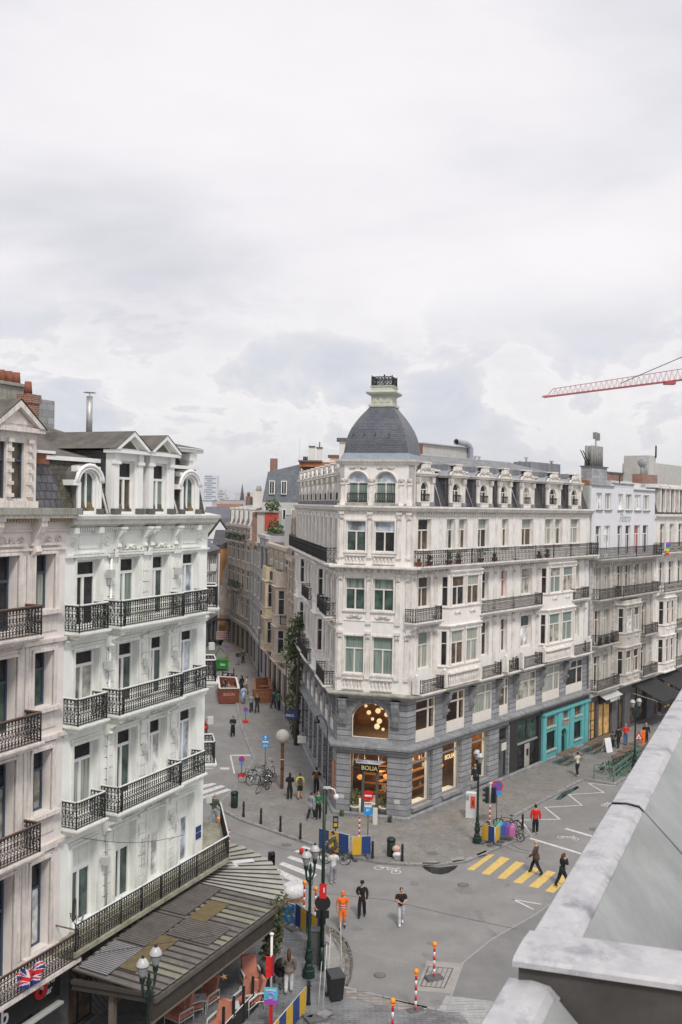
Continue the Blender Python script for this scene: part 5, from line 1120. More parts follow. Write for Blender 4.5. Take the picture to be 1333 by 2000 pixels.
# ------------------------------------------------------------------ the row along the side street
def rowhouse(label, A, B, H, wm, fm, cols, floors, roof=None, rm=None, trm=None, gms=(gd, gb, gc), group=None, side=-1, depth=4, bal=(), name='town_house', top=0, shop=3.6, ex=None, pil=True):
    F = between(A, B, side); t = thing(name, label, 'building', F.w(0, 0), 0, group); W = F.len; trm = trm or wm
    hs = [( (i + .5) * W / cols - .36 * W / cols, (i + .5) * W / cols + .36 * W / cols, z0, z1) for i in range(cols) for z0, z1 in floors]
    wall(t, F, 0, W, shop, H, hs, wm, .25)
    for i, h in enumerate(hs): window(t, F, *h, fm, gms[i % len(gms)], o=-.06, style='T', split=.7, bar=.1)
    m = MB()
    for h in hs: surround(m, F, *h, trm, w=.1, p=.06)
    if pil:
        for i in range(cols + 1): q = min(max(i * W / cols, .12), W - .12); m.fbox(F, q - .12, q + .12, shop, H - .3, 0, .1, trm)
    m.fbox(F, 0, W, H - .35, H, 0, .4, trm); dentils(m, F, 0, W, H - .5, trm, step=.5, w=.2, h=.2, p=.25); m.fbox(F, 0, W, shop - .1, shop + .25, 0, .35, trm); m.build('mouldings', t)
    hh_ = [((i + .12) * W / cols, (i + .88) * W / cols, .2, shop - .5) for i in range(cols)]
    wall(t, F, 0, W, 0, shop, hh_, trm, .4, name='shop_wall')
    for h in hh_: window(t, F, *h, blackm, gb, o=-.2, style='V', name='shop_window')
    core(t, [F.w(.01, 0, -.27).xy, F.w(W - .01, 0, -.27).xy, F.w(W - .01, 0, -depth).xy, F.w(.01, 0, -depth).xy], 0, H, wm, roof or slate2)
    for f_, a, b in bal: balcony(t, F, a, b, f_, .7, .9, trm, density=0, step=.25)
    if rm:
        m = MB(); m.face([F.w(0, H, -.1), F.w(W, H, -.1), F.w(W, H + rm, -.9), F.w(0, H + rm, -.9)], roof or slate); m.face([F.w(0, H + rm, -.9), F.w(W, H + rm, -.9), F.w(W, H + rm + .6, -depth), F.w(0, H + rm + .6, -depth)], zinc)
        for s_ in (0, W): m.face([F.w(s_, H, -.1), F.w(s_, H + rm, -.9), F.w(s_, H + rm + .6, -depth), F.w(s_, H, -depth)], top or wm)
        m.build('mansard_roof', t)
        for i in range(cols):
            q = (i + .5) * W / cols; m = MB(); m.fbox(F, q - .5, q + .5, H, H + rm - .2, -.8, 0, trimw); m.fbox(F, q - .6, q + .6, H + rm - .2, H + rm, -.9, .1, trimw); m.fbox(F, q - .3, q + .3, H + .25, H + rm - .4, 0, .03, gd); m.build('dormer', t)
    return t, F
ochre = mat('ochre_sandstone', (.60, .49, .33), var=.2, streak=.35, bump=.01, scale=2); pinkst = mat('pinkish_brick_gable', (.42, .29, .23), brick=(.3, .1, .012, (.5, .45, .38), .5), var=.3); lilac = mat('lilac_grey_render', (.46, .44, .45), var=.12, streak=.3); greys = mat('grey_concrete_stone', (.44, .41, .38), streak=.4, var=.2); beigest = mat('beige_sandstone', (.50, .425, .35), streak=.35, var=.2, scale=2)
A0 = FL.w(LL + .05, 0).xy; A1 = Vector((-4.75, 93.4)); A2 = Vector((-7.6, 106.5)); A3 = Vector((-9.1, 113.8)); A4 = Vector((-11.3, 125.5)); A5 = Vector((-15.9, 141))
t, F = rowhouse('narrow pinkish brick house with a pointed stepped gable beside the long ivory front', A0, A1, 14.6, pinkst, frc, 2, [(5, 7.2), (8.2, 10.4), (11.3, 13.3)], trm=beigest)
m = MB(); W = F.len; m.fprism(F, [(0, 14.6), (W, 14.6), (W * .5, 19.0)], -.4, 0, pinkst); m.fprism(F, [(W * .36, 14.8), (W * .64, 14.8), (W * .64, 16.4), (W * .5, 17), (W * .36, 16.4)], 0, .05, gd)
for k in range(6): m.fbox(F, W * .5 * k / 6, W * .5 * k / 6 + .35, 14.6 + 4.2 * k / 6, 15.4 + 4.2 * k / 6, -.4, .12, beigest); m.fbox(F, W - W * .5 * k / 6 - .35, W - W * .5 * k / 6, 14.6 + 4.2 * k / 6, 15.4 + 4.2 * k / 6, -.4, .12, beigest)
m.build('gable', t)
t, F = rowhouse('ochre sandstone house with projecting stone bay windows', A1, A2, 15.3, ochre, frc, 4, [(4.6, 7.2), (8.2, 10.8), (12, 14.2)], trm=beigest, bal=((8.0, .5, 3), (11.7, 6, 9)))
oriel(t, F, 1.0, 4.2, 4.4, 13.0, [(5.2, 7.4), (8.9, 11.2)], 1.0, beigest, frc, [gd, gb], beigest); oriel(t, F, 8.0, 11.4, 4.4, 13.0, [(5.2, 7.4), (8.9, 11.2)], 1.0, ochre, frc, [gd, gb], beigest)
m = MB(); m.fbox(F, .3, 5.2, 15.3, 18.2, -4.2, -.3, mat('grey_rendered_attic', (.50, .51, .50), var=.06)); m.fbox(F, 5.2, 13, 15.3, 17.6, -5, -2.2, beigest); m.build('attic_storey', t)
t, F = rowhouse('narrow lilac white house with dark windows', A2, A3, 16.0, lilac, blackm, 2, [(4.6, 7.4), (8.2, 11), (12, 14.6)], trm=lilac)
m = MB(); m.fbox(F, 2, 3.2, 16, 18.2, -3, -2.2, brickm); m.build('chimney', t)
t, F = rowhouse('grey stone house with tall strip windows and rounded parapets', A3, A4, 14.9, greys, pvc, 3, [(4.4, 7.4), (8.4, 11), (12, 14.4)], trm=greys, gms=(gc, gd), pil=True)
t, F = rowhouse('beige sandstone house with a slate mansard facing up the street', A4, A5, 16.6, beigest, frc, 5, [(4.6, 7.2), (8.2, 10.8), (11.8, 14), (14.7, 16)], roof=slate, rm=2.2, trm=beigest, bal=((8.0, 6, 12), (14.4, 3, 15)), top=brickm, gms=(gd, gb))
m = MB(); rn = random.Random(9)
for q, z in ((5, 8.6), (8, 8.6), (10, 8.6), (4, 14.9), (8, 15), (12, 15)): leafclump(m, F.w(q, z, .4), .6, [leafA, leafA, leafB], n=70, size=.16, sc=(1.3, 1.3, .7), rn=rn)
m.split('balcony_plants', t, .3)
for q in (3, 17): m = MB(); m.fbox(F, q, q + 1.2, 17, 20.4, -3.5, -2.8, brickm); m.tube([F.w(q + .3, 20.4, -3.1), F.w(q + .3, 21, -3.1)], .15, terracotta, n=6); m.tube([F.w(q + .9, 20.4, -3.1), F.w(q + .9, 21, -3.1)], .15, terracotta, n=6); m.build('chimney', t)
m = MB(); m.fbox(F, 7, 16, 18.5, 20.3, -6, -3, blackm); m.build('roof_terrace_box', t)
# houses behind the row
def block(label, x0, x1, Z, z0, H, m, d=10, roof=None, name='town_house', gab=0, wins=None, mn=None):
    X0, X1 = (x0 - 666.5) / CF * Z, (x1 - 666.5) / CF * Z; F = between((X0, Z), (X1, Z), 1); t = thing(name, label, 'building', (X0, Z, 0)); W = F.len
    mb = MB(); mb.fbox(F, 0, W, z0, H, -d, 0, m); mb.build('wall', t)
    if roof is not None:
        mb = MB()
        if gab > 0: mb.hexa([F.w(-.2, H, .2), F.w(W + .2, H, .2), F.w(W + .2, H, -d), F.w(-.2, H, -d), F.w(-.2, H + gab, -d * .45), F.w(W + .2, H + gab, -d * .45), F.w(W + .2, H + gab, -d * .55), F.w(-.2, H + gab, -d * .55)], roof)
        elif gab < 0: mb.fprism(F, [(-.3, H), (W + .3, H), (W / 2, H - gab)], -d, .3, roof); mb.fprism(F, [(.2, H - .01), (W - .2, H - .01), (W / 2, H - gab - .5)], .3, .34, m)
        mb.build('roof', t)
    if wins:
        nx, zs = wins
        for i in range(nx):
            for z in zs:
                mb = MB(); q = (i + .5) * W / nx; ww = W / nx * .22; mb.fbox(F, q - ww, q + ww, z, z + 1.4, 0, .04, pvc); mb.fbox(F, q - ww + .1, q + ww - .1, z + .1, z + 1.3, .04, .05, gd); mb.build('window', t)
    return t, F
bslate = mat('blue_grey_slates', (.155, .17, .19), brick=(.3, .2, .01, (.1, .1, .12), .5), var=.15)
t, F = block('tall house with a blue grey slate mansard behind the ochre house', 512, 582, 124, 0, 19.6, mat('pale_rendered_wall', (.50, .50, .48), var=.08), roof=None, wins=(4, (17.4, 14.8)))
m = MB(); W = F.len; m.hexa([F.w(0, 19.6, 0), F.w(W, 19.6, 0), F.w(W, 19.6, -9), F.w(0, 19.6, -9), F.w(.6, 23.4, -.9), F.w(W, 24.4, -.9), F.w(W, 24.4, -8), F.w(.6, 23.4, -8)], bslate); RF = m.build('mansard_roof', t)
for q in (1.2, 2.7): m = MB(); m.fbox(F, q - .35, q + .35, 20.6, 22.3, -.6, .1, pvc); m.fbox(F, q - .25, q + .25, 20.7, 22.2, .1, .12, gd); m.fbox(F, q - .03, q + .03, 20.7, 22.2, .12, .14, pvc); m.build('dormer', RF)
m = MB(); m.fbox(F, .7, 1.6, 22.9, 25.2, -4, -3, brickm); m.build('chimney', t); m = MB(); m.fbox(F, -1.6, -.2, 18, 21.0, -6, -5, cream); m.lathe(F.w(-.9, 21, -5.5), [(.35, 0), (.4, .2), (.25, .7)], cem, n=8); m.build('stair_tower', t)
t, F = block('house with a bright red rendered top storey and roof terrace', 503, 545, 117, 0, 18.6, mat('pale_party_wall', (.5, .46, .42)), d=6)
m = MB(); W = F.len; m.fbox(F, .9, W, 16.3, 18.4, 0, .12, mat('red_render', (.45, .06, .04), rough=.7)); m.fbox(F, -.3, W, 18.4, 18.6, -1, .3, greys); m.fbox(F, -.6, 0, 14, 18.4, -3, -.2, brickm); m.build('red_storey', t)
m = MB(); leafclump(m, F.w(2.2, 16.0, 1.3), 1.3, leaves, n=420, size=.22, sc=(.8, .8, 1.3), rn=random.Random(5)); leafclump(m, F.w(1.8, 19.2, 0), .9, leaves, n=200, size=.2, rn=random.Random(6)); tt = m.build('roof_garden_shrub', None, loc=F.w(2, 15)); tag(tt, 'green shrubs growing on the roof terrace below the red storey', 'shrub')
# glazed and brick rooftop behind the left wing
t, F = block('house with rust orange roof edge and cluster of chimneys left of the dome', 588, 668, 92, 0, 22.6, mat('warm_rendered_wall', (.46, .36, .27), var=.3), d=9)
m = MB(); W = F.len; m.fbox(F, -.2, W, 22.9, 23.35, -9, .4, mat('orange_rust_fascia', (.42, .15, .06), var=.4, scale=1.5)); m.fbox(F, .4, W, 22.4, 22.9, -9, .2, blackm); m.fbox(F, -.3, W * .5, 23.35, 23.5, -5, .6, darkstone); m.build('roof', t)
m = MB()
for q, w_, h_ in ((.9, .5, 24.8), (1.6, .5, 24.7)): m.fbox(F, q - w_ / 2, q + w_ / 2, 23.3, h_, -1.5, -.9, cream); m.fbox(F, q - w_ / 2 - .06, q + w_ / 2 + .06, h_, h_ + .1, -1.6, -.8, darkstone)
for q in (.15, .3, .45): m.tube([F.w(q, 23.4, -1), F.w(q, 23.9, -1)], .07, blackm, n=6)
m.tube([F.w(1.6, 24.8, -1.2), F.w(1.6, 25.3, -1.2)], .05, blackm, n=5); m.fbox(F, 2.6, 3.8, 23.3, 23.9, -3, -1, cream); m.fbox(F, 2.4, 3.8, 23.9, 24.1, -3.2, -.8, rust); m.build('chimney', t)
m = MB(); m.tube([F.w(-.2, 22, 0), F.w(-.2, 25.6, 0)], .014, lgrey, n=4); m.tube([F.w(.6, 23, -2), F.w(.6, 26.0, -2)], .01, lgrey, n=4); m.build('antenna', t)
# chimney block beside the dome
t, F = block('pale chimney stack with a flat cap just left of the dome', 661, 682, 72, 19.5, 24.1, cream, d=1.2, name='chimney_stack'); t['category'] = 'chimney'
m = MB(); m.fbox(F, -.2, F.len + .2, 24.1, 24.3, -1.4, .2, darkstone); m.build('cap', t)
# across the bend
FO = between((-19, 105), (-17.2, 141), 1); t = thing('street_house', 'grey white house with large windows on the left of the side street', 'building', FO.w(0, 0)); hs = [(1 + i * 3.1, 3.5 + i * 3.1, z, z + 2.2) for i in range(11) for z in (4.6, 7.6, 10.2)]; ww_ = mat('white_gable_wall', (.68, .68, .70), var=.05)
wall(t, FO, 0, FO.len, 3.6, 12.9, hs, ww_, .12)
for h in hs: window(t, FO, *h, pvc, gbl, style='V', o=-.06)
wall(t, FO, 0, FO.len, 0, 3.6, [(1 + i * 3.1, 3.5 + i * 3.1, .2, 3) for i in range(11)], darkstone, .3, name='shop_wall')
for i in range(11): window(t, FO, 1 + i * 3.1, 3.5 + i * 3.1, .2, 3, blackm, gd, style='V', name='shop_window')
core(t, [FO.w(0, 0, -.3).xy, FO.w(FO.len, 0, -.3).xy, FO.w(FO.len, 0, -10).xy, FO.w(0, 0, -10).xy], 0, 12.8, lilac, slate2)
m = MB(); m.face([FO.w(0, 12.9, .3), FO.w(FO.len, 12.9, .3), FO.w(FO.len, 15.6, -4), FO.w(0, 15.6, -4)], slate); m.face([FO.w(0, 12.9, .3), FO.w(0, 15.6, -4), FO.w(0, 12.9, -8)], lilac); m.build('slate_roof', t)
t, F = block('orange rendered end wall with a pale mural of a figure', 431, 454, 142.5, 0, 13.0, mat('orange_render', (.42, .22, .08), var=.15), d=8, name='mural_house')
m = MB(); W = F.len; mur = mat('pale_mural_paint', (.50, .46, .40), var=.35, scale=1.5, c2=(.2, .17, .14)); m.fbox(F, -.02, W, 3.4, 7.6, 0, .03, mur); m.fprism(F, [(.5, 7.6), (1.6, 7.6), (1.75, 9.2), (1.5, 10.2), (1.15, 10.9), (.85, 10.4), (.5, 9.6), (.35, 8.6)], 0, .04, mur); m.build('mural', t)
m = MB(); m.fprism(F, [(-.6, 13), (W + .4, 13), (W + .4, 14.4)], -8, .2, slate2); m.build('roof', t)
ww_ = mat('white_gable_wall', (.68, .68, .70), var=.05)
block('house with a white gable and black verge boards', 404, 458, 165, 0, 13.4, ww_, d=12, roof=blackm, gab=-3.4)
block('low house with a dark slate roof and black dormer windows', 419, 457, 150, 11.8, 13.0, blackm, d=8, roof=slate2, gab=2.2)
block('long house with a grey slate roof behind the white gable', 396, 470, 185, 0, 15.6, greys, d=14, roof=slate, gab=3.0)
rt1 = mat('orange_red_roof_tiles', (.42, .14, .07), brick=(.3, .25, .01, (.2, .08, .05), .5), var=.25); rt2 = mat('brown_red_roof_tiles', (.27, .12, .08), brick=(.3, .25, .01, (.12, .06, .04), .5), var=.3)
block('house with a bright orange pantile roof', 424, 470, 230, 0, 15.2, ww_, d=14, roof=rt1, gab=2.2)
block('house with a wide brown red tiled roof', 398, 465, 260, 0, 15.5, brickm, d=20, roof=rt2, gab=3.6)
block('small pink white house with one dark window', 396, 414, 200, 0, 19.8, ww_, d=8, roof=zinc, gab=.3, wins=(1, (17.2,)))
block('long low white hall far behind the trees', 412, 520, 520, 0, 14.5, ww_, d=40, roof=zinc, gab=1.5)
block('long grey office roof on the skyline', 430, 560, 800, 0, 21, greys, d=40, roof=slate, gab=.5)
block('pale flat roofed slab on the skyline', 458, 530, 1050, 0, 30, mat('far_pale_concrete', (.50, .50, .50), var=.05), d=30)
def tower(label, x0, x1, Z, H, m, nx, nf, wm):
    X0, X1 = (x0 - 666.5) / CF * Z, (x1 - 666.5) / CF * Z; F = between((X0, Z), (X1, Z), 1); t = thing('tower_block', label, 'building', (X0, Z, 0)); W = F.len
    mb = MB(); mb.fbox(F, 0, W, 0, H, -W, 0, m); mb.build('wall', t)
    for j in range(nf): mb = MB(); mb.fbox(F, W * (.04 if j % 3 else .2), W * (.62 if j % 2 else .9), H * (j + .3) / nf, H * (j + .8) / nf, 0, .3, wm); mb.build('window_band', t)
    mb = MB(); mb.fbox(F, W * .2, W * .6, H, H + 3, -W * .5, -2, m); mb.build('roof_box', t)
fw_ = mat('far_white_tower', (.62, .63, .66), var=.04); fb_ = mat('far_blue_glass', (.22, .26, .33), var=.1, rough=.3)
tower('tall white tower block with dark blue glass bands on the left skyline', 398, 424, 1400, 57, fw_, 6, 18, fb_)
tower('lower cream tower block right of the tall white one', 426, 440, 1350, 36, mat('far_cream', (.58, .56, .5)), 4, 10, fb_); tower('small pale block at the right end of the skyline towers', 438, 447, 1500, 32, fw_, 3, 8, fb_)
t = thing('church_spire', 'thin dark church spire on the skyline', 'spire', ((473 - 666.5) / CF * 900, 900, 0)); m = MB(); x = (473 - 666.5) / CF * 900
m.box((x, 900, 10), (5, 5, 20), greys); m.build('tower', t); m = MB(); m.tube([(x, 900, 20), (x, 900, 37)], [2.4, .1], slate2, n=8); m.build('spire', t)
for k, (x0, Z, r_) in enumerate(((402, 330, 5), (413, 350, 5.5), (424, 345, 5), (436, 370, 5.5), (450, 380, 5), (462, 400, 5))):
    X = (x0 - 666.5) / CF * Z; t = thing('tree', ('round tree at the left end', 'second tree from the left', 'third tree from the left', 'fourth tree from the left', 'fifth tree from the left', 'tree at the right end')[k] + ' of the far green row behind the red roofs', 'tree', (X, Z, 0), 0, 'trees behind the red roofs')
    m = MB(); m.tube([(X, Z, 0), (X + .3, Z, 8), (X, Z, 12)], [.5, .3, .15], darkstone, n=6); m.build('trunk', t); m = MB(); rn = random.Random(k)
    for j in range(7): leafclump(m, (X + rn.uniform(-3, 3), Z + rn.uniform(-2, 2), 11.5 + rn.uniform(-1.5, 3)), 2.6, leaves, n=90, size=.7, rn=rn)
    m.build('crown', t)
# ------------------------------------------------------------------ tower crane
redc = mat('red_crane_steel', (.42, .07, .085), rough=.5)
def P3(u, v, Z): d = ray(u, v); return Vector((0, 0, CH)) + d * (Z / d.y)
a = P3(1061, 776, 165); b = P3(1420, 731, 150); _m = b + (b - a).normalized() * 6
t = thing('tower_crane', 'red lattice jib of a tower crane reaching in from the right above the roofs', 'crane', (_m.x, _m.y, 0)); up_ = Vector((0, 0, 1)); m = MB(); dirv = (b - a); side_ = dirv.cross(up_).normalized() * .55
n = 34; lo = [a + dirv * i / n for i in range(n + 1)]
hh = lambda i: 1.15 if i > 1 else .25
for sgn_ in (-1, 1): m.tube([p + side_ * sgn_ for p in lo], .075, redc, n=4)
pinkc = mat('pale_red_crane_lattice', (.58, .30, .32)); m.tube([p + up_ * hh(i) * (1 + .018 * i) for i, p in enumerate(lo)], .05, redc, n=4); m.build('jib', t); m = MB()
for i in range(n):
    top = lo[i] + up_ * hh(i) * (1 + .018 * i)
    for sgn_ in (-1, 1): m.tube([lo[i] + side_ * sgn_, top + (lo[i + 1] - lo[i]) * .5, lo[i + 1] + side_ * sgn_], .045, pinkc, n=3)
    m.tube([lo[i] + side_, lo[i] - side_], .04, pinkc, n=3)
m.build('lattice', t); m = MB(); m.tube([P3(1212, 749, 158.5), P3(1333, 697, 152), P3(1450, 650, 146)], .06, iron, n=4); m.box(P3(1308, 748, 154), (1.6, 1.2, .5), redc); m.build('tie_bar', t)
mx_ = b + dirv.normalized() * 6; m = MB()
for sx_, sy_ in ((-.8, -.8), (.8, -.8), (.8, .8), (-.8, .8)): m.tube([(mx_.x + sx_, mx_.y + sy_, 0), (mx_.x + sx_, mx_.y + sy_, mx_.z + 9)], .12, redc, n=4)
for k in range(26): z = k * 2; m.tube([(mx_.x - .8, mx_.y - .8, z), (mx_.x + .8, mx_.y - .8, z + 2)], .07, redc, n=3); m.tube([(mx_.x - .8, mx_.y + .8, z), (mx_.x - .8, mx_.y - .8, z + 2)], .07, redc, n=3)
m.build('mast', t)
# ------------------------------------------------------------------ ground, roads, pavements
PI = math.pi
def struct(o): o['kind'] = 'structure'; return o
asph = mat('asphalt', (.235, .231, .225), rough=.85, var=.22, scale=.45, c2=(.19, .187, .182), streak=.2, streakc=(.16, .155, .15), bump=.004, bscale=60)
sett = mat('grey_stone_setts', (.285, .27, .25), rough=.8, brick=(.20, .12, .018, (.15, .145, .135), .5), var=.25, scale=.8, c2=(.20, .19, .175))
wet = mat('wet_dark_paving', (.21, .215, .225), rough=.3, brick=(.42, .16, .012, (.07, .07, .075), .5), var=.5, scale=.9, c2=(.22, .225, .23), spec=.5)
kerbm = mat('kerb_stone', (.27, .27, .265), var=.2, brick=(1.0, .5, .02, (.1, .1, .1), 0), scale=3)
wmark = mat('white_road_paint', (.60, .60, .585), rough=.7, var=.3, scale=4, c2=(.42, .42, .41)); ymark = mat('yellow_road_paint', (.66, .46, .13), rough=.7, var=.25, scale=5, c2=(.55, .42, .2))
mb = MB(); mb.face([(-3000, -300, 0), (3000, -300, 0), (3000, 5500, 0), (-3000, 5500, 0)], asph); struct(mb.build('ground'))
kl = [Vector(p) for p in ((-17.5, 139.0), (-14.5, 128), (-11.6, 108), (-9.84, 96.16), (-8.22, 85.34), (-6.3, 75.3), (-6.5, 72.5), (-6.99, 70.6), (-7.0, 67.22), (-7.5, 64.6), (-7.75, 63.7), (-7.4, 62.9), (-5.82, 60.85), (-2.4, 57.59), (.16, 55.35), (1.2, 54.55), (2.3, 54.0), (4.0, 53.72), (5.6, 53.8), (7.17, 54.36), (9.48, 56.83), (11.6, 59.06), (11.5, 59.9), (10.91, 62.0), (17.75, 71.33), (19.71, 70.15), (25.59, 78.55), (46, 104.5))]
mb = MB(); mb.prism([p.to_tuple() for p in kl] + [(42, 108), (8, 66), (1, 65), (-2.6, 88), (-8, 116), (-10.5, 128), (-15.5, 141)], -.05, .12, sett); struct(mb.build('pavement'))
mb = MB(); mb.sweep(kl, [(-.16, .124), (.012, .124), (.03, .11), (.03, -.02), (-.16, -.02)], kerbm, side=1); struct(mb.build('kerb'))
# left pavement of the side street
kl2 = [Vector(p) for p in ((-9.2, 50), (-9.6, 60), (-11.2, 75), (-13.2, 95), (-15.2, 118), (-16.2, 141))]
mb = MB(); mb.prism([tuple(p) for p in kl2] + [(-30, 141), (-30, 50)], -.05, .12, sett); struct(mb.build('pavement'))
PBl = [G(*p).xy for p in ((548, 1790), (600, 1808), (633, 1814), (652, 1829), (669, 1853), (676, 1878), (675, 1905), (670, 1930), (700, 1938), (760, 1953), (830, 1970), (900, 1984))]
mb = MB(); mb.prism([tuple(p) for p in PBl] + [(6.5, 33), (7.5, 20), (-16, 20), (-8, 43.5), (-6.4, 50), (-4.6, 49.6)], -.05, .10, wet); struct(mb.build('terrace_paving'))
mb = MB(); mb.sweep([PBl[0] + Vector((-1.5, 1.5))] + PBl, [(-.14, .104), (.01, .104), (.02, -.02), (-.14, -.02)], kerbm, side=-1); struct(mb.build('kerb'))
soil = mat('loose_soil_and_rubble', (.17, .15, .12), var=.5, scale=5, c2=(.30, .28, .24), bump=.05, bscale=9)
rn = random.Random(11); mb = MB(); ou = [(635, 1812), (650, 1819), (664, 1830), (676, 1843), (683, 1859), (687, 1883), (683, 1910), (676, 1927)]; inr = [(633, 1816), (644, 1822), (654, 1832), (664, 1845), (670, 1858), (675, 1880), (672, 1905), (668, 1925)]
mb.grid([[G(*p, .02) for p in ou], [(G(*p, .10) + G(*q, .10)) / 2 + Vector((0, 0, .06)) for p, q in zip(ou, inr)], [G(*q, .115) for q in inr]], soil)
for k in range(160):
    i = rn.randrange(7); f = rn.random(); g_ = rn.random(); a = G(*ou[i]) * (1 - f) + G(*ou[i + 1]) * f; b = G(*inr[i]) * (1 - f) + G(*inr[i + 1]) * f; p = a * (1 - g_) + b * g_
    s_ = rn.uniform(.02, .07); mb.box((p.x, p.y, .12), (s_, s_ * 1.4, s_), (soil, kerbm)[k % 2], rz=rn.random() * 3, taper=.6)
struct(mb.build('rubble_strip'))
mb = MB(); mb.sweep([G(*p).xy for p in ou], [(0, .0), (.07, .0), (.07, .11), (0, .11)], darkstone, side=-1); struct(mb.build('trench_edge'))
paleg = mat('pale_dust', (.30, .29, .27), var=.25, scale=2); mb = MB(); mb.face([G(*p, .106) for p in ((636, 1822), (652, 1840), (664, 1866), (666, 1900), (655, 1915), (640, 1890), (637, 1850))], paleg); struct(mb.build('dusty_patch'))
def gpoly(name, pts, m, z=.004, lab=None):
    mb = MB(); mb.face([G(u, v, z) for u, v in pts], m); return struct(mb.build(name))
# markings: yellow crossing
mb = MB()
for bl, br_, tr_, tl_ in (((912, 1698), (925, 1700), (967, 1669), (955, 1669)), ((940, 1706), (956, 1709), (996.5, 1677), (979, 1673)), ((971, 1715), (987, 1717), (1025, 1686), (1008, 1682)), ((1002, 1723), (1019, 1726), (1055, 1697), (1040, 1693)), ((1033, 1731), (1051, 1735), (1086, 1704), (1070, 1700)), ((1065, 1740), (1082, 1744), (1116, 1712), (1101, 1708)), ((1097, 1749), (1114, 1753), (1147, 1720), (1132, 1716)), ((1130, 1758), (1147, 1762), (1180, 1728), (1165, 1724))):
    mb.face([G(*p, .005) for p in (bl, br_, tr_, tl_)], ymark)
struct(mb.build('yellow_crossing_stripes'))
mb = MB()
for q in (((575, 1663), (582, 1660), (642, 1676), (636, 1680)), ((560, 1675), (568, 1671), (638, 1694), (632, 1700)), ((545, 1688), (553, 1683), (620, 1708), (612, 1715)), ((530, 1702), (540, 1695), (600, 1722), (590, 1731)), ((648, 1672), (641, 1667), (594, 1652), (588, 1655)),
          ((395, 1533), (417, 1529), (424, 1531), (396, 1540)), ((394, 1545), (432, 1533), (441, 1536), (394, 1552)), ((394, 1557), (444, 1540), (453, 1543), (398, 1560))):
    mb.face([G(*p, .005) for p in q], wmark)
for q in (((449, 1475), (452, 1475), (460, 1511), (457, 1511)), ((450, 1474), (494, 1474), (495, 1476), (451, 1476)), ((430, 1499), (448, 1499), (448, 1503), (431, 1503))): mb.face([G(*p, .005) for p in q], wmark)
def line_(pts, w=.12, m=wmark, z=.006):
    P_ = [G(*p) for p in pts]
    for a, b in zip(P_[:-1], P_[1:]):
        d = (b - a).normalized(); n_ = Vector((-d.y, d.x, 0)) * w / 2; e = d * w * .3; zz = Vector((0, 0, z)); mb.face([a - n_ - e + zz, b - n_ + e + zz, b + n_ + e + zz, a + n_ - e + zz], m); z += .0004
line_([(1040, 1632), (1018, 1602), (1094, 1600), (1065, 1577), (1137, 1573), (1111, 1552), (1180, 1548), (1150, 1530), (1202, 1535)])
line_([(1038, 1638), (1170, 1678)], .26); line_([(1107, 1619), (1200, 1646)], .26)
line_([(1003, 1757), (1042, 1776)], .1); line_([(1003, 1757), (1056, 1766)], .1)
struct(mb.build('white_road_markings'))
mb = MB()   # bicycle symbols
for (cx_, cy_, ax_, sc_) in ((1110, 1637, (1, .12), 1.0), (757, 1699, (1, .25), 1.25), (1190, 1572, (1, -.2), 1.0)):
    o_ = G(cx_, cy_); u_ = (G(cx_ + 10 * ax_[0], cy_ + 10 * ax_[1]) - o_).normalized() * .5 * sc_; v_ = Vector((-u_.y, u_.x, 0)) * 1.0
    Z_ = Vector((0, 0, .006))
    for s_ in (-.85, .85):
        r_ = [o_ + u_ * (s_ + .42 * math.cos(2 * math.pi * k / 14)) + v_ * (.5 * math.sin(2 * math.pi * k / 14)) for k in range(15)]
        for a, b in zip(r_[:-1], r_[1:]): c = o_ + u_ * s_; mb.face([a + Z_, b + Z_, b + (c - b) * .22 + Z_, a + (c - a) * .22 + Z_], wmark)
    for a, b in (((-.85, 0), (-.3, .6)), ((-.3, .6), (.5, .6)), ((.5, .6), (.85, 0)), ((-.3, .6), (0, 0)), ((0, 0), (.5, .6)), ((.5, .6), (.55, .95)), ((.45, .98), (.75, .9))):
        p, q = o_ + u_ * a[0] + v_ * a[1], o_ + u_ * b[0] + v_ * b[1]; d = (q - p).normalized(); n_ = Vector((-d.y, d.x, 0)) * .04; mb.face([p - n_ + Z_ * 1.3, q - n_ + Z_ * 1.3, q + n_ + Z_ * 1.3, p + n_ + Z_ * 1.3], wmark)
struct(mb.build('bicycle_road_symbol'))
gpoly('asphalt_resurfaced', [(1105, 1745), (1040, 1790), (960, 1835), (905, 1880), (882, 1948), (960, 1955), (1040, 1990), (1500, 1990), (1500, 1800), (1190, 1730)], mat('darker_asphalt', (.195, .192, .188), rough=.85, var=.2, scale=.6, c2=(.17, .17, .17)), .003)
mb = MB(); tar = mat('tar_joint', (.10, .10, .10), var=.3); ltar = mat('pale_joint', (.30, .30, .29))
line_([(560, 1725), (640, 1745), (700, 1752), (760, 1758), (850, 1780), (930, 1798), (1010, 1815)], .05, tar, .004)
line_([(1105, 1745), (1040, 1790), (960, 1835), (905, 1880), (880, 1950), (870, 1990)], .07, ltar, .004)
line_([(425, 1615), (470, 1632), (510, 1645), (560, 1660), (590, 1660)], .05, tar, .004); line_([(1000, 1650), (1015, 1658), (1050, 1666)], .09, tar, .004); line_([(990, 1655), (1006, 1662), (1035, 1668)], .07, tar, .004)
line_([(640, 1830), (700, 1860), (800, 1880)], .03, ltar, .003)
struct(mb.build('asphalt_joints'))
pud = mat('puddle_water', (.035, .032, .03), rough=.06, var=.2, spec=.6)
o = gpoly('puddle', [(824, 1692), (860, 1694), (895, 1690), (890, 1697), (876, 1705), (862, 1708), (845, 1706), (832, 1699)], pud, .006)
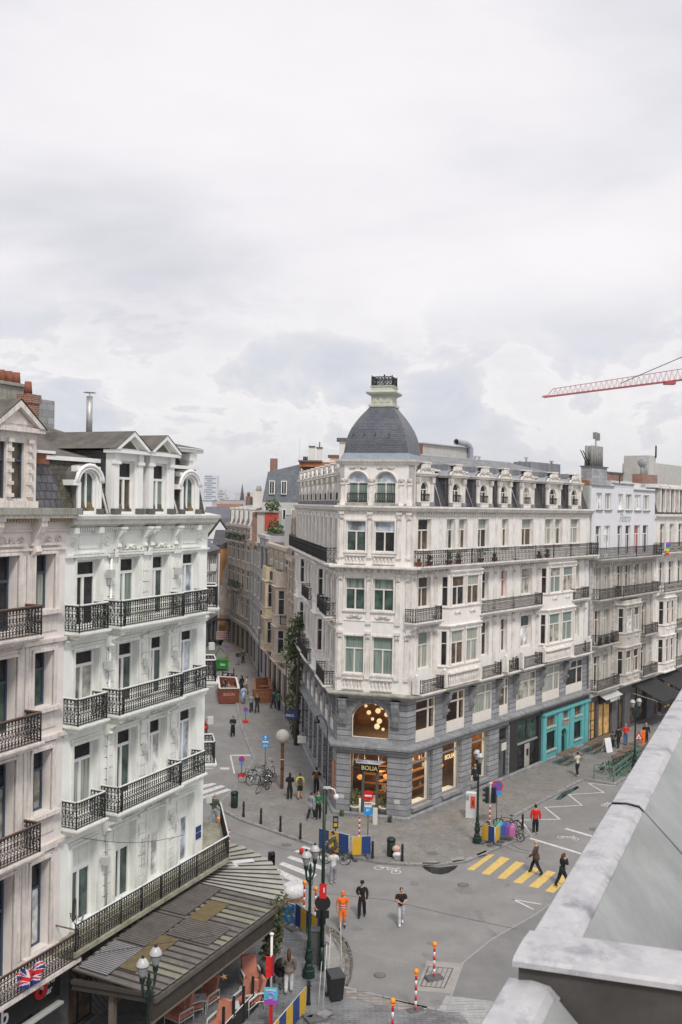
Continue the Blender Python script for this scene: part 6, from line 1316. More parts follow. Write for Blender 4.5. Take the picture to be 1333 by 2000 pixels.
gpoly('puddle', [(1098, 1548), (1128, 1535), (1132, 1538), (1110, 1552), (1095, 1562), (1085, 1562)], pud, .0065)
gpoly('asphalt_patch', [(835, 1876), (905, 1882), (885, 1940), (812, 1935)], mat('pale_concrete_patch', (.32, .30, .28), var=.2, scale=3), .004)
mb = MB(); line_([(838, 1888), (885, 1892), (868, 1930), (822, 1926), (838, 1888)], .05, tar, .008)
for k in range(1, 5): line_([(838 + 9.4 * k, 1888 + k), (822 + 9.4 * k, 1926 + k)], .03, tar, .008)
struct(mb.build('manhole_frame'))
brk = mat('brick_band', (.30, .27, .25), brick=(.5, .24, .04, (.22, .2, .19), 0), var=.3, scale=3); gpoly('brick_band', [(678, 1932), (760, 1950), (835, 1966), (830, 1980), (750, 1965), (672, 1946)], brk, .104)
gpoly('light_stone_paving', [(872, 1944), (960, 1955), (1040, 1990), (1000, 2060), (800, 2060), (850, 1985)], mat('light_stone_slabs', (.30, .30, .30), brick=(.8, .12, .02, (.42, .42, .42), .5), var=.2), .005)
patch = mat('pavement_repair', (.32, .30, .27), var=.3, scale=4, c2=(.22, .2, .17)); gpoly('pavement_patch', [(930, 1668), (950, 1660), (952, 1667), (935, 1672)], patch, .124); gpoly('pavement_patch', [(822, 1683), (850, 1681), (862, 1686), (830, 1689)], patch, .124); gpoly('pavement_patch', [(880, 1676), (905, 1672), (908, 1680), (885, 1684)], patch, .124)
gpoly('pavement_patch', [(832, 1665), (850, 1662), (858, 1669), (838, 1671)], mat('dark_cover_plate', (.16, .15, .14), var=.3), .125)
mb = MB()
for u, v, r_ in ((742, 1905, .26), (905, 1728, .3), (1160, 1620, .3), (560, 1650, .28)):
    p = G(u, v, .0045); mb.face([(p.x + r_ * math.cos(PI * k / 8), p.y + r_ * math.sin(PI * k / 8), .0045) for k in range(16)], tar)
    mb.face([(p.x + r_ * .8 * math.cos(PI * k / 8), p.y + r_ * .8 * math.sin(PI * k / 8), .0085) for k in range(16)], MATS['dark_cover_plate'])
struct(mb.build('manhole_covers'))
stn = mat('oil_stain', (.2, .196, .19), rough=.6, var=.3, scale=3); rn = random.Random(77); mb = MB()
for k in range(12):
    u, v = rn.uniform(660, 1010), rn.uniform(1720, 1960); p = G(u, v); r_ = rn.uniform(.08, .5); e_ = rn.uniform(.3, 1); a_ = rn.uniform(0, 3)
    q = [(r_ * (1 + .3 * rn.random()) * math.cos(PI * j / 6), e_ * r_ * (1 + .3 * rn.random()) * math.sin(PI * j / 6)) for j in range(12)]
    mb.face([(p.x + x * math.cos(a_) - y * math.sin(a_), p.y + x * math.sin(a_) + y * math.cos(a_), .0035 + k * .00002) for x, y in q], stn)
struct(mb.build('road_stains'))
# ------------------------------------------------------------------ people
PI = math.pi
skinm = mat('skin', (.50, .29, .20), rough=.55, var=.08); skind = mat('skin_dark', (.16, .08, .05), rough=.55, var=.08)
def cloth(n, c): return mat('cloth_' + n, c, rough=.85, var=.35, scale=6, bump=.02, bscale=9)
hairb = mat('hair_black', (.015, .012, .01), rough=.6); hairn = mat('hair_brown', (.07, .035, .018), rough=.6); hairg = mat('hair_grey', (.35, .33, .31), rough=.7); hairl = mat('hair_blond', (.35, .22, .10), rough=.6)
def person(label, foot, face, top, bot, h=1.75, stride=.28, arms=('swing', 'swing'), skin=None, hair=None, hairlen=0, shoe=None, shorts=False, short_sleeve=False, coat=0, hat=None, bag=None, lean=0.0, z=.0, group=None, wide=1.0, seated=False, stripes=False):
    skin = skin or skinm; shoe = shoe or blackm; hair = hair or hairb; k = h / 1.75
    t = thing('person', label, 'person', (foot[0], foot[1], z), face, group)
    V_, E_, Rr, Lb = [], [], [], []
    def v(p, r, ry, lab, par=None):
        V_.append(Vector(p) * k + Vector((0, lean * max(0, p[2] - .9) * k, 0))); Rr.append((r * k, (ry or r) * k)); Lb.append(lab)
        if par is not None: E_.append((par, len(V_) - 1))
        return len(V_) - 1
    W_ = wide
    hp = v((0, 0, .93), .165 * W_, .13, 'bot'); wa = v((0, .005, 1.08), .155 * W_, .12, 'top', hp); ch = v((0, .01, 1.28), .20 * W_, .145, 'top', wa); sh = v((0, 0, 1.43), .165 * W_, .11, 'top', ch); nk = v((0, .005, 1.52), .055, .055, 'skin', sh); hd = v((0, .015, 1.60), .06, .07, 'skin', nk)
    s2 = stride / 2
    if seated: legs = {-1: [(-.10, .05, .92), (-.14, .42, .80), (-.13, .28, .42), (-.13, .42, .38)], 1: [(.10, .05, .92), (.14, .40, .62), (.13, .2, .22), (.13, .34, .18)]}
    else: legs = {sg: [(sg * .095, 0, .86), (sg * .10, sg * s2 * .55 + .04 * (stride > .1), .49), (sg * .10, sg * s2 - (.05 if sg < 0 and stride > .1 else 0), .10 + (.05 if sg < 0 and stride > .3 else 0)), (sg * .11, sg * s2 + .12, .045 + (.02 if sg < 0 and stride > .3 else 0))] for sg in (-1, 1)}
    for sg in (-1, 1):
        L_ = legs[sg]; a = v(L_[0], .125, .125, 'bot', hp); b = v(L_[1], .092, .092, 'bot', a)
        c = v(L_[2], .054 if shorts else .078, None, 'shoe', b); d = v(L_[3], .042, .04, 'shoe', c)
    ends = []
    for sg, mode in zip((-1, 1), arms):
        sw = -sg * s2 * .8
        A = {'swing': [(.20, 0, 1.41), (.25, sw * .3 - .03, 1.16), (.25, sw + .06, .93)], 'down': [(.20, 0, 1.41), (.245, -.02, 1.15), (.235, .04, .90)], 'front': [(.20, 0, 1.41), (.24, .04, 1.17), (.09, .24, 1.15)], 'pocket': [(.20, 0, 1.41), (.27, -.05, 1.17), (.19, .07, .98)], 'phone': [(.20, 0, 1.41), (.23, .08, 1.18), (.11, .20, 1.38)], 'bars': [(.20, .02, 1.40), (.26, .22, 1.22), (.24, .48, 1.12)], 'face': [(.20, 0, 1.41), (.22, .14, 1.2), (.07, .16, 1.5)], 'hold': [(.2, 0, 1.41), (.26, .03, 1.17), (.28, .22, 1.02)]}[mode]
        P_ = [(sg * x, y, zz) for x, y, zz in A]; a = v(P_[0], .085 * W_, None, 'top', sh); b = v(P_[1], .07 * W_, None, 'arm', a); c = v(P_[2], .05, None, 'arm', b)
        ends.append((V_[b].copy(), V_[c].copy(), sg))
    me = bpy.data.meshes.new('tmp'); me.from_pydata([tuple(p) for p in V_], E_, []); ob = bpy.data.objects.new('tmp', me); COL.objects.link(ob)
    md = ob.modifiers.new('s', 'SKIN'); md.branch_smoothing = .6
    for i, sv in enumerate(me.skin_vertices[0].data): sv.radius = Rr[i]; sv.use_root = (i == 0)
    sb = ob.modifiers.new('u', 'SUBSURF'); sb.levels = 1
    dg = bpy.context.evaluated_depsgraph_get(); ev = ob.evaluated_get(dg); m2 = bpy.data.meshes.new_from_object(ev)
    mb = MB(); segs = [(V_[a], V_[b], Lb[b]) for a, b in E_]
    mb.v = [v_.co.copy() for v_ in m2.vertices]
    for p in m2.polygons:
        c = p.center; best = None
        for a, b, l in segs:
            ab = b - a; tt = max(0, min(1, (c - a).dot(ab) / ab.length_squared)); dd = (c - (a + ab * tt)).length
            if best is None or dd < best[0]: best = (dd, l, tt)
        l = best[1]; zz = c.z / k
        m_ = {'bot': bot, 'top': top, 'arm': top, 'shoe': bot, 'skin': skin}[l]
        if l == 'bot' and shorts and zz < .56: m_ = skin
        if l == 'shoe': m_ = shoe if zz < .13 else (skin if shorts else bot)
        if l == 'arm' and short_sleeve and zz < 1.24: m_ = skin
        if l == 'skin' and zz < 1.45: m_ = top
        if zz > coat and coat and l in ('bot', 'top') and abs(c.x) < .2 * k * W_: m_ = top
        if l == 'bot' and zz > .97: m_ = top
        mb.f.append(tuple(p.vertices)); mb.m.append(mb.mi(m_)); mb.sm.append(True)
    bpy.data.objects.remove(ob); bpy.data.meshes.remove(me)
    off = Vector((0, lean * .7 * k, 0))
    # head with face
    hc = Vector((0, .02, 1.645)) * k + off; rows = []
    for i in range(9):
        th = math.pi * i / 8; row = []
        for j in range(12):
            ph = 2 * math.pi * j / 12; x, y, z_ = .075 * math.sin(th) * math.cos(ph), .095 * math.sin(th) * math.sin(ph), -.122 * math.cos(th)
            if z_ < -.03: x *= .82; y = y * .9 + .008
            if j == 3 and i in (3, 4): y += .02          # nose
            row.append(hc + Vector((x, y, z_)) * k)
        rows.append(row)
    mb.grid(rows, skin, close=True, smooth=True, caps=True)
    for sg in (-1, 1): mb.ball(hc + Vector((sg * .076, 0, -.005)) * k, .02 * k, skin, n=5, k=4, sc=(.5, 1, 1.5)); mb.ball(hc + Vector((sg * .028, .083, .012)) * k, .009 * k, blackm, n=5, k=3)
    mb.box(tuple(hc + Vector((0, .09, -.05)) * k), (.04 * k, .012 * k, .009 * k), mat('lips', (.36, .13, .11)))
    # hands: palm, four fingers, thumb
    for el, wr, sg in ends:
        d = (wr - el).normalized(); s_ = d.orthogonal().normalized(); 
        if abs(s_.x) > .7: s_ = d.cross(s_).normalized()
        u_ = d.cross(s_); pc = wr + d * .045 * k
        mb.tube([wr - d * .01, wr + d * .03 * k, wr + d * .085 * k], [.026 * k, .034 * k, .03 * k], skin, n=6)
        for f_, ln in zip((-1.5, -.5, .5, 1.5), (.055, .07, .075, .062)):
            b0 = wr + d * .08 * k + s_ * f_ * .016 * k; mb.tube([b0, b0 + (d * .6 * ln + u_ * .006) * k, b0 + (d * .85 * ln + u_ * .024) * k], [.009 * k, .008 * k, .006 * k], skin, n=4)
        mb.tube([wr + d * .02 * k - s_ * .03 * k, wr + d * .06 * k - s_ * .05 * k, wr + d * .085 * k - s_ * .048 * k], [.012 * k, .010 * k, .008 * k], skin, n=4)
    if stripes:
        for z_, r1, r2 in ((1.12, .168, .14), (1.02, .172, .145)): mb.grid([[(r1 * k * math.cos(2 * PI * j / 14), r2 * k * math.sin(2 * PI * j / 14), (z_ + q) * k) for j in range(14)] for q in (0, .05)], clg, close=True)
        for sg in (-1, 1): mb.lathe((sg * .1 * k, sg * s2 * .8 * k, .2 * k), [(.068 * k, 0), (.068 * k, .06 * k)], clg, n=10); mb.lathe((sg * .1 * k, sg * s2 * .8 * k, .27 * k), [(.07 * k, 0), (.07 * k, .12 * k)], cor_, n=10)
    mb.build('body', t, local=True)
    hb_ = MB()
    if hat is not None:
        hb_.lathe(tuple(hc + Vector((0, -.005, .015)) * k), [(.10 * k, 0), (.098 * k, .05 * k), (.075 * k, .10 * k), (.02 * k, .125 * k)], hat, n=12); hb_.box(tuple(hc + Vector((0, .12, .025)) * k), (.13 * k, .09 * k, .012 * k), hat); hb_.build('cap', t, local=True)
    elif hair != 'bald':
        rows = []
        for i in range(4, 9):
            th = math.pi * (i - .45) / 8; rows.append([hc + Vector((.085 * math.sin(th) * math.cos(2 * math.pi * j / 12), .105 * math.sin(th) * math.sin(2 * math.pi * j / 12) - .012, -.132 * math.cos(th) + (-.03 if math.sin(2 * math.pi * j / 12) < .3 and i == 4 else .045 if i == 4 else 0))) * k for j in range(12)])
        hb_.grid(rows, hair, close=True, smooth=True, caps=True)
        if hairlen: hb_.tube([hc + Vector((0, -.05, .06)) * k, hc + Vector((0, -.10, -.05)) * k, hc + Vector((0, -.115, -.05 - hairlen * .6)) * k, hc + Vector((0, -.11, -.05 - hairlen)) * k], [.07 * k, .085 * k, .075 * k, .03 * k], hair, n=8)
        hb_.build('hair', t, local=True)
    if coat and coat < .9:
        c_ = MB(); c_.lathe((0, 0, 0), [(.165 * k * W_, coat * k), (.16 * k * W_, .9 * k), (.15 * k * W_, 1.05 * k)], top, n=14); c_.build('coat_hem', t, local=True)
    if bag == 'backpack':
        c_ = MB(); c_.box((0, -.19 * k + off.y * .5, 1.27 * k), (.26 * k, .15 * k, .4 * k), cloth('bag_brown', (.10, .055, .035)), taper=.85); c_.build('backpack', t, local=True)
    return t
def fp(u, v, z=0): p = G(u, v, z); return (p.x, p.y)
cb_ = cloth('black', (.014, .014, .016)); cw = cloth('white', (.62, .62, .62)); cgr = cloth('grey', (.26, .27, .29)); clg = cloth('light_grey', (.50, .50, .52)); cor_ = cloth('safety_orange', (.90, .17, .02)); cred = cloth('red', (.65, .025, .02)); colv = cloth('olive', (.065, .075, .055)); cbr = cloth('brown', (.075, .05, .035)); cbe = cloth('beige', (.55, .49, .40)); cbl = cloth('blue', (.10, .17, .32)); cgn = cloth('green', (.03, .16, .08)); cnv = cloth('navy', (.02, .028, .055)); clm = cloth('lime', (.45, .62, .05)); clb = cloth('light_blue', (.36, .45, .62)); crs = cloth('rust', (.32, .13, .05))
PI = math.pi
wsh = mat('white_trainers', (.7, .7, .7))
person('worker in bright orange cap, tee shirt and shorts walking across the asphalt', fp(669, 1815), PI, cor_, cor_, arms=('down', 'down'), shorts=True, short_sleeve=True, hat=cor_, stride=.25, wide=1.05, stripes=True)
person('man all in black with a dark cap jogging behind the orange worker', fp(707, 1792), PI - .2, cb_, cb_, arms=('swing', 'front'), hat=cb_, stride=.3)
person('man in black tee shirt and pale grey trousers walking toward the camera, hands at chest', fp(783, 1807), PI + .15, cb_, clg, arms=('front', 'front'), short_sleeve=True, hair=hairn, shoe=wsh, stride=.35, wide=1.1)
person('person in white hooded top and grey trousers seen from behind beside the cyclist', fp(651, 1726), .1, cw, cgr, arms=('front', 'front'), hair=hairn, shoe=wsh, stride=.12, wide=1.12)
person('man in brown jacket and black trousers striding over the yellow crossing', fp(1047, 1708), PI / 2 - .5, cbr, cb_, h=1.8, arms=('swing', 'front'), hair='bald', stride=.65, wide=1.1, coat=.8)
person('woman in long black clothes with hand at her face on the yellow crossing', fp(1098, 1733), -PI / 2 + .4, cb_, cb_, arms=('swing', 'face'), hair=hairn, hairlen=.2, stride=.6, coat=.75, lean=.12)
person('person in bright red jacket and black trousers walking on the zigzag lines', fp(1046, 1630), -.15, cred, cb_, h=1.8, arms=('down', 'swing'), hair=hairb, stride=.2, shoe=wsh, wide=1.12)
person('person in cream jumper and black trousers looking at a phone before the turquoise front', fp(1128, 1519), .5, cbe, cb_, arms=('phone', 'phone'), hair=hairb, stride=.3, shoe=wsh, z=.12, wide=1.1)
person('man in olive jacket and grey trousers standing with a cable by the white house', fp(418, 1611), -.4, colv, cgr, h=1.85, arms=('hold', 'hold'), hair=hairg, stride=.35, wide=1.15, lean=.1)
person('woman in brown cape and white trousers walking away beside the terrace', fp(564, 1940, .1), 0, cloth('taupe', (.17, .14, .11)), cw, arms=('hold', 'down'), hair=hairn, hairlen=.28, stride=.15, z=.10, coat=.85, wide=1.15, shoe=clg)
person('woman all in black walking away in front of the globe pillar', fp(566, 1565), 0, cb_, cb_, arms=('front', 'front'), hair=hairb, hairlen=.12, z=.12, stride=.12)
person('person in lime tee shirt, black shorts and brown backpack walking away', fp(586, 1565), .1, clm, cb_, arms=('down', 'down'), hair=hairn, short_sleeve=True, shorts=True, z=.12, bag='backpack')
person('broad person in black tee shirt by the shop corner, half hidden by the green pole', fp(618, 1553), 0, cb_, cb_, arms=('down', 'pocket'), hair=hairb, short_sleeve=True, z=.12, wide=1.25, skin=skinm, bag='backpack')
person('person in grey jacket with a pale coat over the arm stepping toward the shop corner', fp(608, 1606), -.6, cgr, cb_, arms=('front', 'swing'), hair=hairn, stride=.45, shoe=wsh, z=.12, coat=.7)
person('person in dark green top with yellow bag behind the green signal pole', fp(622, 1604), PI, cgn, cb_, arms=('hold', 'front'), hair=hairn, z=.12, stride=.1)
person('woman in long black dress and scarf walking alone down the side street road', fp(455, 1439), PI, cb_, cb_, hair=hairb, hairlen=.3, arms=('front', 'front'), coat=.35, stride=.2)
person('left one of the couple walking beyond the wooden terraces, black top and grey jeans', fp(465, 1301), PI, cb_, cgr, z=.12, stride=.3)
person('right one of the couple walking beyond the wooden terraces, olive coat', fp(475, 1298), PI, colv, cb_, z=.12, stride=.3)
person('person in denim jacket walking in front of the right wooden terrace', fp(491, 1394), PI + .2, cgr, cnv, hair=hairl, z=.12, stride=.3)
person('person with red hair and black coat walking in front of the right wooden terrace', fp(502.5, 1395), PI - .2, cb_, cnv, hair=mat('hair_red', (.25, .06, .02)), hairlen=.15, z=.12, stride=.3)
person('person in light blue dress standing beside the left wooden terrace', fp(476, 1377), .3, clb, cgr, hair=hairb, z=.12, coat=.4, stride=.1, wide=1.1)
person('person in rust trousers and beige top beside the left wooden terrace', fp(482, 1357), PI / 2, cbe, crs, hair=hairn, z=.12, stride=.25)
person('person in black standing right next to the corner of the left wooden terrace', fp(472, 1355), .8, cb_, cb_, hair=hairb, hairlen=.15, z=.12, stride=.1)
person('person in dark clothes standing right of the wooden terraces by the facade', fp(534, 1387), -.8, cnv, cb_, hair=hairb, z=.12, stride=.4)
person('person in green jacket bending by the facade behind the dark clothed one', fp(545, 1390), .4, cgn, cb_, hair=hairb, z=.12, lean=.4)
person('person in red sweater standing on the pavement by the dark shops on the right', fp(1222, 1458), PI, cred, cbl, arms=('front', 'front'), hair=hairl, z=.12, stride=.1)
person('taller person in black beside the white sign board on the right', fp(1208, 1464), .3, cb_, cb_, arms=('down', 'down'), hair=hairb, z=.12, stride=.3)
person('child in dark patterned clothes beside the taller person in black', fp(1197, 1464), .2, colv, cb_, h=1.35, arms=('down', 'down'), hair=hairb, z=.12, stride=.2)
person('man in dark jacket standing behind the orange barrier at the far right', fp(1262, 1456), PI, cb_, cb_, hair=hairg, z=.12, stride=.1, wide=1.15)
person('person with dark coat standing behind the ornate lamp by the shop window', fp(928, 1546), .3, cnv, cb_, hair=hairl, z=.12, arms=('phone', 'down'), stride=.1)
def seated_person(label, u, v, top, hr, zz=.15): person(label, fp(u, v), random.Random(u).uniform(0, 6), top, cb_, h=1.7, hair=hr, seated=True, z=zz - .35, arms=('front', 'front'))
for i, (u, v, c_, hr) in enumerate(((434, 1347, cb_, hairb), (441, 1351, cnv, hairn), (449, 1345, cb_, hairl), (437, 1358, cbr, hairb), (447, 1361, cgr, hairn))):
    seated_person(('guest in black seated at the back left of the left wooden terrace', 'guest in navy seated in the middle of the left wooden terrace', 'fair haired guest in black seated at the back right of the left wooden terrace', 'guest in brown seated at the front left of the left wooden terrace', 'guest in grey seated at the front right of the left wooden terrace')[i], u, v, c_, hr)
# ------------------------------------------------------------------ bicycles
tyre = mat('rubber', (.02, .02, .02), rough=.8); chrome = mat('chrome', (.5, .5, .5), rough=.25, metal=.8)
def bicycle(label, loc, rz, fm, lean=.0, group='bicycles parked by the sign pole', name='bicycle', basket=False):
    t = thing(name, label, 'bicycle', loc, rz, group); t.rotation_euler[1] = lean
    for y in (-.52, .55):
        m = MB(); m.ring((0, y, .34), .33, .022, tyre, ax=(1, 0, 0), n=20, k=5); w_ = m.build('wheel', t, local=True); m = MB()
        for k in range(9): a = 2 * PI * k / 9; m.tube([(0, y, .34), (0, y + .31 * math.cos(a), .34 + .31 * math.sin(a))], .003, chrome, n=3)
        m.lathe((-.03, y, .34), [(.02, 0), (.02, .06)], chrome, n=6); m.ring((0, y, .34), .305, .01, chrome, ax=(1, 0, 0), n=20, k=4); m.build('spokes', w_, local=True)
    m = MB(); bb, st, hd, fk = (0, -.05, .30), (0, -.2, .78), (0, .38, .80), (0, .55, .34)
    for a, b in ((bb, st), (bb, (0, .40, .70)), (st, (0, .39, .78)), (bb, (0, -.52, .34)), (st, (0, -.52, .34)), (hd, fk), (hd, (0, .34, .98))): m.tube([a, b], .018, fm, n=6)
    m.build('frame', t, local=True)
    m = MB(); m.tube([(-.28, .22, 1.02), (-.22, .34, 1.0), (0, .36, .99), (.22, .34, 1.0), (.28, .22, 1.02)], .014, chrome, n=5); m.build('handlebar', t, local=True)
    m = MB(); m.tube([st, (0, -.23, .92)], .014, chrome, n=5); m.ball((0, -.25, .95), .11, blackm, n=8, k=5, sc=(.75, 1.3, .35)); m.build('saddle', t, local=True)
    m = MB(); m.ring((.04, -.05, .30), .09, .008, chrome, ax=(1, 0, 0), n=10, k=4); m.tube([(.06, -.05, .30), (.07, .08, .22), (.13, .08, .22)], .01, chrome, n=4); m.tube([(-.06, -.05, .30), (-.07, -.18, .38), (-.13, -.18, .38)], .01, chrome, n=4); m.build('crank', t, local=True)
    m = MB(); m.tube([(0, -.86, .45), (0, -.75, .62), (0, -.52, .71), (0, -.3, .62)], .02, blackm, n=4); m.build('mudguard', t, local=True)
    if basket: m = MB(); m.box((0, .56, .86), (.34, .26, .22), darkstone, taper=1.15); m.build('basket', t, local=True)
    return t
bk = [cgr, cb_, cred, cgn]; c0 = G(505, 1535, .12)
fmats = [blackm, mat('silver_bike_paint', (.42, .43, .44), rough=.35), mat('black_bike_paint', (.03, .03, .035), rough=.35), mat('dark_green_bike_paint', (.02, .06, .04), rough=.35), mat('maroon_bike_paint', (.14, .02, .03), rough=.35)]
labs = ['large black bicycle at the left end of the parked pile', 'silver bicycle leaning in the middle of the parked pile', 'black bicycle with a basket pointing at the camera in the parked pile', 'dark green bicycle behind the silver one in the pile', 'maroon bicycle at the right of the parked pile', 'silver bicycle standing upright at the back right by the sign pole', 'black bicycle lying low at the front of the parked pile']
for i, (u, v, rz, ln) in enumerate(((487, 1531, 1.2, .15), (503, 1532, -1.0, -.25), (517, 1538, .35, .25), (508, 1522, 1.45, .1), (521, 1531, -.7, .2), (526, 1512, .5, .1), (513, 1546, 2.6, -.35))):
    p = G(u, v, .12); bicycle(labs[i], (p.x, p.y, .12), rz, fmats[(0, 1, 2, 3, 4, 1, 0)[i]], ln, basket=(i == 2))
p = G(655, 1688); bicycle('black bicycle ridden past the blue and yellow barrier', (p.x, p.y, 0), PI / 2 - .15, blackm, 0, group=None)
person('cyclist in olive jacket riding past the blue and yellow barrier', (p.x + .1, p.y), PI / 2 - .15, colv, cbr, hair=hairb, seated=True, arms=('bars', 'bars'), z=.02, lean=.35)
p = G(1003, 1632, .12); bicycle('green bicycle standing behind the rainbow cargo bike', (p.x, p.y, .12), .5, fmats[3], .1, group=None); p = G(992, 1622, .12); bicycle('black bicycle half hidden behind the rainbow cargo bike', (p.x, p.y, .12), 1.2, fmats[0], -.1, group=None)
# cargo bike with colourful cover
p = G(985, 1640, .12); t = thing('cargo_bike', 'cargo bicycle with a rainbow painted box cover beside the yellow and blue barrier', 'cargo bike', (p.x, p.y, .12), -1.9)
m = MB(); cols_ = [mat('cover_green', (.03, .24, .12)), mat('cover_teal', (.04, .28, .42)), mat('cover_blue', (.05, .09, .34)), mat('cover_purple', (.17, .08, .32)), mat('cover_pink', (.50, .14, .34))]
for i in range(5): m.hexa([(-.34, -.6 + .24 * i, .35), (.34, -.6 + .24 * i, .35), (.34, -.36 + .24 * i, .35), (-.34, -.36 + .24 * i, .35), (-.38, -.6 + .24 * i, .92 - .03 * abs(i - 1)), (.38, -.6 + .24 * i, .92 - .03 * abs(i - 1)), (.38, -.36 + .24 * i, .92 - .03 * abs(i - 2)), (-.38, -.36 + .24 * i, .92 - .03 * abs(i - 2))], cols_[i])
m.build('box_cover', t, local=True)
for x, y, r_ in ((0, .95, .25), (0, -1.25, .33)): m = MB(); m.ring((x, y, r_), r_ - .02, .025, tyre, ax=(1, 0, 0), n=18, k=5); m.ring((x, y, r_), r_ - .05, .008, chrome, ax=(1, 0, 0), n=18, k=4); m.lathe((x - .03, y, r_), [(.03, 0), (.03, .06)], chrome, n=6); m.build('wheel', t, local=True)
m = MB(); 
for a, b in (((0, .95, .25), (0, .7, .6)), ((0, .7, .35), (0, -.7, .3)), ((0, -.7, .3), (0, -.9, .85)), ((0, -.7, .3), (0, -1.25, .33)), ((0, -.9, .85), (0, -1.25, .33)), ((0, -.65, .3), (0, -.6, 1.05))): m.tube([a, b], .025, blackm, n=6)
m.tube([(-.3, -.7, 1.1), (0, -.6, 1.06), (.3, -.7, 1.1)], .015, blackm, n=5); m.ball((0, -.95, .93), .12, blackm, n=7, k=4, sc=(.7, 1.2, .4)); m.build('frame', t, local=True)
# ------------------------------------------------------------------ ornate twin globe lamps
gl_ = mat('opal_globe', (.44, .44, .44), rough=.3, spec=.5, var=.05); glt = mat('clear_globe_bottom', (.27, .28, .29), rough=.15, var=.1)
def ornate_lamp(label, loc, rz, z=.12):
    t = thing('street_lamp', label, 'street lamp', (loc[0], loc[1], z), rz, 'ornate green twin globe street lamps')
    m = MB(); m.lathe((0, 0, 0), [(.27, 0), (.27, .05), (.265, .05), (.25, .28), (.25, .3), (.19, .34), (.19, .36), (.17, .5), (.12, .56), (.13, .62), (.175, .74), (.175, .8), (.12, 1.02), (.15, 1.06), (.15, 1.12), (.10, 1.16), (.085, 1.4), (.08, 1.45)], green, n=12, smooth=False); m.build('base', t, local=True)
    m = MB(); m.lathe((0, 0, 1.4), [(.08, 0), (.10, .05), (.075, .1), (.055, 2.6), (.085, 2.65), (.05, 2.7), (.06, 2.85), (.10, 2.95), (.04, 3.1), (.05, 3.2), (.01, 3.28)], green, n=10); m.build('post', t, local=True)
    for sg in (-1, 1):
        m = MB(); m.tube([(0, 0, 4.0), (sg * .16, 0, 3.98), (sg * .33, 0, 4.1), (sg * .40, 0, 4.35), (sg * .41, 0, 4.55)], [.05, .045, .04, .045, .06], green, n=7); m.lathe((sg * .41, 0, 4.5), [(.05, 0), (.09, .06), (.09, .16), (.11, .2), (.05, .22)], green, n=9); a = m.build('arm', t, local=True)
        m = MB(); m.lathe((sg * .41, 0, 4.7), [(.09, 0), (.11, .08), (.17, .26), (.19, .34)], glt, n=14); m.lathe((sg * .41, 0, 5.04), [(.21, 0), (.21, .04), (.17, .13), (.11, .22), (.07, .25)], gl_, n=14); m.ring((sg * .41, 0, 5.05), .205, .016, blackm, n=16, k=4); m.lathe((sg * .41, 0, 5.30), [(.06, 0), (.05, .04), (.02, .08)], blackm, n=7); m.build('globe', a, local=True)
    m = MB()
    for k in range(4): a_ = PI / 2 * k; m.tube([(0, 0, 3.7), (.10 * math.cos(a_), .10 * math.sin(a_), 3.8), (.13 * math.cos(a_), .13 * math.sin(a_), 3.95), (.06 * math.cos(a_), .06 * math.sin(a_), 4.1)], .014, green, n=4)
    m.build('scrollwork', t, local=True); return t
AZ = R(90 - 24)
ornate_lamp('ornate green twin globe lamp standing left of the tall signal pole', (-.99, 40.7), AZ, .10)
ornate_lamp('ornate green twin globe lamp in front of the shop windows beside the white ticket machine', (8.19, 57.28), AZ + .5)
ornate_lamp('ornate green twin globe lamp at the bottom left in front of the terrace roof', (-5.74, 31.0), AZ + .1, .10)
ornate_lamp('ornate green twin globe lamp at the far right beside the black awnings', (22.2, 74.0), .7)
# curved arm lamp with hanging sign
p = G(637, 1590, .12); t = thing('curved_lamp', 'slim green lamp post with a curved arm along the grey stone side wall', 'street lamp', (p.x, p.y, .12)); m = MB(); m.tube([(0, 0, 0), (0, 0, 1.2)], .07, green, n=8); m.tube([(0, 0, 1.2), (0, 0, 5.4), (-.15, .3, 5.75), (-.4, 1.0, 5.95), (-.7, 1.9, 5.75)], .04, green, n=7); m.build('post', t, local=True); m = MB(); m.lathe((-.7, 1.9, 5.3), [(.22, 0), (.2, .12), (.08, .25), (.05, .45)], green, n=10); m.build('lamp_shade', t, local=True)
# street lamp far down the street
for (u, v, hh_, lb) in ((505, 1322, 5.0, 'small lantern post far down the side street beside the facades'), (558, 1395, 5.2, 'lantern post beside the ivy covered facade')):
    p = G(u, v, .12); t = thing('lantern_post', lb, 'street lamp', (p.x, p.y, .12)); m = MB(); m.tube([(0, 0, 0), (0, 0, hh_)], [.09, .05], darkstone, n=7); m.build('post', t, local=True); m = MB(); m.lathe((0, 0, hh_), [(.12, 0), (.24, .35), (.3, .38), (.1, .6)], lgrey, n=8); m.build('lantern', t, local=True)
# globe on a rusty pillar
p = G(551, 1540, .12); t = thing('globe_pillar', 'rusty pillar topped by a large ribbed pale globe', 'lamp', (p.x, p.y, .12)); m = MB(); m.box((0, 0, 1.6), (.22, .22, 3.2), mat('rusty_brown_post', (.12, .05, .03), var=.4, scale=5)); m.box((0, 0, 1.35), (.24, .24, .12), green); m.box((0, 0, 2.0), (.235, .235, .06), ochre); m.build('pillar', t, local=True); m = MB(); m.ball((0, 0, 3.55), .47, mat('ribbed_globe', (.42, .41, .37), var=.15, scale=3), n=20, k=14); g_ = m.build('globe', t, local=True); m = MB()
for k in range(1, 9): m.ring((0, 0, 3.55 - .47 * math.cos(PI * k / 9)), .472 * math.sin(PI * k / 9), .008, mat('globe_rib', (.30, .29, .26)), n=24, k=3)
m.build('ribs', g_, local=True)
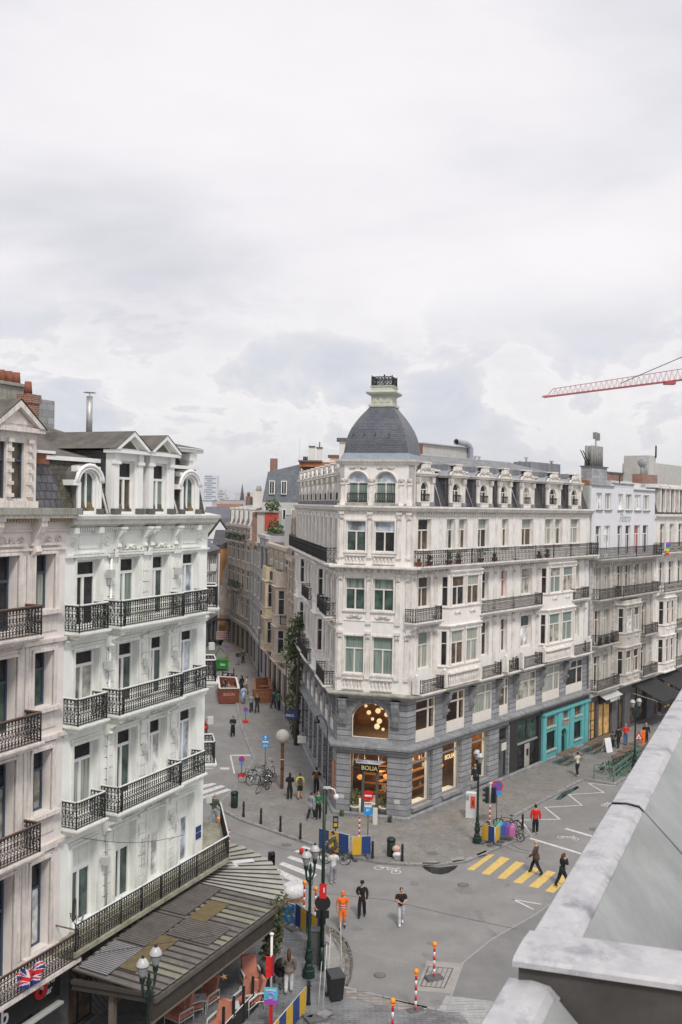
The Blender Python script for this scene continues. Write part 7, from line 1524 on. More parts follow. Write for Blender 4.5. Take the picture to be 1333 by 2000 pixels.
# ------------------------------------------------------------------ bins, bollards
def bollard(label, u, v, z=.12, h=.95):
    p = G(u, v, z); t = thing('bollard', label, 'bollard', (p.x, p.y, z), 0, 'black cast iron bollards'); m = MB(); m.lathe((0, 0, 0), [(.09, 0), (.09, .1), (.075, .14), (.06, h * .72), (.085, h * .74), (.085, h * .79), (.05, h * .82), (.075, h * .9), (.06, h * .97), (.01, h)], blackm, n=10); m.build('post', t, local=True)
for l_, u, v in (('first bollard right of the round green bin on the kerb curve', 476, 1595), ('second bollard right of the round green bin on the kerb curve', 510, 1609), ('third bollard right of the round green bin on the kerb curve', 548, 1624), ('fourth bollard right of the round green bin on the kerb curve', 587, 1639), ('bollard at the right end of the blue and yellow barrier', 728, 1676), ('bollard right of the green bin with rubbish bags', 786, 1682), ('bollard beside the rainbow cargo bike at the zigzag line', 1021, 1620), ('left bollard in the distance by the wooden terraces', 457, 1322), ('right bollard in the distance by the wooden terraces', 462, 1336)): bollard(l_, u, v)
bollard('bollard at the end of the yellow and blue barrier at the bottom', 603, 1962, .1)
def round_bin(label, u, v, z=.12):
    p = G(u, v, z); t = thing('litter_bin', label, 'litter bin', (p.x, p.y, z), 0, 'round dark green litter bins'); m = MB(); m.lathe((0, 0, 0), [(.20, 0), (.22, .08), (.23, .12), (.23, .78), (.21, .8)], green, n=16); m.build('body', t, local=True); m = MB(); m.lathe((0, 0, .84), [(.25, 0), (.25, .1), (.2, .18), (.06, .22)], green, n=16); m.tube([(.2, 0, .78), (.2, 0, .88)], .015, blackm, n=4); m.tube([(-.2, 0, .78), (-.2, 0, .88)], .015, blackm, n=4); m.build('lid', t, local=True)
round_bin('round green bin at the left corner of the pavement', 458, 1577); round_bin('round green bin with rubbish beside it near the kerb', 764, 1672)
p = G(776, 1678, .12); t = thing('rubbish_bag', 'white and pink rubbish bags beside the round green bin', 'rubbish', (p.x, p.y, .12)); m = MB(); m.ball((0, 0, .22), .26, wsh, n=8, k=5, sc=(1, .8, .8)); m.ball((-.05, .05, .55), .24, mat('pink_bag', (.60, .36, .30), var=.3, scale=9), n=8, k=5, sc=(1, .8, .8)); m.box((.05, -.1, .15), (.4, .25, .25), grey); m.build('bag', t, local=True)
# ------------------------------------------------------------------ barriers
bblue = mat('barrier_blue', (.02, .055, .20), rough=.5); byel = mat('barrier_yellow', (.60, .37, .03), rough=.5); bb2 = mat('barrier_bright_blue', (.02, .14, .42), rough=.5)
def barrier(label, A, B, cols_, h=1.0, z=.0, z0=.18, grp='blue and yellow street barriers'):
    F = between(A.xy, B.xy); t = thing('barrier', label, 'barrier', (A.x, A.y, z), 0, grp); n = len(cols_); W = F.len
    for i, c_ in enumerate(cols_):
        m = MB(); m.fbox(F, W * i / n + .01, W * (i + 1) / n - .01, z + z0, z + h, -.015, .015, c_)
        for k in range(1, 6): m.fbox(F, W * i / n + .01, W * (i + 1) / n - .01, z + z0 + (h - z0) * k / 6 - .01, z + z0 + (h - z0) * k / 6 + .01, .015, .025, c_)
        m.build('board', t)
    m = MB(); m.tube([F.w(0, z + z0 - .02, 0), F.w(0, z + h + .03, 0), F.w(W, z + h + .03, 0), F.w(W, z + z0 - .02, 0)], .02, lgrey, n=5); m.build('frame', t)
    for q in (.15, W - .15): m = MB(); m.tube([F.w(q, z + z0, 0), F.w(q, z + .1, 0)], .02, lgrey, n=4); m.fbox(F, q - .12, q + .12, z, z + .1, -.35, .35, darkstone); m.build('foot', t)
barrier('long blue and yellow barrier behind the cyclist', G(623, 1662, .12), G(681, 1676, .12), [bblue, byel, bblue], h=1.25, z=.12); barrier('short yellow and blue barrier left of the no entry sign', G(688, 1676, .12), G(724, 1674, .12), [byel, bblue], h=1.15, z=.12)
barrier('plain blue barrier at the tip of the terrace roof', G(550, 1806, .1), G(576, 1812, .1), [bb2], h=1.05, z=.1); barrier('long blue and yellow barrier running to the grey cabinet', G(577, 1814, .1), G(631, 1850, .1), [bblue, byel, bblue, byel, bblue], h=1.15, z=.1)
barrier('yellow and blue barrier at the bottom edge of the picture', G(597, 1982, .1), G(530, 2065, .1), [byel, bblue, byel, bblue, byel], h=1.05, z=.1); barrier('yellow and blue barrier in front of the rainbow cargo bike', G(942, 1645, .12), G(966, 1652, .12), [byel, bblue], h=1.05, z=.12); barrier('small yellow barrier end on beside the cargo bike', G(967, 1652, .12), G(976, 1643, .12), [byel], h=1.0, z=.12)
barrier('fluorescent orange barrier at the far right by the lamp', G(1252, 1462, .12), G(1260, 1462, .12), [cor_], h=1.5, z=.12, grp=None)
rwr = mat('signal_red', (.60, .02, .02), rough=.4); rww = mat('signal_white', (.72, .72, .72), rough=.4); lamp_or = mat('amber_warning_lens', (.90, .30, .02), rough=.3)
def beacon(label, u, v, top, z=0.0, lamp=True, base=True):
    p = G(u, v, z); h = (top and (Vector((0, 0, CH)) + ray(u, top) * (p.y / ray(u, top).y)).z - z); t = thing('warning_beacon', label, 'beacon', (p.x, p.y, z), 0, 'red and white warning beacons'); m = MB(); n = 7
    for k in range(n): m.tube([(0, 0, .08 + (h - .3) * k / n), (0, 0, .08 + (h - .3) * (k + 1) / n)], .045, (rwr, rww)[k % 2], n=8)
    m.build('post', t, local=True)
    if base: m = MB(); m.box((0, 0, .06), (.75, .42, .12), darkstone, rz=.4, taper=.9); m.build('foot', t, local=True)
    if lamp: m = MB(); m.box((0, 0, h - .18), (.12, .1, .1), lamp_or); m.lathe((0, 0, h - .14), [(.09, 0), (.1, .05), (.08, .14), (.02, .16)], lamp_or, n=10); m.build('lamp', t, local=True)
beacon('warning beacon standing on the pale manhole patch', 848, 1912, 1840); beacon('warning beacon between the manhole patch and the bottom edge', 812, 1978, 1893); beacon('warning beacon cut by the bottom edge', 766, 2060, 1950); beacon('warning beacon just left of the ornate lamp by the terrace', 594, 1786, 1720, .0); beacon('warning beacon behind the tall signal pole', 616, 1800, 1732, 0); beacon('warning beacon beside the man in olive jacket', 427, 1640, 1596, 0); beacon('warning beacon without lamp above the terrace roof', 448, 1652, 1611, 0, lamp=False)
# ------------------------------------------------------------------ signs
sblue = mat('sign_blue', (.02, .12, .50), rough=.4); sblue2 = mat('sign_light_blue', (.03, .28, .65), rough=.4)
def disc(t, z, r, mats_, bar=None, y=-.05, x=0, rz=0, name='sign_plate'):
    m = MB(); prev = 0
    for i, (rr, mm) in enumerate(mats_):
        pts = [(x + rr * math.cos(2 * PI * k / 20) * math.cos(rz), y - .006 * i + rr * math.cos(2 * PI * k / 20) * math.sin(rz), z + rr * math.sin(2 * PI * k / 20)) for k in range(20)]
        m.face(pts, mm)
        m.grid([pts, [(a, b + .012 + .006 * i, c) for a, b, c in pts]], mm, close=True)
    if bar: a_, w_, l_, mm = bar; ca, sa = math.cos(a_), math.sin(a_); yy = y - .006 * len(mats_) - .004; m.face([(x + ca * sx_ * l_ - sa * sz_ * w_, yy, z + sa * sx_ * l_ + ca * sz_ * w_) for sx_, sz_ in ((-1, -1), (1, -1), (1, 1), (-1, 1))], mm)
    return m.build(name, t, local=True)
def plate(t, z, w_, h_, m_, y=-.05, name='sign_plate', x=0): m = MB(); m.box((x, y, z), (w_, .02, h_), m_); return m.build(name, t, local=True)
def pole(t, h, r=.03, m_=None): m = MB(); m.tube([(0, 0, 0), (0, 0, h)], r, m_ or darkstone, n=7); return m.build('post', t, local=True)
p = G(718, 1672, .12); t = thing('no_entry_sign', 'no entry sign with white and blue plates on a black pole before the shop door', 'road sign', (p.x, p.y, .12), -.15); pole(t, 3.6); disc(t, 3.35, .3, [(.3, rwr)], bar=(0.0, .05, .2, rww)); plate(t, 2.86, .42, .28, rww); pl = plate(t, 2.5, .5, .42, sblue2)
text('lettering', 'EXCEPTÉ', (0, -.065, 2.9), 0, .10, blackm, pl, local=True, xs=.9); text('lettering', '8T', (0, -.065, 2.55), 0, .2, rww, pl, local=True)
p = G(702, 1640, .12); t = thing('striped_post', 'white and red striped post left of the no entry sign', 'post', (p.x, p.y, .12)); m = MB()
for k in range(9): m.tube([(0, 0, .15 * k), (0, 0, .15 * (k + 1))], .05, (rwr, rww)[k % 2], n=8)
m.tube([(0, 0, 1.35), (0, 0, 2.4)], .05, rww, n=8); m.build('post', t, local=True)
p = G(518, 1510, .12); t = thing('road_sign', 'blue one way sign with blue bicycle plate on a pole by the parked bicycles', 'road sign', (p.x, p.y, .12)); pole(t, 2.7); plate(t, 2.55, .42, .42, sblue2); m = MB(); m.box((0, -.07, 2.53), (.05, .01, .26), rww); m.fprism(Fr((-.11, -.075), 90, 1), [(0, 2.58), (.22, 2.58), (.11, 2.72)], 0, .01, rww); m.build('arrow', t, local=True); plate(t, 2.26, .42, .1, rww); plate(t, 2.0, .5, .36, sblue2); m = MB(); m.ring((-.1, -.07, 1.97), .07, .012, rww, ax=(0, 1, 0), n=10); m.ring((.1, -.07, 1.97), .07, .012, rww, ax=(0, 1, 0), n=10); m.tube([(-.1, -.07, 1.97), (0, -.07, 2.08), (.1, -.07, 1.97)], .01, rww, n=3); m.build('bicycle_symbol', t, local=True)
def noparking(label, u, v, h, mobile=True, z=.12, s=1.0):
    p = G(u, v, z); t = thing('no_parking_sign', label, 'road sign', (p.x, p.y, z), 0, 'no parking signs'); pole(t, h); disc(t, h - .1, .22 * s, [(.22 * s, rwr), (.165 * s, sblue)], bar=(R(-45), .025 * s, .17 * s, rwr))
    if mobile: plate(t, h - .42, .34, .14, sblue2); m = MB(); m.box((0, 0, .12), (.5, .16, .22), rwr); m.build('red_base', t, local=True)
    return t
noparking('temporary no parking sign with red foot left of the parked bicycles', 472, 1517, 1.35); noparking('temporary no parking sign with red foot in the middle of the side street pavement', 480, 1412, 1.3); noparking('temporary no parking sign far off beside the green skip', 444, 1287, 1.6)
t = noparking('no parking sign with a small blue arrow plate on a pole behind the traffic light', 970, 1612, 2.5, False, s=1.6)
plate(t, 2.0, .3, .25, sblue2, x=.12); m = MB(); m.fprism(Fr((-.1, -.02), 90, 1), [(0, 1.9), (.3, 1.85), (.38, 2.0), (.3, 2.15), (0, 2.1)], 0, .02, sblue2); m.build('arrow_plate', t, local=True)
def signal_head(m, c, rz=0, n=3, hgt=.95):
    m.box(c, (.28, .2, hgt), blackm, rz=rz)
    for k in range(n):
        zz = c[2] + hgt * (.33 - .33 * k); m.tube([(c[0] + .1 * math.sin(rz) * 1, c[1] - .1 * math.cos(rz), zz), (c[0] + .26 * math.sin(rz), c[1] - .26 * math.cos(rz), zz)], [.1, .09], blackm, n=8, caps=False)
p = G(957, 1612, .12); t = thing('traffic_light', 'black traffic light on a red and white striped post with a thin white rod', 'traffic light', (p.x, p.y, .12)); m = MB()
for k in range(8): m.tube([(0, 0, .16 * k), (0, 0, .16 * (k + 1))], .05, (rwr, rww)[k % 2], n=8)
m.tube([(0, 0, 1.28), (0, 0, 2.6)], .045, lgrey, n=7); m.build('post', t, local=True); m = MB(); signal_head(m, (-.2, 0, 1.85), -PI / 2); signal_head(m, (.2, 0, 1.85), 2.6); m.build('signal_head', t, local=True); m = MB(); m.tube([(0, -.12, 1.4), (0, -.12, 2.6)], .02, rww, n=5); m.box((0, -.12, 2.62), (.2, .08, .06), rww); m.build('rod', t, local=True)
# tall signal mast
t = thing('signal_mast', 'tall dark green signal mast with the backs of a round sign and traffic light', 'signal mast', (-.47, 41.26, .10)); m = MB(); m.tube([(0, 0, 0), (0, 0, 1.0)], .11, green, n=10); m.tube([(0, 0, 1.0), (0, 0, 7.6)], [.09, .06], green, n=10); m.build('mast', t, local=True); m = MB(); signal_head(m, (0, .15, 2.35), PI, 3, .95); m.box((0, -.02, 2.35), (.55, .05, .32), blackm); m.build('signal_head', t, local=True); disc(t, 2.85, .36, [(.33, blackm)], y=-.1); m = MB(); m.box((0, -.08, 3.35), (.3, .1, .6), rwr); m.box((.05, -.14, 3.4), (.05, .01, .2), rww); m.build('red_box', t, local=True); m = MB(); m.tube([(0, 0, 7.55), (.25, 0, 7.6), (.4, 0, 7.55), (.48, 0, 7.3)], .03, rww, n=6); m.ball((.48, 0, 7.25), .12, rww, n=9, k=6); m.box((.1, 0, 7.62), (.3, .1, .08), lgrey); m.build('camera_arm', t, local=True); m = MB(); m.box((.02, -.1, 1.5), (.06, .2, .3), green); m.build('switch_box', t, local=True)
p = Vector((-2.85, 46.3)); t = thing('pedestrian_light', 'black pedestrian light at the tip of the terrace roof', 'traffic light', (p.x, p.y, .1)); pole(t, 3.1, .05, blackm); m = MB(); signal_head(m, (-.1, 0, 2.75), .4, 2, .75); m.build('signal_head', t, local=True)
p = G(655, 1652, .12); t = thing('pedestrian_light', 'small yellow rimmed pedestrian light behind the cyclist', 'traffic light', (p.x, p.y, .12)); pole(t, 1.3, .04); m = MB(); m.box((0, 0, 1.35), (.3, .2, .65), blackm); m.box((.0, -.11, 1.5), (.2, .02, .2), cgr); m.box((.0, -.11, 1.22), (.2, .02, .2), byel); m.build('signal_head', t, local=True)
# ticket machine
p = G(920, 1596, .12); t = thing('ticket_machine', 'white ticket machine with an orange poster beside the ornate lamp', 'ticket machine', (p.x, p.y, .12), -.25); m = MB(); m.box((0, 0, .75), (.62, .42, 1.5), mat('white_cabinet', (.62, .64, .66), rough=.45), taper=.93); m.box((0, 0, 1.52), (.62, .44, .06), rww); m.build('cabinet', t, local=True); m = MB(); m.box((.14, -.215, 1.0), (.3, .02, .75), mat('orange_red_poster', (.65, .10, .04), rough=.5)); m.box((.14, -.228, .95), (.12, .01, .35), mat('dark_poster_mark', (.2, .03, .02))); m.build('poster', t, local=True); m = MB(); m.box((-.19, -.215, 1.25), (.16, .02, .28), grey); m.build('screen', t, local=True)
# planters, plants at the shop door
wp = mat('white_pot', (.60, .58, .54), var=.1)
for l_, u, v, r_, h_, ph in (('olive tree in a white pot left of the shop door', 694, 1590, .32, .55, 1.0), ('bushy plant in a white pot right of the shop door', 751, 1594, .34, .6, .8)): p = G(u, v, .12); pot_plant(l_, (p.x, p.y, .12), r_, h_, wp, ph, None, n=220)
for l_, u, v in (('low green plant at the left pillar of the shop', 668, 1594), ('low green plant at the right pillar of the shop', 762, 1606)): p = G(u, v, .12); pot_plant(l_, (p.x, p.y, .12), .14, .12, darkstone, .3, None, n=90)
p = G(733, 1610, .12); t = thing('white_post', 'short white board post in front of the shop door', 'post', (p.x, p.y, .12)); m = MB(); m.box((0, 0, .5), (.28, .1, 1.0), wp); m.build('panel', t, local=True)
# potted plants on the long balcony
for i, (px, hh_, fl, lb) in enumerate(((817, .25, None, 'small terracotta pot near the left end of the long balcony'), (838, .45, None, 'dark leafy pot plant left on the long balcony'), (876, .55, [leafC, leafC], 'left of the two bushy light green plants on the long balcony'), (895, .5, [leafC, leafC, cbe], 'right of the two bushy light green plants on the long balcony'), (938, .7, [leafA, leafA], 'tall dark shrub in the middle of the long balcony'), (965, .3, None, 'low terracotta pot right of the tall dark shrub'), (1052, .25, None, 'terracotta trough at the right part of the long balcony'), (1068, .4, None, 'green plant beside the blue cloth on the long balcony'))):
    q = sx(px, 1090, .4); P_ = FR.w(q, 15.78, .45); pot_plant(lb, P_, .22, .26, terracotta if i != 4 else darkstone, hh_, 'pots on the long balcony', n=90)
# side street: wooden terraces, skip, scooters
wood = mat('dark_red_timber', (.20, .055, .03), brick=(3, .12, .012, (.06, .02, .01), .5), var=.3, scale=3); woodl = mat('orange_brown_timber', (.36, .15, .07), brick=(3, .12, .012, (.12, .05, .02), .5), var=.3, scale=3)
def terrace(label, pts, m1, h=1.5, txt=None):
    P_ = [G(u, v) for u, v in pts]; t = thing('terrace_box', label, 'terrace', P_[0]); m = MB(); 
    for i in range(4):
        a, b = P_[i].xy, P_[(i + 1) % 4].xy; F = between(a, b); hh_ = h
        m.fbox(F, 0, F.len, .05, hh_, -.05, .05, m1); m.fbox(F, 0, F.len, hh_, hh_ + .06, -.09, .09, wsh if m1 is wood else woodl)
    m.build('timber_wall', t); m = MB(); m.face([(p.x, p.y, .14) for p in P_], woodl); m.build('deck', t); c = (P_[0] + P_[2]) / 2
    m = MB()
    for k in (-.25, .25):
        q = P_[0] * (.5 - k) + P_[2] * (.5 + k); m.box((q.x, q.y, .85), (1.1, .7, .06), woodl); m.tube([(q.x, q.y, .14), (q.x, q.y, .85)], .05, blackm, n=5)
    m.build('table', t)
    if txt: a, b = P_[0], P_[1]; F = between(a.xy, b.xy); 
    if txt: ftext(t, F, F.len / 2, h * .62, .06, txt, .36, mat('faded_cream_letters', (.42, .28, .2)), 'lettering')
    return t
terrace('left dark red wooden terrace box with seated guests in the side street', [(429, 1375), (466, 1375), (461, 1352), (426, 1350)], wood, txt='BIZON')
terrace('right orange brown wooden terrace box by the facade in the side street', [(498, 1377), (531, 1374), (524, 1350), (497, 1352)], woodl, 1.4)
p = G(434, 1309); t = thing('skip', 'bright green wheeled waste container with white lettering in the side street', 'waste container', (p.x, p.y, 0), .1); m = MB(); gsk = mat('bright_green_plastic', (.02, .22, .03), rough=.4); m.hexa([(-.65, -.5, .2), (.65, -.5, .2), (.65, .5, .2), (-.65, .5, .2), (-.75, -.6, 1.15), (.75, -.6, 1.15), (.75, .6, 1.15), (-.75, .6, 1.15)], gsk); m.build('body', t, local=True); m = MB(); m.box((0, 0, 1.22), (1.6, 1.3, .12), gsk); m.build('lid', t, local=True); m = MB()
for x in (-.5, .5): m.tube([(x, -.45, .12), (x + .06, -.45, .12)], .12, tyre, n=8)
m.build('wheels', t, local=True); text('lettering', 'bio', (.1, -.58, .75), 0, .45, rww, t, local=True)
def scooter(label, u, v, rz, m_):
    p = G(u, v); t = thing('motor_scooter', label, 'scooter', (p.x, p.y, 0), rz, 'motor scooters on the left side of the street'); m = MB(); m.ball((0, -.35, .6), .3, m_, n=10, k=6, sc=(.7, 1.5, .8)); m.box((0, .1, .32), (.36, .5, .1), m_); m.hexa([(-.2, .35, .3), (.2, .35, .3), (.2, .45, .3), (-.2, .45, .3), (-.15, .5, .95), (.15, .5, .95), (.15, .58, .95), (-.15, .58, .95)], m_); m.build('body', t, local=True); m = MB(); m.ball((0, -.35, .82), .2, blackm, n=8, k=5, sc=(.8, 1.9, .4)); m.build('seat', t, local=True); m = MB(); m.tube([(-.32, .5, 1.05), (0, .55, 1.0), (.32, .5, 1.05)], .02, blackm, n=5); m.build('handlebar', t, local=True)
    for y in (-.6, .62): m = MB(); m.ring((0, y, .24), .18, .06, tyre, ax=(1, 0, 0), n=14, k=6); m.lathe((-.03, y, .24), [(.1, 0), (.1, .06)], chrome, n=6); m.build('wheel', t, local=True)
scooter('black motor scooter far off at the left kerb', 418, 1262, 1.4, blackm); scooter('dark motor scooter parked behind the left wooden terrace', 444, 1330, 1.2, blackm); scooter('grey motor scooter parked left behind the left wooden terrace', 434, 1329, 1.5, grey); scooter('red and white motor scooter half hidden by the white house', 401, 1432, .3, cred)
# red parasol stall at the bend
p = G(437, 1250); t = thing('market_stall', 'red counter stall in the shade of the passage at the street bend', 'stall', (p.x, p.y, 0)); m = MB(); m.box((0, 0, .6), (3.0, 1.2, 1.2), mat('red_white_check', (.42, .12, .1), brick=(.3, .3, .05, (.6, .5, .5), 0))); m.build('counter', t, local=True); m = MB(); m.tube([(-1.3, .3, 1.2), (-1.3, .3, 2.8)], .05, blackm, n=4); m.tube([(1.3, .3, 1.2), (1.3, .3, 2.8)], .05, blackm, n=4); m.box((0, 0, 2.9), (3.2, 1.8, .15), cnv); m.build('roof', t, local=True)
# ivy on the facade end
t = thing('climbing_ivy', 'green ivy climbing the far end of the long ivory building in the side street', 'ivy', (-4.3, 84, 0)); m = MB(); rn = random.Random(4)
for (u, v, s_) in ((578, 1225, 1.0), (582, 1215, .8), (572, 1240, .8), (570, 1262, 1.1), (564, 1272, 1.0), (575, 1275, .9), (577, 1300, .9), (581, 1315, .7), (575, 1330, .9), (578, 1350, .8), (573, 1370, .9), (577, 1390, .8), (574, 1410, .8), (578, 1430, .5)):
    d = ray(u, v); P_ = Vector((0, 0, CH)) + d * (81.0 / d.y); leafclump(m, P_, s_ * .85, leaves, n=120, size=.15, sc=(.8, .8, 1.2), rn=rn)
m.build('foliage', t); m = MB(); d = ray(577, 1463); b_ = G(579, 1458); m.tube([b_, (b_.x, b_.y, 3), (b_.x + .1, b_.y, 7.5)], [.22, .16, .1], cbr, n=7); m.build('stem', t)
# hanging blue shop sign, white box sign on the side wall
t = thing('projecting_sign', 'small dark blue projecting sign with white letters on the side street wall', 'sign', (-3.2, 75, 2.9)); m = MB(); A_ = Vector((-3.5, 76.0)); m.box((A_.x, A_.y, 3.35), (.95, .12, .6), sgn); m.build('panel', t); m = MB(); m.tube([(A_.x - .4, A_.y, 3.7), (A_.x + 1.3, A_.y, 3.7)], .03, blackm, n=4); m.build('bracket', t); text('lettering', 'PAUL', (A_.x - .1, A_.y - .08, 3.3), 0, .27, rww, t)
t = thing('projecting_sign', 'small pale blank box sign on the side street wall below the lamp', 'sign', FL.w(9, 3, .3)); A_ = Vector((-2.5, 71)); m = MB(); m.box((A_.x, A_.y, 2.65), (.62, .16, .5), wp); m.build('panel', t); m = MB(); m.tube([(A_.x, A_.y, 2.9), (A_.x + .9, A_.y, 2.9)], .025, blackm, n=4); m.build('bracket', t)
t = thing('projecting_sign', 'small pale square sign hanging beside the dark grey door', 'sign', FR.w(11.3, 2.6, .4)); m = MB(); m.fbox(FR, 11.15, 11.75, 2.45, 2.95, .42, .5, wp); m.tube([FR.w(11.4, 2.95, .45), FR.w(11.4, 2.95, 0)], .02, blackm, n=4); m.build('panel', t)
# turquoise cafe terrace: benches, railing, board
tg = mat('turquoise_steel', (.06, .25, .22), rough=.5); tw = mat('weathered_table_wood', (.20, .14, .10), var=.3, scale=4, brick=(2, .12, .015, (.08, .05, .04), .5))
def table(label, A, B, wd_=.7, z=.12, steel_=tg, h=.78, grp='wooden topped cafe tables'):
    F = between(A, B); t = thing('cafe_table', label, 'table', F.w(0, z), 0, grp); W = F.len; m = MB(); m.fbox(F, 0, W, z + h - .05, z + h, -wd_ / 2, wd_ / 2, tw); m.build('table_top', t)
    for q in (.1, W / 2, W - .1): m = MB(); m.tube([F.w(q, z + h - .05, wd_ * .4), F.w(q, z + .02, wd_ * .45), F.w(q, z + .02, -wd_ * .45), F.w(q, z + h - .05, -wd_ * .4)], .025, steel_, n=5); m.build('leg', t)
    m = MB(); m.fbox(F, 0, W, z + .4, z + .45, wd_ / 2 + .15, wd_ / 2 + .4, tw); m.tube([F.w(0, z + .05, wd_ / 2 + .3), F.w(W, z + .05, wd_ / 2 + .3)], .02, steel_, n=4); m.build('bench', t)
table('long wooden table left of the turquoise door', FR.w(18.6, 0, 1.3).xy, FR.w(21.6, 0, 1.3).xy); table('long wooden table right of the turquoise door', FR.w(23.3, 0, 1.4).xy, FR.w(28.2, 0, 1.4).xy)
for i, (u, v) in enumerate(((1200, 1497), (1212, 1488), (1222, 1480), (1234, 1472))):
    a = G(u, v, .12); table(('nearest', 'second', 'third', 'farthest')[i] + ' small table behind the turquoise railing', a.xy, (a + Vector((.9, 1.0, 0))).xy, .6)
F = between(G(1190, 1527, .12).xy + Vector((.3, 0)), G(1290, 1455, .12).xy); t = thing('terrace_railing', 'turquoise steel railing around the pavement terrace beside the parapet', 'railing', F.w(0, .12)); m = MB()
for z in (.25, .7, 1.15): m.tube([F.w(0, z, 0), F.w(F.len, z, 0)], .03, tg, n=5)
for k in range(9): q = F.len * k / 8; m.tube([F.w(q, .12, 0), F.w(q, 1.17, 0)], .03, tg, n=5); 
m.tube([F.w(0, 1.15, 0), F.w(0, 1.15, -1.4), F.w(0, .12, -1.4)], .03, tg, n=5); m.tube([F.w(0, .7, 0), F.w(0, .7, -1.4)], .03, tg, n=5); m.build('rails', t); m = MB(); m.fbox(F, .1, F.len, .95, 1.1, -.02, .02, tw); leafclump(m, F.w(2.5, .5, -.5), .9, [leafA, leafA, leafB], n=200, size=.12, sc=(1.6, 1.6, .5), rn=random.Random(8)); leafclump(m, F.w(6, .5, -.5), .9, [leafA, leafA, leafB], n=200, size=.12, sc=(1.6, 1.6, .5), rn=random.Random(9)); m.build('planter', t)
p = G(1186, 1468, .12); t = thing('sign_board', 'white folding pavement board on the right beside the people in black', 'sign board', (p.x, p.y, .12), .6); m = MB(); m.hexa([(-.35, -.3, 0), (.35, -.3, 0), (.35, -.27, 0), (-.35, -.27, 0), (-.35, -.02, 1.1), (.35, -.02, 1.1), (.35, 0, 1.1), (-.35, 0, 1.1)], rww); m.hexa([(-.35, .3, 0), (.35, .3, 0), (.35, .27, 0), (-.35, .27, 0), (-.35, .02, 1.1), (.35, .02, 1.1), (.35, 0.0, 1.1), (-.35, .0, 1.1)], rww); m.build('panel', t, local=True)
p = G(1247, 1463, .12); t = thing('roadworks_sign', 'triangular red and white roadworks sign beside the orange barrier', 'road sign', (p.x, p.y, .12)); pole(t, 1.0); m = MB(); FF = Fr((-.4, -.05), 90, 1); m.fprism(FF, [(0, .75), (.8, .75), (.4, 1.45)], 0, .02, rwr); m.fprism(FF, [(.16, .84), (.64, .84), (.4, 1.26)], .02, .03, rww); m.fprism(FF, [(.34, .88), (.46, .88), (.42, 1.1)], .03, .04, blackm); m.build('sign_plate', t, local=True)
t = thing('rainbow_flag', 'small rainbow flag hanging on the balcony railing at the far right', 'flag', FR.w(sx(1303, 1080, .9), 15.4, .95)); q = sx(1300, 1080, .9)
for i, c_ in enumerate(((.45, .05, .5), (.05, .12, .6), (.03, .4, .12), (.8, .7, .05), (.85, .3, .03), (.65, .03, .03))): m = MB(); m.fbox(FR, q + .1 * i * .3, q + 1.0 - .05 * i, 16.5 - .2 * (i + 1), 16.5 - .2 * i, .92 + .02 * (i % 2), .96 + .02 * (i % 2), cloth('flag%d' % i, c_)); m.build('stripe', t)
m = MB(); m.fbox(FR, q - .35, q - .02, 15.7, 16.5, .92, .95, cw); m.build('white_band', t)
# plants on other balconies
for i, (s_, z) in enumerate(((N0 + 1.2, 8.2), (N0 + 2.6, 8.2), (N0 + 3.8, 8.2))): pot_plant(('left', 'middle', 'right')[i] + ' flower trough on the sooty balcony beyond the long ivory building', FR.w(s_, z, .5), .25, .25, darkstone, .45, 'flower troughs on the sooty balcony', n=80, flowers=[cloth('petals', (.55, .2, .15))])
# ------------------------------------------------------------------ cafe terrace roof (bottom left)
t = CAN = thing('terrace_roof', 'grey corrugated cafe terrace roof with fanned ribs and patched sheets under the white house', 'terrace roof', FW.w(-.3, 0, 1.9))
csh = mat('weathered_corrugated_sheet', (.29, .285, .27), rough=.6, var=.3, scale=1.4, c2=(.15, .135, .115), streak=.3); csd = mat('brown_corrugated_sheet', (.155, .14, .13), rough=.6, var=.35, scale=1.6, c2=(.10, .09, .075), streak=.3); cshl = mat('pale_corrugated_sheet', (.21, .21, .222), rough=.45, var=.2, scale=2); psh = mat('pale_grey_roof_sheet', (.36, .35, .315), rough=.6, var=.25, scale=1.6, c2=(.25, .24, .20)); dco = mat('purple_brown_corrugated', (.125, .112, .105), rough=.5, var=.3, scale=2); och = mat('mossy_yellow_board', (.15, .115, .055), rough=.8, var=.25, scale=3); seam = mat('dark_seam', (.05, .045, .04)); fas = mat('brown_grey_fascia', (.05, .041, .033), rough=.7, var=.25, streak=.3, streakc=(.05, .045, .035)); pan = mat('pale_olive_sheet', (.22, .215, .165), rough=.6, var=.15, scale=3); white_sh = mat('white_sheet', (.62, .62, .64), var=.1)
sE0, sE1, oE = -1.25, 7.6, 4.15     # along the house, and out from it
eave = [FW.w(-.35, 3.0, oE), FW.w(7.9, 3.0, oE)]
eave = [Vector((-5.97, 33.06, 3.0)), Vector((-2.22, 41.05, 3.0)), Vector((-2.12, 42.1, 3.0)), Vector((-2.25, 43.3, 3.0)), Vector((-2.6, 44.7, 3.0)), Vector((-3.25, 46.0, 3.0)), Vector((-4.3, 47.3, 3.02)), Vector((-5.3, 48.0, 3.05)), Vector((-6.3, 48.3, 3.1))]
wallp = [Vector((-8.9, 33.9, 3.4)), Vector((-6.1, 42.0, 3.4))] 
hub = Vector((-6.0, 43.6, 3.4))
cr_ = [eave[0], eave[1]]
mb = MB(); sm_ = MB(); n = 21; L_ = (eave[1] - eave[0])
rr = random.Random(21)
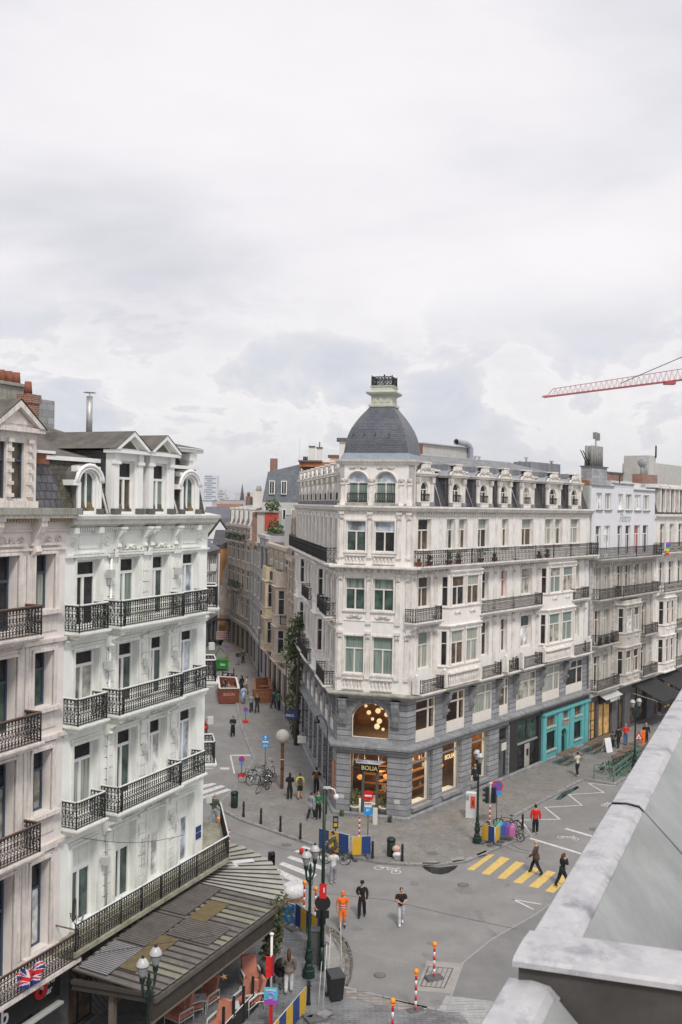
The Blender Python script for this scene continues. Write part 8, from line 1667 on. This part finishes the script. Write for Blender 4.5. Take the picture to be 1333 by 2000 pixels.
def sheet(a0, a1, b0, b1, m, ribs=1, z=.0, drop=None):
    """one roof sheet from the wall edge (a0,a1) to the eave (b0,b1) with rounded front and raised seam"""
    a0, a1, b0, b1 = [Vector(p) + Vector((0, 0, z)) for p in (a0, a1, b0, b1)]; k = 6; top = [a0 + (a1 - a0) * i / k for i in range(k + 1)]; bot = []
    for i in range(k + 1):
        f = i / k; out = math.sin(PI * f) ** .6 * .12; d = ((b0 - a0) + (b1 - a1)).normalized(); bot.append(b0 + (b1 - b0) * f + d * out + Vector((0, 0, .03 * math.sin(PI * f))))
    mb.grid([[p + Vector((0, 0, .05 * math.sin(PI * i / k))) for i, p in enumerate(top)], [p + Vector((0, 0, .045 * math.sin(PI * i / k))) for i, p in enumerate(bot)]], m)
    sm_.tube([b0 + Vector((0, 0, .03)), a0 + Vector((0, 0, .05))], .03, seam, n=4)
kinds = [csd if k not in (3, 4, 10, 11, 15, 16, 18, 22) else pan for k in range(21)]
for i in range(n):
    f0, f1 = i / n, (i + 1) / n; w0 = wallp[0] + (wallp[1] - wallp[0]) * f0; w1 = wallp[0] + (wallp[1] - wallp[0]) * f1
    sheet(w0, w1, eave[0] + L_ * f0, eave[0] + L_ * f1, kinds[i])
# fan
fan = eave[1:]; tot = [0]
for a, b in zip(fan[:-1], fan[1:]): tot.append(tot[-1] + (b - a).length)
def onfan(s):
    for i in range(len(fan) - 1):
        if s <= tot[i + 1] + 1e-6: return fan[i] + (fan[i + 1] - fan[i]) * ((s - tot[i]) / (tot[i + 1] - tot[i]))
    return fan[-1]
nf = 15
for i in range(nf):
    b0, b1 = onfan(tot[-1] * i / nf), onfan(tot[-1] * (i + 1) / nf); h0 = wallp[1] + (Vector((-6.6, 47.3, 3.4)) - wallp[1]) * (i / nf) if False else hub + (b0 - hub).normalized() * .15; h1 = hub + (b1 - hub).normalized() * .15
    f0_ = i / nf; h0 = wallp[1].lerp(Vector((-6.3, 45.5, 3.4)), f0_); h1 = wallp[1].lerp(Vector((-6.3, 45.5, 3.4)), (i + 1) / nf)
    sheet(h0, h1, b0, b1, psh)
mb.build('roof_sheets', CAN); sm_.build('seams', CAN)
def onroof(f, g, z=.07):   # f along, g from wall(0) to eave(1)
    a = wallp[0].lerp(wallp[1], f); b = eave[0].lerp(eave[1], f); return a.lerp(b, g) + Vector((0, 0, z))
def rpatch(name, f0, f1, g0, g1, m, z=.08, corr=0):
    mb = MB()
    if not corr: mb.hexa([onroof(f0, g0, z - .02), onroof(f1, g0, z - .02), onroof(f1, g1, z - .02), onroof(f0, g1, z - .02), onroof(f0, g0, z), onroof(f1, g0, z), onroof(f1, g1, z), onroof(f0, g1, z)], m)
    else:
        K = corr * 2; mb.grid([[onroof(f0 + (f1 - f0) * i / K, g, z + (.04 if i % 2 else 0)) for i in range(K + 1)] for g in (g0, g1)], m)
        for i in range(0, K + 1, 2): f = f0 + (f1 - f0) * i / K; mb.tube([onroof(f, g0, z + .01), onroof(f, g1, z + .01)], .014, seam, n=3)
    mb.build(name, CAN)
rpatch('yellow_board', .10, .42, .40, .60, och, .10); rpatch('yellow_board', .62, .84, .42, .62, och, .10); rpatch('corrugated_patch', .02, .28, .05, .40, cshl, .09, 18); rpatch('corrugated_patch', .30, .60, .05, .40, dco, .085, 18); rpatch('corrugated_patch', .44, .62, .42, .92, dco, .085, 10); rpatch('corrugated_patch', .64, .98, .04, .38, dco, .085, 20)
m = MB()
for u, v, w_, h_ in ((418, 1695, .8, .55), (448, 1692, .75, .35), (475, 1683, 1.0, .35)):
    p = G(u, v, 3.22); m.box((p.x, p.y, 3.24), (w_, h_, .02), white_sh, rz=.35)
m.build('white_patch', CAN)
m = MB(); F0 = between(eave[0].xy, eave[1].xy); m.fbox(F0, -.1, F0.len + .1, 2.18, 2.95, -.02, .06, fas); m.fbox(F0, -.1, F0.len + .1, 2.82, 2.98, .06, .18, mat('zinc_gutter_dirty', (.105, .095, .083), var=.3, rough=.6)); m.fbox(F0, -.1, F0.len + .1, 2.12, 2.18, -.04, .08, mat('fascia_edge', (.16, .135, .10)))
F1 = between(wallp[0].xy, eave[0].xy); m.fbox(F1, 0, F1.len, 2.75, 2.98, -.05, .02, fas); m.fbox(F1, 0, F1.len, 2.98, 3.1, -.1, .1, seam)
fl_ = [p.xy for p in eave[1:]]; m.sweep(fl_, [(-.05, 2.35), (0, 2.35), (0, 2.95), (-.05, 2.95)], fas, side=1); m.build('fascia', CAN)
m = MB(); dkw = mat('dark_timber', (.05, .04, .035), var=.4)
for f in (.1, .35, .6, .85): a = wallp[0].lerp(wallp[1], f); b = eave[0].lerp(eave[1], f); m.tube([a - Vector((0, 0, .35)), b - Vector((0, 0, .2))], .06, dkw, n=4)
m.build('rafter', CAN)
for p in (eave[0] + Vector((-.1, .3, 0)), eave[0].lerp(wallp[0], .55) + Vector((.1, .3, 0)), eave[1] + Vector((-.3, -.1, 0))): m = MB(); m.box((p.x, p.y, 1.5), (.2, .2, 2.8), mat('grey_brown_post', (.16, .135, .11), var=.3), rz=-R(24)); m.build('post', CAN)
m = MB()
for k in range(5): m.tube([FW.w(-.2 + k * .25, 3.0, .9), FW.w(.9 + k * .2, 1.2, 1.6)], .02, iron, n=4)
m.build('scissor_arm', CAN)
# ---- terrace furniture
leather = mat('terracotta_leather', (.46, .185, .125), rough=.45, var=.2, scale=4); steelw = mat('white_tube', (.60, .59, .56), rough=.4)
def armchair():
    t = thing('armchair', 'x', 'armchair', (0, 0, 0), 0, 'terracotta leather armchairs on the terrace')
    m = MB(); m.box((0, .05, .40), (.62, .66, .16), leather, taper=.97); m.build('seat', t, local=True)
    m = MB(); m.hexa([(-.31, -.30, .42), (.31, -.30, .42), (.31, -.16, .42), (-.31, -.16, .42), (-.30, -.50, 1.02), (.30, -.50, 1.02), (.30, -.36, 1.04), (-.30, -.36, 1.04)], leather); m.tube([(-.3, -.43, 1.04), (.3, -.43, 1.04)], .07, leather, n=7); m.build('backrest', t, local=True)
    for x in (-.37, .37): m = MB(); m.tube([(x, -.38, 0), (x, -.38, .6), (x, .38, .6), (x, .38, 0)], .022, steelw, n=5); m.tube([(x, -.38, .3), (x, .38, .3)], .018, steelw, n=4); m.box((x, 0, .62), (.07, .7, .04), steelw); m.build('side_frame', t, local=True)
    m = MB(); m.tube([(-.37, -.38, .3), (.37, -.38, .3)], .018, steelw, n=4); m.tube([(-.37, .38, .3), (.37, .38, .3)], .018, steelw, n=4); m.build('stretcher', t, local=True); return t
ac = armchair(); spots = [(490, 1925, .35, 'terracotta armchair at the back of the terrace beside the white side table'), (480, 1975, -.45, 'terracotta armchair behind the white side table, facing right'), (492, 1965, -1.2, 'terracotta armchair half hidden behind the front one'), (402, 1966, -.5, 'terracotta armchair under the roof edge beside the hanging star'), (350, 2000, -.6, 'terracotta armchair under the roof edge near the lamp post'), (432, 2020, -.4, 'terracotta armchair at the bottom edge of the picture'), (370, 1983, 2.2, 'terracotta armchair facing away beneath the roof edge')]
for i, (u, v, rz, l_) in enumerate(spots):
    p = G(u, v, .1)
    if i == 0: ac.location = (p.x, p.y, .1); ac.rotation_euler = (0, 0, PI + rz); ac['label'] = l_
    else: dup(ac, (p.x, p.y, .1), PI + rz, l_)
def side_table(label, u, v):
    p = G(u, v, .1); t = thing('side_table', label, 'table', (p.x, p.y, .1), .2, 'small terrace tables'); m = MB(); m.box((0, 0, .5), (.6, .6, .04), steelw); m.build('table_top', t, local=True); m = MB(); m.lathe((0, 0, .52), [(.06, 0), (.07, .02), (.03, .03)], grey, n=8); m.build('ashtray', t, local=True)
    for x in (-.26, .26):
        for y in (-.26, .26): m = MB(); m.tube([(x, y, 0), (x, y, .5)], .018, steelw, n=4); m.build('leg', t, local=True)
side_table('white side table with ashtray between the armchairs', 494, 1945); side_table('glass side table near the bottom edge', 452, 1990); side_table('low side table by the armchair under the roof edge', 388, 1975)
t = thing('hanging_star', 'small gold star lantern hanging from the roof edge', 'lantern', G(438, 1960, .1)); c = Vector((0, 0, CH)) + ray(438, 1908) * (35.8 / ray(438, 1908).y); m = MB(); gold = mat('gold_star', (.42, .24, .08), rough=.4, metal=.3)
for k in range(10): a_ = 2 * PI * k / 10; m.tube([c, c + Vector((math.cos(a_), 0, math.sin(a_))) * (.13 if k % 2 else .07)], [.05, .004], gold, n=4)
m.build('star', t); m = MB(); m.tube([c, c + Vector((0, 0, .75))], .008, blackm, n=3); m.build('cord', t)
# black glass screen along the terrace
F = between(G(436, 2040, .1).xy, G(528, 1938, .1).xy); t = thing('terrace_screen', 'low black terrace screen with thin uprights between chairs and pavement', 'screen', F.w(0, .1)); m = MB(); m.fbox(F, 0, F.len, .12, .75, -.03, .03, blackm); m.build('panel', t); m = MB()
for k in range(6): q = F.len * k / 5; m.fbox(F, q - .03, q + .03, .1, 1.45, -.05, .05, blackm)
m.split('upright', t); m = MB(); m.tube([F.w(0, .78, 0), F.w(F.len, .78, 0)], .025, steelw, n=4); m.build('top_rail', t)
p = G(529, 1955, .1); t = thing('banner_stand', 'narrow red menu banner on a white pole beside the terrace screen', 'banner', (p.x, p.y, .1)); m = MB(); m.tube([(0, 0, 0), (0, 0, 2.6)], .05, rww, n=8); m.ball((0, 0, 2.62), .1, rww, n=8, k=5, sc=(1, 1, .6)); m.build('pole', t, local=True); m = MB(); m.box((-.1, -.05, 1.35), (.22, .08, .8), cred); m.box((.06, 0, 1.4), (.1, .1, .8), mat('dark_red_menu', (.3, .02, .03))); m.build('banner_cloth', t, local=True)
p = G(529, 2015, .1); t = thing('poster_stand', 'cyan and purple poster on a red post at the bottom edge', 'poster', (p.x, p.y, .1), -.1); m = MB(); m.box((0, 0, .5), (.12, .1, 1.0), rwr); m.build('post', t, local=True); m = MB(); m.box((0, -.1, 1.45), (.5, .03, .45), mat('cyan_poster', (.08, .45, .62))); m.box((0, -.1, 1.14), (.5, .03, .17), mat('purple_poster', (.38, .06, .42))); m.ring((0, -.125, 1.38), .11, .035, mat('lilac_poster', (.35, .25, .6)), ax=(0, 1, 0), n=14); m.build('poster_panel', t, local=True); text('lettering', 'SUMMER', (0, -.125, 1.58), 0, .1, rww, t, local=True)
# climbing plant at the roof tip
p = G(520, 1905, .1); t = thing('tall_terrace_plant', 'tall brown and green plant column at the right end of the terrace roof', 'plant', (p.x, p.y, .1)); m = MB(); rn = random.Random(5); dry = mat('dry_leaf', (.16, .09, .03), var=.4)
for k in range(9): leafclump(m, (rn.uniform(-.2, .2) + (.05 * k), rn.uniform(-.2, .2), .9 + k * .24), .38 + .03 * k, [leafA, leafA, leafB, dry], n=110, size=.09, rn=rn)
m.build('foliage', t, local=True); m = MB(); m.tube([(0, 0, 0), (.1, 0, 2.4)], .07, cbr, n=6); m.lathe((0, 0, 0), [(.25, 0), (.3, .6), (.27, .6)], darkstone, n=10); m.build('trunk', t, local=True)
# wrapped pallet of white sacks
p = G(570, 1756); t = thing('wrapped_pallet', 'white wrapped pallet beside the crossing behind the terrace tip', 'pallet', (p.x, p.y, 0), .2); m = MB(); rn = random.Random(2); m.box((0, 0, .06), (1.1, .9, .12), woodl); m.build('pallet', t, local=True); m = MB(); m.grid([[(rr_ * (1 + .06 * rn.random()) * math.cos(2 * PI * j / 16), rr_ * .85 * (1 + .06 * rn.random()) * math.sin(2 * PI * j / 16), z + .04 * rn.random()) for j in range(16)] for rr_, z in ((.55, .1), (.68, .3), (.66, .5), (.58, .66), (.35, .74), (.05, .7))], mat('white_wrap', (.62, .62, .63), rough=.35, var=.25, scale=6, bump=.02, bscale=8), close=True, caps=True, smooth=True); m.build('wrapped_load', t, local=True)
p = G(589, 1668); t = thing('red_cup', 'small red canister on the road by the crossing', 'canister', (p.x, p.y, 0)); m = MB(); m.lathe((0, 0, 0), [(.1, 0), (.12, .25), (.1, .3)], cred, n=10); m.build('body', t, local=True)
# cabinet and wheelie bin
p = G(616, 1880, .1); t = thing('electrical_cabinet', 'dark grey street cabinet behind the ornate lamp', 'cabinet', (p.x, p.y, .1), -.2); m = MB(); m.box((0, 0, .7), (.6, .45, 1.4), mat('dark_cabinet', (.10, .105, .105), var=.2, rough=.6)); m.box((0, 0, 1.42), (.66, .5, .05), darkstone); m.build('cabinet', t, local=True); m = MB(); m.box((0, -.235, .7), (.5, .02, 1.2), MATS['dark_cabinet']); m.build('door', t, local=True)
p = G(655, 1952, .1); t = thing('wheelie_bin', 'black wheelie bin standing at the kerb near the bottom', 'wheelie bin', (p.x, p.y, .1), .35); m = MB(); m.hexa([(-.23, -.25, .08), (.23, -.25, .08), (.23, .25, .08), (-.23, .25, .08), (-.29, -.33, .98), (.29, -.33, .98), (.29, .33, .98), (-.29, .33, .98)], blackm); m.build('body', t, local=True); m = MB(); m.hexa([(-.31, -.36, .98), (.31, -.36, .98), (.31, .36, .98), (-.31, .36, .98), (-.3, -.33, 1.05), (.3, -.33, 1.05), (.28, .33, 1.1), (-.28, .33, 1.1)], mat('bin_lid', (.05, .055, .055), rough=.4)); m.build('lid', t, local=True)
for x in (-.27, .27): m = MB(); m.ring((x, .28, .1), .07, .03, tyre, ax=(1, 0, 0), n=12, k=5); m.lathe((x, .28, .1), [(.02, 0), (.02, .01)], grey, n=5); m.build('wheel', t, local=True)
for i, (u0, v0, u1, v1, zz) in enumerate(((630, 1985, 652, 1830, 1.6), (640, 1935, 655, 1840, 1.3), (622, 1970, 640, 1880, 1.0), (668, 1895, 655, 1840, 1.1))):
    a = G(u0, v0, .1); b = G(u0 + (u1 - u0) * .3, v0 - 18, .1); b.z = zz * 1.6; t = thing('leaning_pole', ('longest pale pole leaning against the signal mast', 'second pale pole leaning beside the wheelie bin', 'short pale pole low by the mast foot', 'pale pole leaning over the rubble strip')[i], 'pole', a, 0, 'pale poles leaning at the roadworks'); m = MB(); m.tube([a, b], .013, steelw, n=5); m.build('rod', t)
p = G(618, 1992, .1); t = thing('rubble_slab', 'broken paving slabs on the ground beside the bottom barrier', 'slabs', (p.x, p.y, .1)); m = MB(); m.box((0, 0, .05), (.8, .5, .1), darkstone, rz=.5); m.box((.3, .2, .13), (.5, .4, .06), kerbm, rz=.9); m.build('slab', t, local=True)
# manual: dark handbag carried by the caped woman
p = G(552, 1925, .1); t = thing('pushchair', 'black pushchair hood in front of the woman in the brown cape', 'pushchair', (p.x, p.y, .1), .5); m = MB(); m.ball((0, 0, .85), .34, cb_, n=10, k=6, sc=(.9, 1.1, .7)); m.box((0, .1, .6), (.5, .6, .3), cb_); m.build('hood', t, local=True); m = MB(); m.tube([(-.25, -.3, .9), (-.2, .3, .3), (-.2, .4, .12)], .018, blackm, n=4); m.tube([(.25, -.3, .9), (.2, .3, .3), (.2, .4, .12)], .018, blackm, n=4); m.tube([(-.25, -.4, 1.0), (.25, -.4, 1.0)], .018, lgrey, n=4); m.build('frame', t, local=True)
for x in (-.22, .22):
    for y in (-.25, .35): m = MB(); m.ring((x, y, .12), .1, .022, tyre, ax=(1, 0, 0), n=10, k=4); m.build('wheel', t, local=True)
# union flag cloth over the balcony
t = thing('flag', 'union flag draped over the rusty balcony rail at the bottom left corner', 'flag', FB.w(-2.6, 4.0, 1.1)); mb = MB(); fn, fr_, fw = cloth('flag_navy', (.02, .03, .20)), cloth('flag_red', (.5, .015, .03)), cloth('flag_white', (.6, .58, .6))
K, M_ = 40, 28
def fpnt(i, j):
    u, v = i / K, j / M_; return FB.w(-3.1 + 1.25 * u, 4.42 - .62 * v - .12 * u + .06 * math.sin(u * 9), 1.08 + .10 * math.sin(u * 14 + v * 3) + .08)
for i in range(K):
    for j in range(M_):
        u, v = (i + .5) / K * 2 - 1, (j + .5) / M_ * 2 - 1; d1, d2 = abs(u - v) / 1.4, abs(u + v) / 1.4; c_ = fn
        if min(d1, d2) < .16: c_ = fw
        if min(d1, d2) < .06: c_ = fr_
        if abs(u) < .18 or abs(v) < .3: c_ = fw
        if abs(u) < .11 or abs(v) < .19: c_ = fr_
        mb.face([fpnt(i, j), fpnt(i + 1, j), fpnt(i + 1, j + 1), fpnt(i, j + 1)], c_, True)
mb.build('cloth', t)
# overhead wire over the roof
t = thing('overhead_cable', 'thin black cable sagging from the white house above the terrace roof', 'cable', FW.w(2, 0, .1)); m = MB(); a, b = FW.w(1.5, 7.2, .1), FW.w(7.5, 5.6, .6); m.tube([a.lerp(b, k / 8) - Vector((0, 0, .25 * math.sin(PI * k / 8))) for k in range(9)], .01, blackm, n=4); m.build('wire', t)
a, b = FW.w(.6, 3.6, 1.4), FW.w(4.2, 3.35, 4.1); t = thing('overhead_cable', 'thin black cable lying across the lower part of the terrace roof', 'cable', FW.w(1, 0, 1.4)); m = MB(); m.tube([a, b], .012, blackm, n=4); m.build('wire', t)
# ------------------------------------------------------------------ parapet of the viewer's building
D0 = 1.1
def PP(u, v, drop): d = ray(u, v); tt = -drop / d.z; return Vector((0, 0, CH)) + d * tt
a0, a1 = PP(1333, 1347, D0), PP(1041, 1830, D0); dl = (a0 - a1).normalized(); pr = Vector((dl.y, -dl.x, 0))
W0 = (PP(1128, 1820, D0) - a1).dot(pr); zt = CH - D0
def PX(s, o, z): return a1 + dl * s + pr * o + Vector((0, 0, z))
t = thing('parapet', 'grey zinc roof parapet with coping, cross cap and inner gutter close to the camera', 'parapet', (a1.x, a1.y, zt - 1))
def coping(s0, s1, dz, m, w_=W0, nm='coping'):
    mb = MB(); prof = [(-.012, dz - .09), (-.014, dz - .015), (-.004, dz), (w_ * .5, dz + .006), (w_ - .004, dz), (w_ + .02, dz - .022)]
    rows = []
    K = 12
    for i in range(K + 1): s_ = s0 + (s1 - s0) * i / K; rows.append([PX(s_, o, z) for o, z in prof])
    mb.grid(rows, m, caps=False); return mb.build(nm, t)
jn = (PP(1195, 1570, D0) - a1).dot(dl); j2 = (PP(1330, 1372, D0) - a1).dot(dl)
bm_ = PX
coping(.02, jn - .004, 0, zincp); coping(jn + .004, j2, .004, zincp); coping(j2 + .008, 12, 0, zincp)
mb = MB()
for s_ in (jn, j2 + .004): mb.grid([[PX(s_ + e, -.017, -.05), PX(s_ + e, -.016, -.012), PX(s_ + e, -.005, .0065), PX(s_ + e, W0 * .5, .0115), PX(s_ + e, W0 - .003, .0065), PX(s_ + e, W0 + .022, -.018), PX(s_ + e, W0 + .22, -.214)] for e in (-.006, .006)], darkstone)
mb.split('joint', t)
def inner(s0, s1, dz, m, nm='inner_face', wd=.2, dp=.2):
    mb = MB(); mb.grid([[PX(s, W0 + .015, dz - .012), PX(s, W0 + .015 + wd, dz - dp - .012), PX(s, W0 + wd + .03, dz - dp - .03)] for s in [s0 + (s1 - s0) * i / 10 for i in range(11)]], m); mb.build(nm, t)
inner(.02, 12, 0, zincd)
gut = mat('dirty_gutter', (.17, .14, .115), rough=.8, var=.45, scale=9, c2=(.10, .10, .06), bump=.01, bscale=40); roofp = mat('pale_roof_gravel', (.36, .30, .26), var=.3, scale=20)
mb = MB(); mb.face([PX(-4, W0 + .18, -.24), PX(12, W0 + .18, -.24), PX(12, W0 + .30, -.25), PX(-4, W0 + .30, -.25)], gut); mb.build('gutter', t)
mb = MB(); mb.face([PX(-4, W0 + .28, -.25), PX(12, W0 + .28, -.25), PX(12, W0 + .30, -.18), PX(-4, W0 + .30, -.18)], gut); mb.hexa([PX(-4, W0 + .30, -.3), PX(12, W0 + .30, -.3), PX(12, 3, -.3), PX(-4, 3, -.3), PX(-4, W0 + .30, -.18), PX(12, W0 + .30, -.18), PX(12, 3, -.16), PX(-4, 3, -.16)], roofp); mb.build('roof_deck', t)
# outer face of the building below
mb = MB(); mb.hexa([PX(-4, 0.0, -17), PX(14, 0.0, -17), PX(14, .1, -17), PX(-4, .1, -17), PX(-4, 0.0, -.05), PX(14, 0.0, -.05), PX(14, .1, -.05), PX(-4, .1, -.05)], zincd); mb.build('outer_wall', t)
# cross cap
c0 = PP(1037, 1814, D0 - .045); c1 = PP(1005, 1872, D0 - .045); cs0, cs1 = (c0 - a1).dot(dl), (c1 - a1).dot(dl); co = (c0 - a1).dot(pr); ce = PP(1333, 1854, D0 - .045); csl = ((ce - c0).dot(dl)) / (ce - c0).dot(pr)
def PC(s, o, z): return PX(s + csl * (o - co), o, z)
mb = MB(); cpf = [(cs0 + .004, -.03), (cs0, .035), (cs0 - .01, .045), ((cs0 + cs1) / 2, .05), (cs1 + .01, .045), (cs1, .038), (cs1 - .001, .026)]
mb.grid([[PC(s_, o_, z) for s_, z in cpf] for o_ in (co, co + .03, .3, .8, 1.6, 2.6)], zincp, smooth=False); mb.face([PC(s_, co, z) for s_, z in cpf], zincp); CC_ = mb.build('cross_cap', t)
mb = MB(); mb.hexa([PC(cs1 + .012, W0 * .2, -.35), PC(cs0 - .02, W0 * .2, -.35), PC(cs0 - .02, 2.6, -.35), PC(cs1 + .012, 2.6, -.35), PC(cs1 + .012, W0 * .2, .03), PC(cs0 - .02, W0 * .2, .03), PC(cs0 - .02, 2.6, .03), PC(cs1 + .012, 2.6, .03)], mat('painted_gap_shade', (.07, .065, .06), rough=.8, var=.3, scale=10)); mb.build('cross_wall', t)  # near-black base colour paints the shade in the gap under the cap
# nearer, lower coping
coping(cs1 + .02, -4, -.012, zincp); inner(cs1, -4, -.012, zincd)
# ------------------------------------------------------------------ the air
hz = bpy.data.materials.new('haze'); hz.use_nodes = True; t_ = hz.node_tree; t_.nodes.clear(); o_ = N(t_, 'ShaderNodeOutputMaterial'); v_ = N(t_, 'ShaderNodeVolumePrincipled')
v_.inputs['Color'].default_value = (.86, .89, .95, 1); v_.inputs['Density'].default_value = .0002; v_.inputs['Anisotropy'].default_value = .2; L(t_, v_.outputs[0], o_.inputs['Volume'])
mb = MB(); mb.prism([(-3100, -350), (3100, -350), (3100, 5600), (-3100, 5600)], -1, 78, hz); o = mb.build('haze'); o['kind'] = 'stuff'
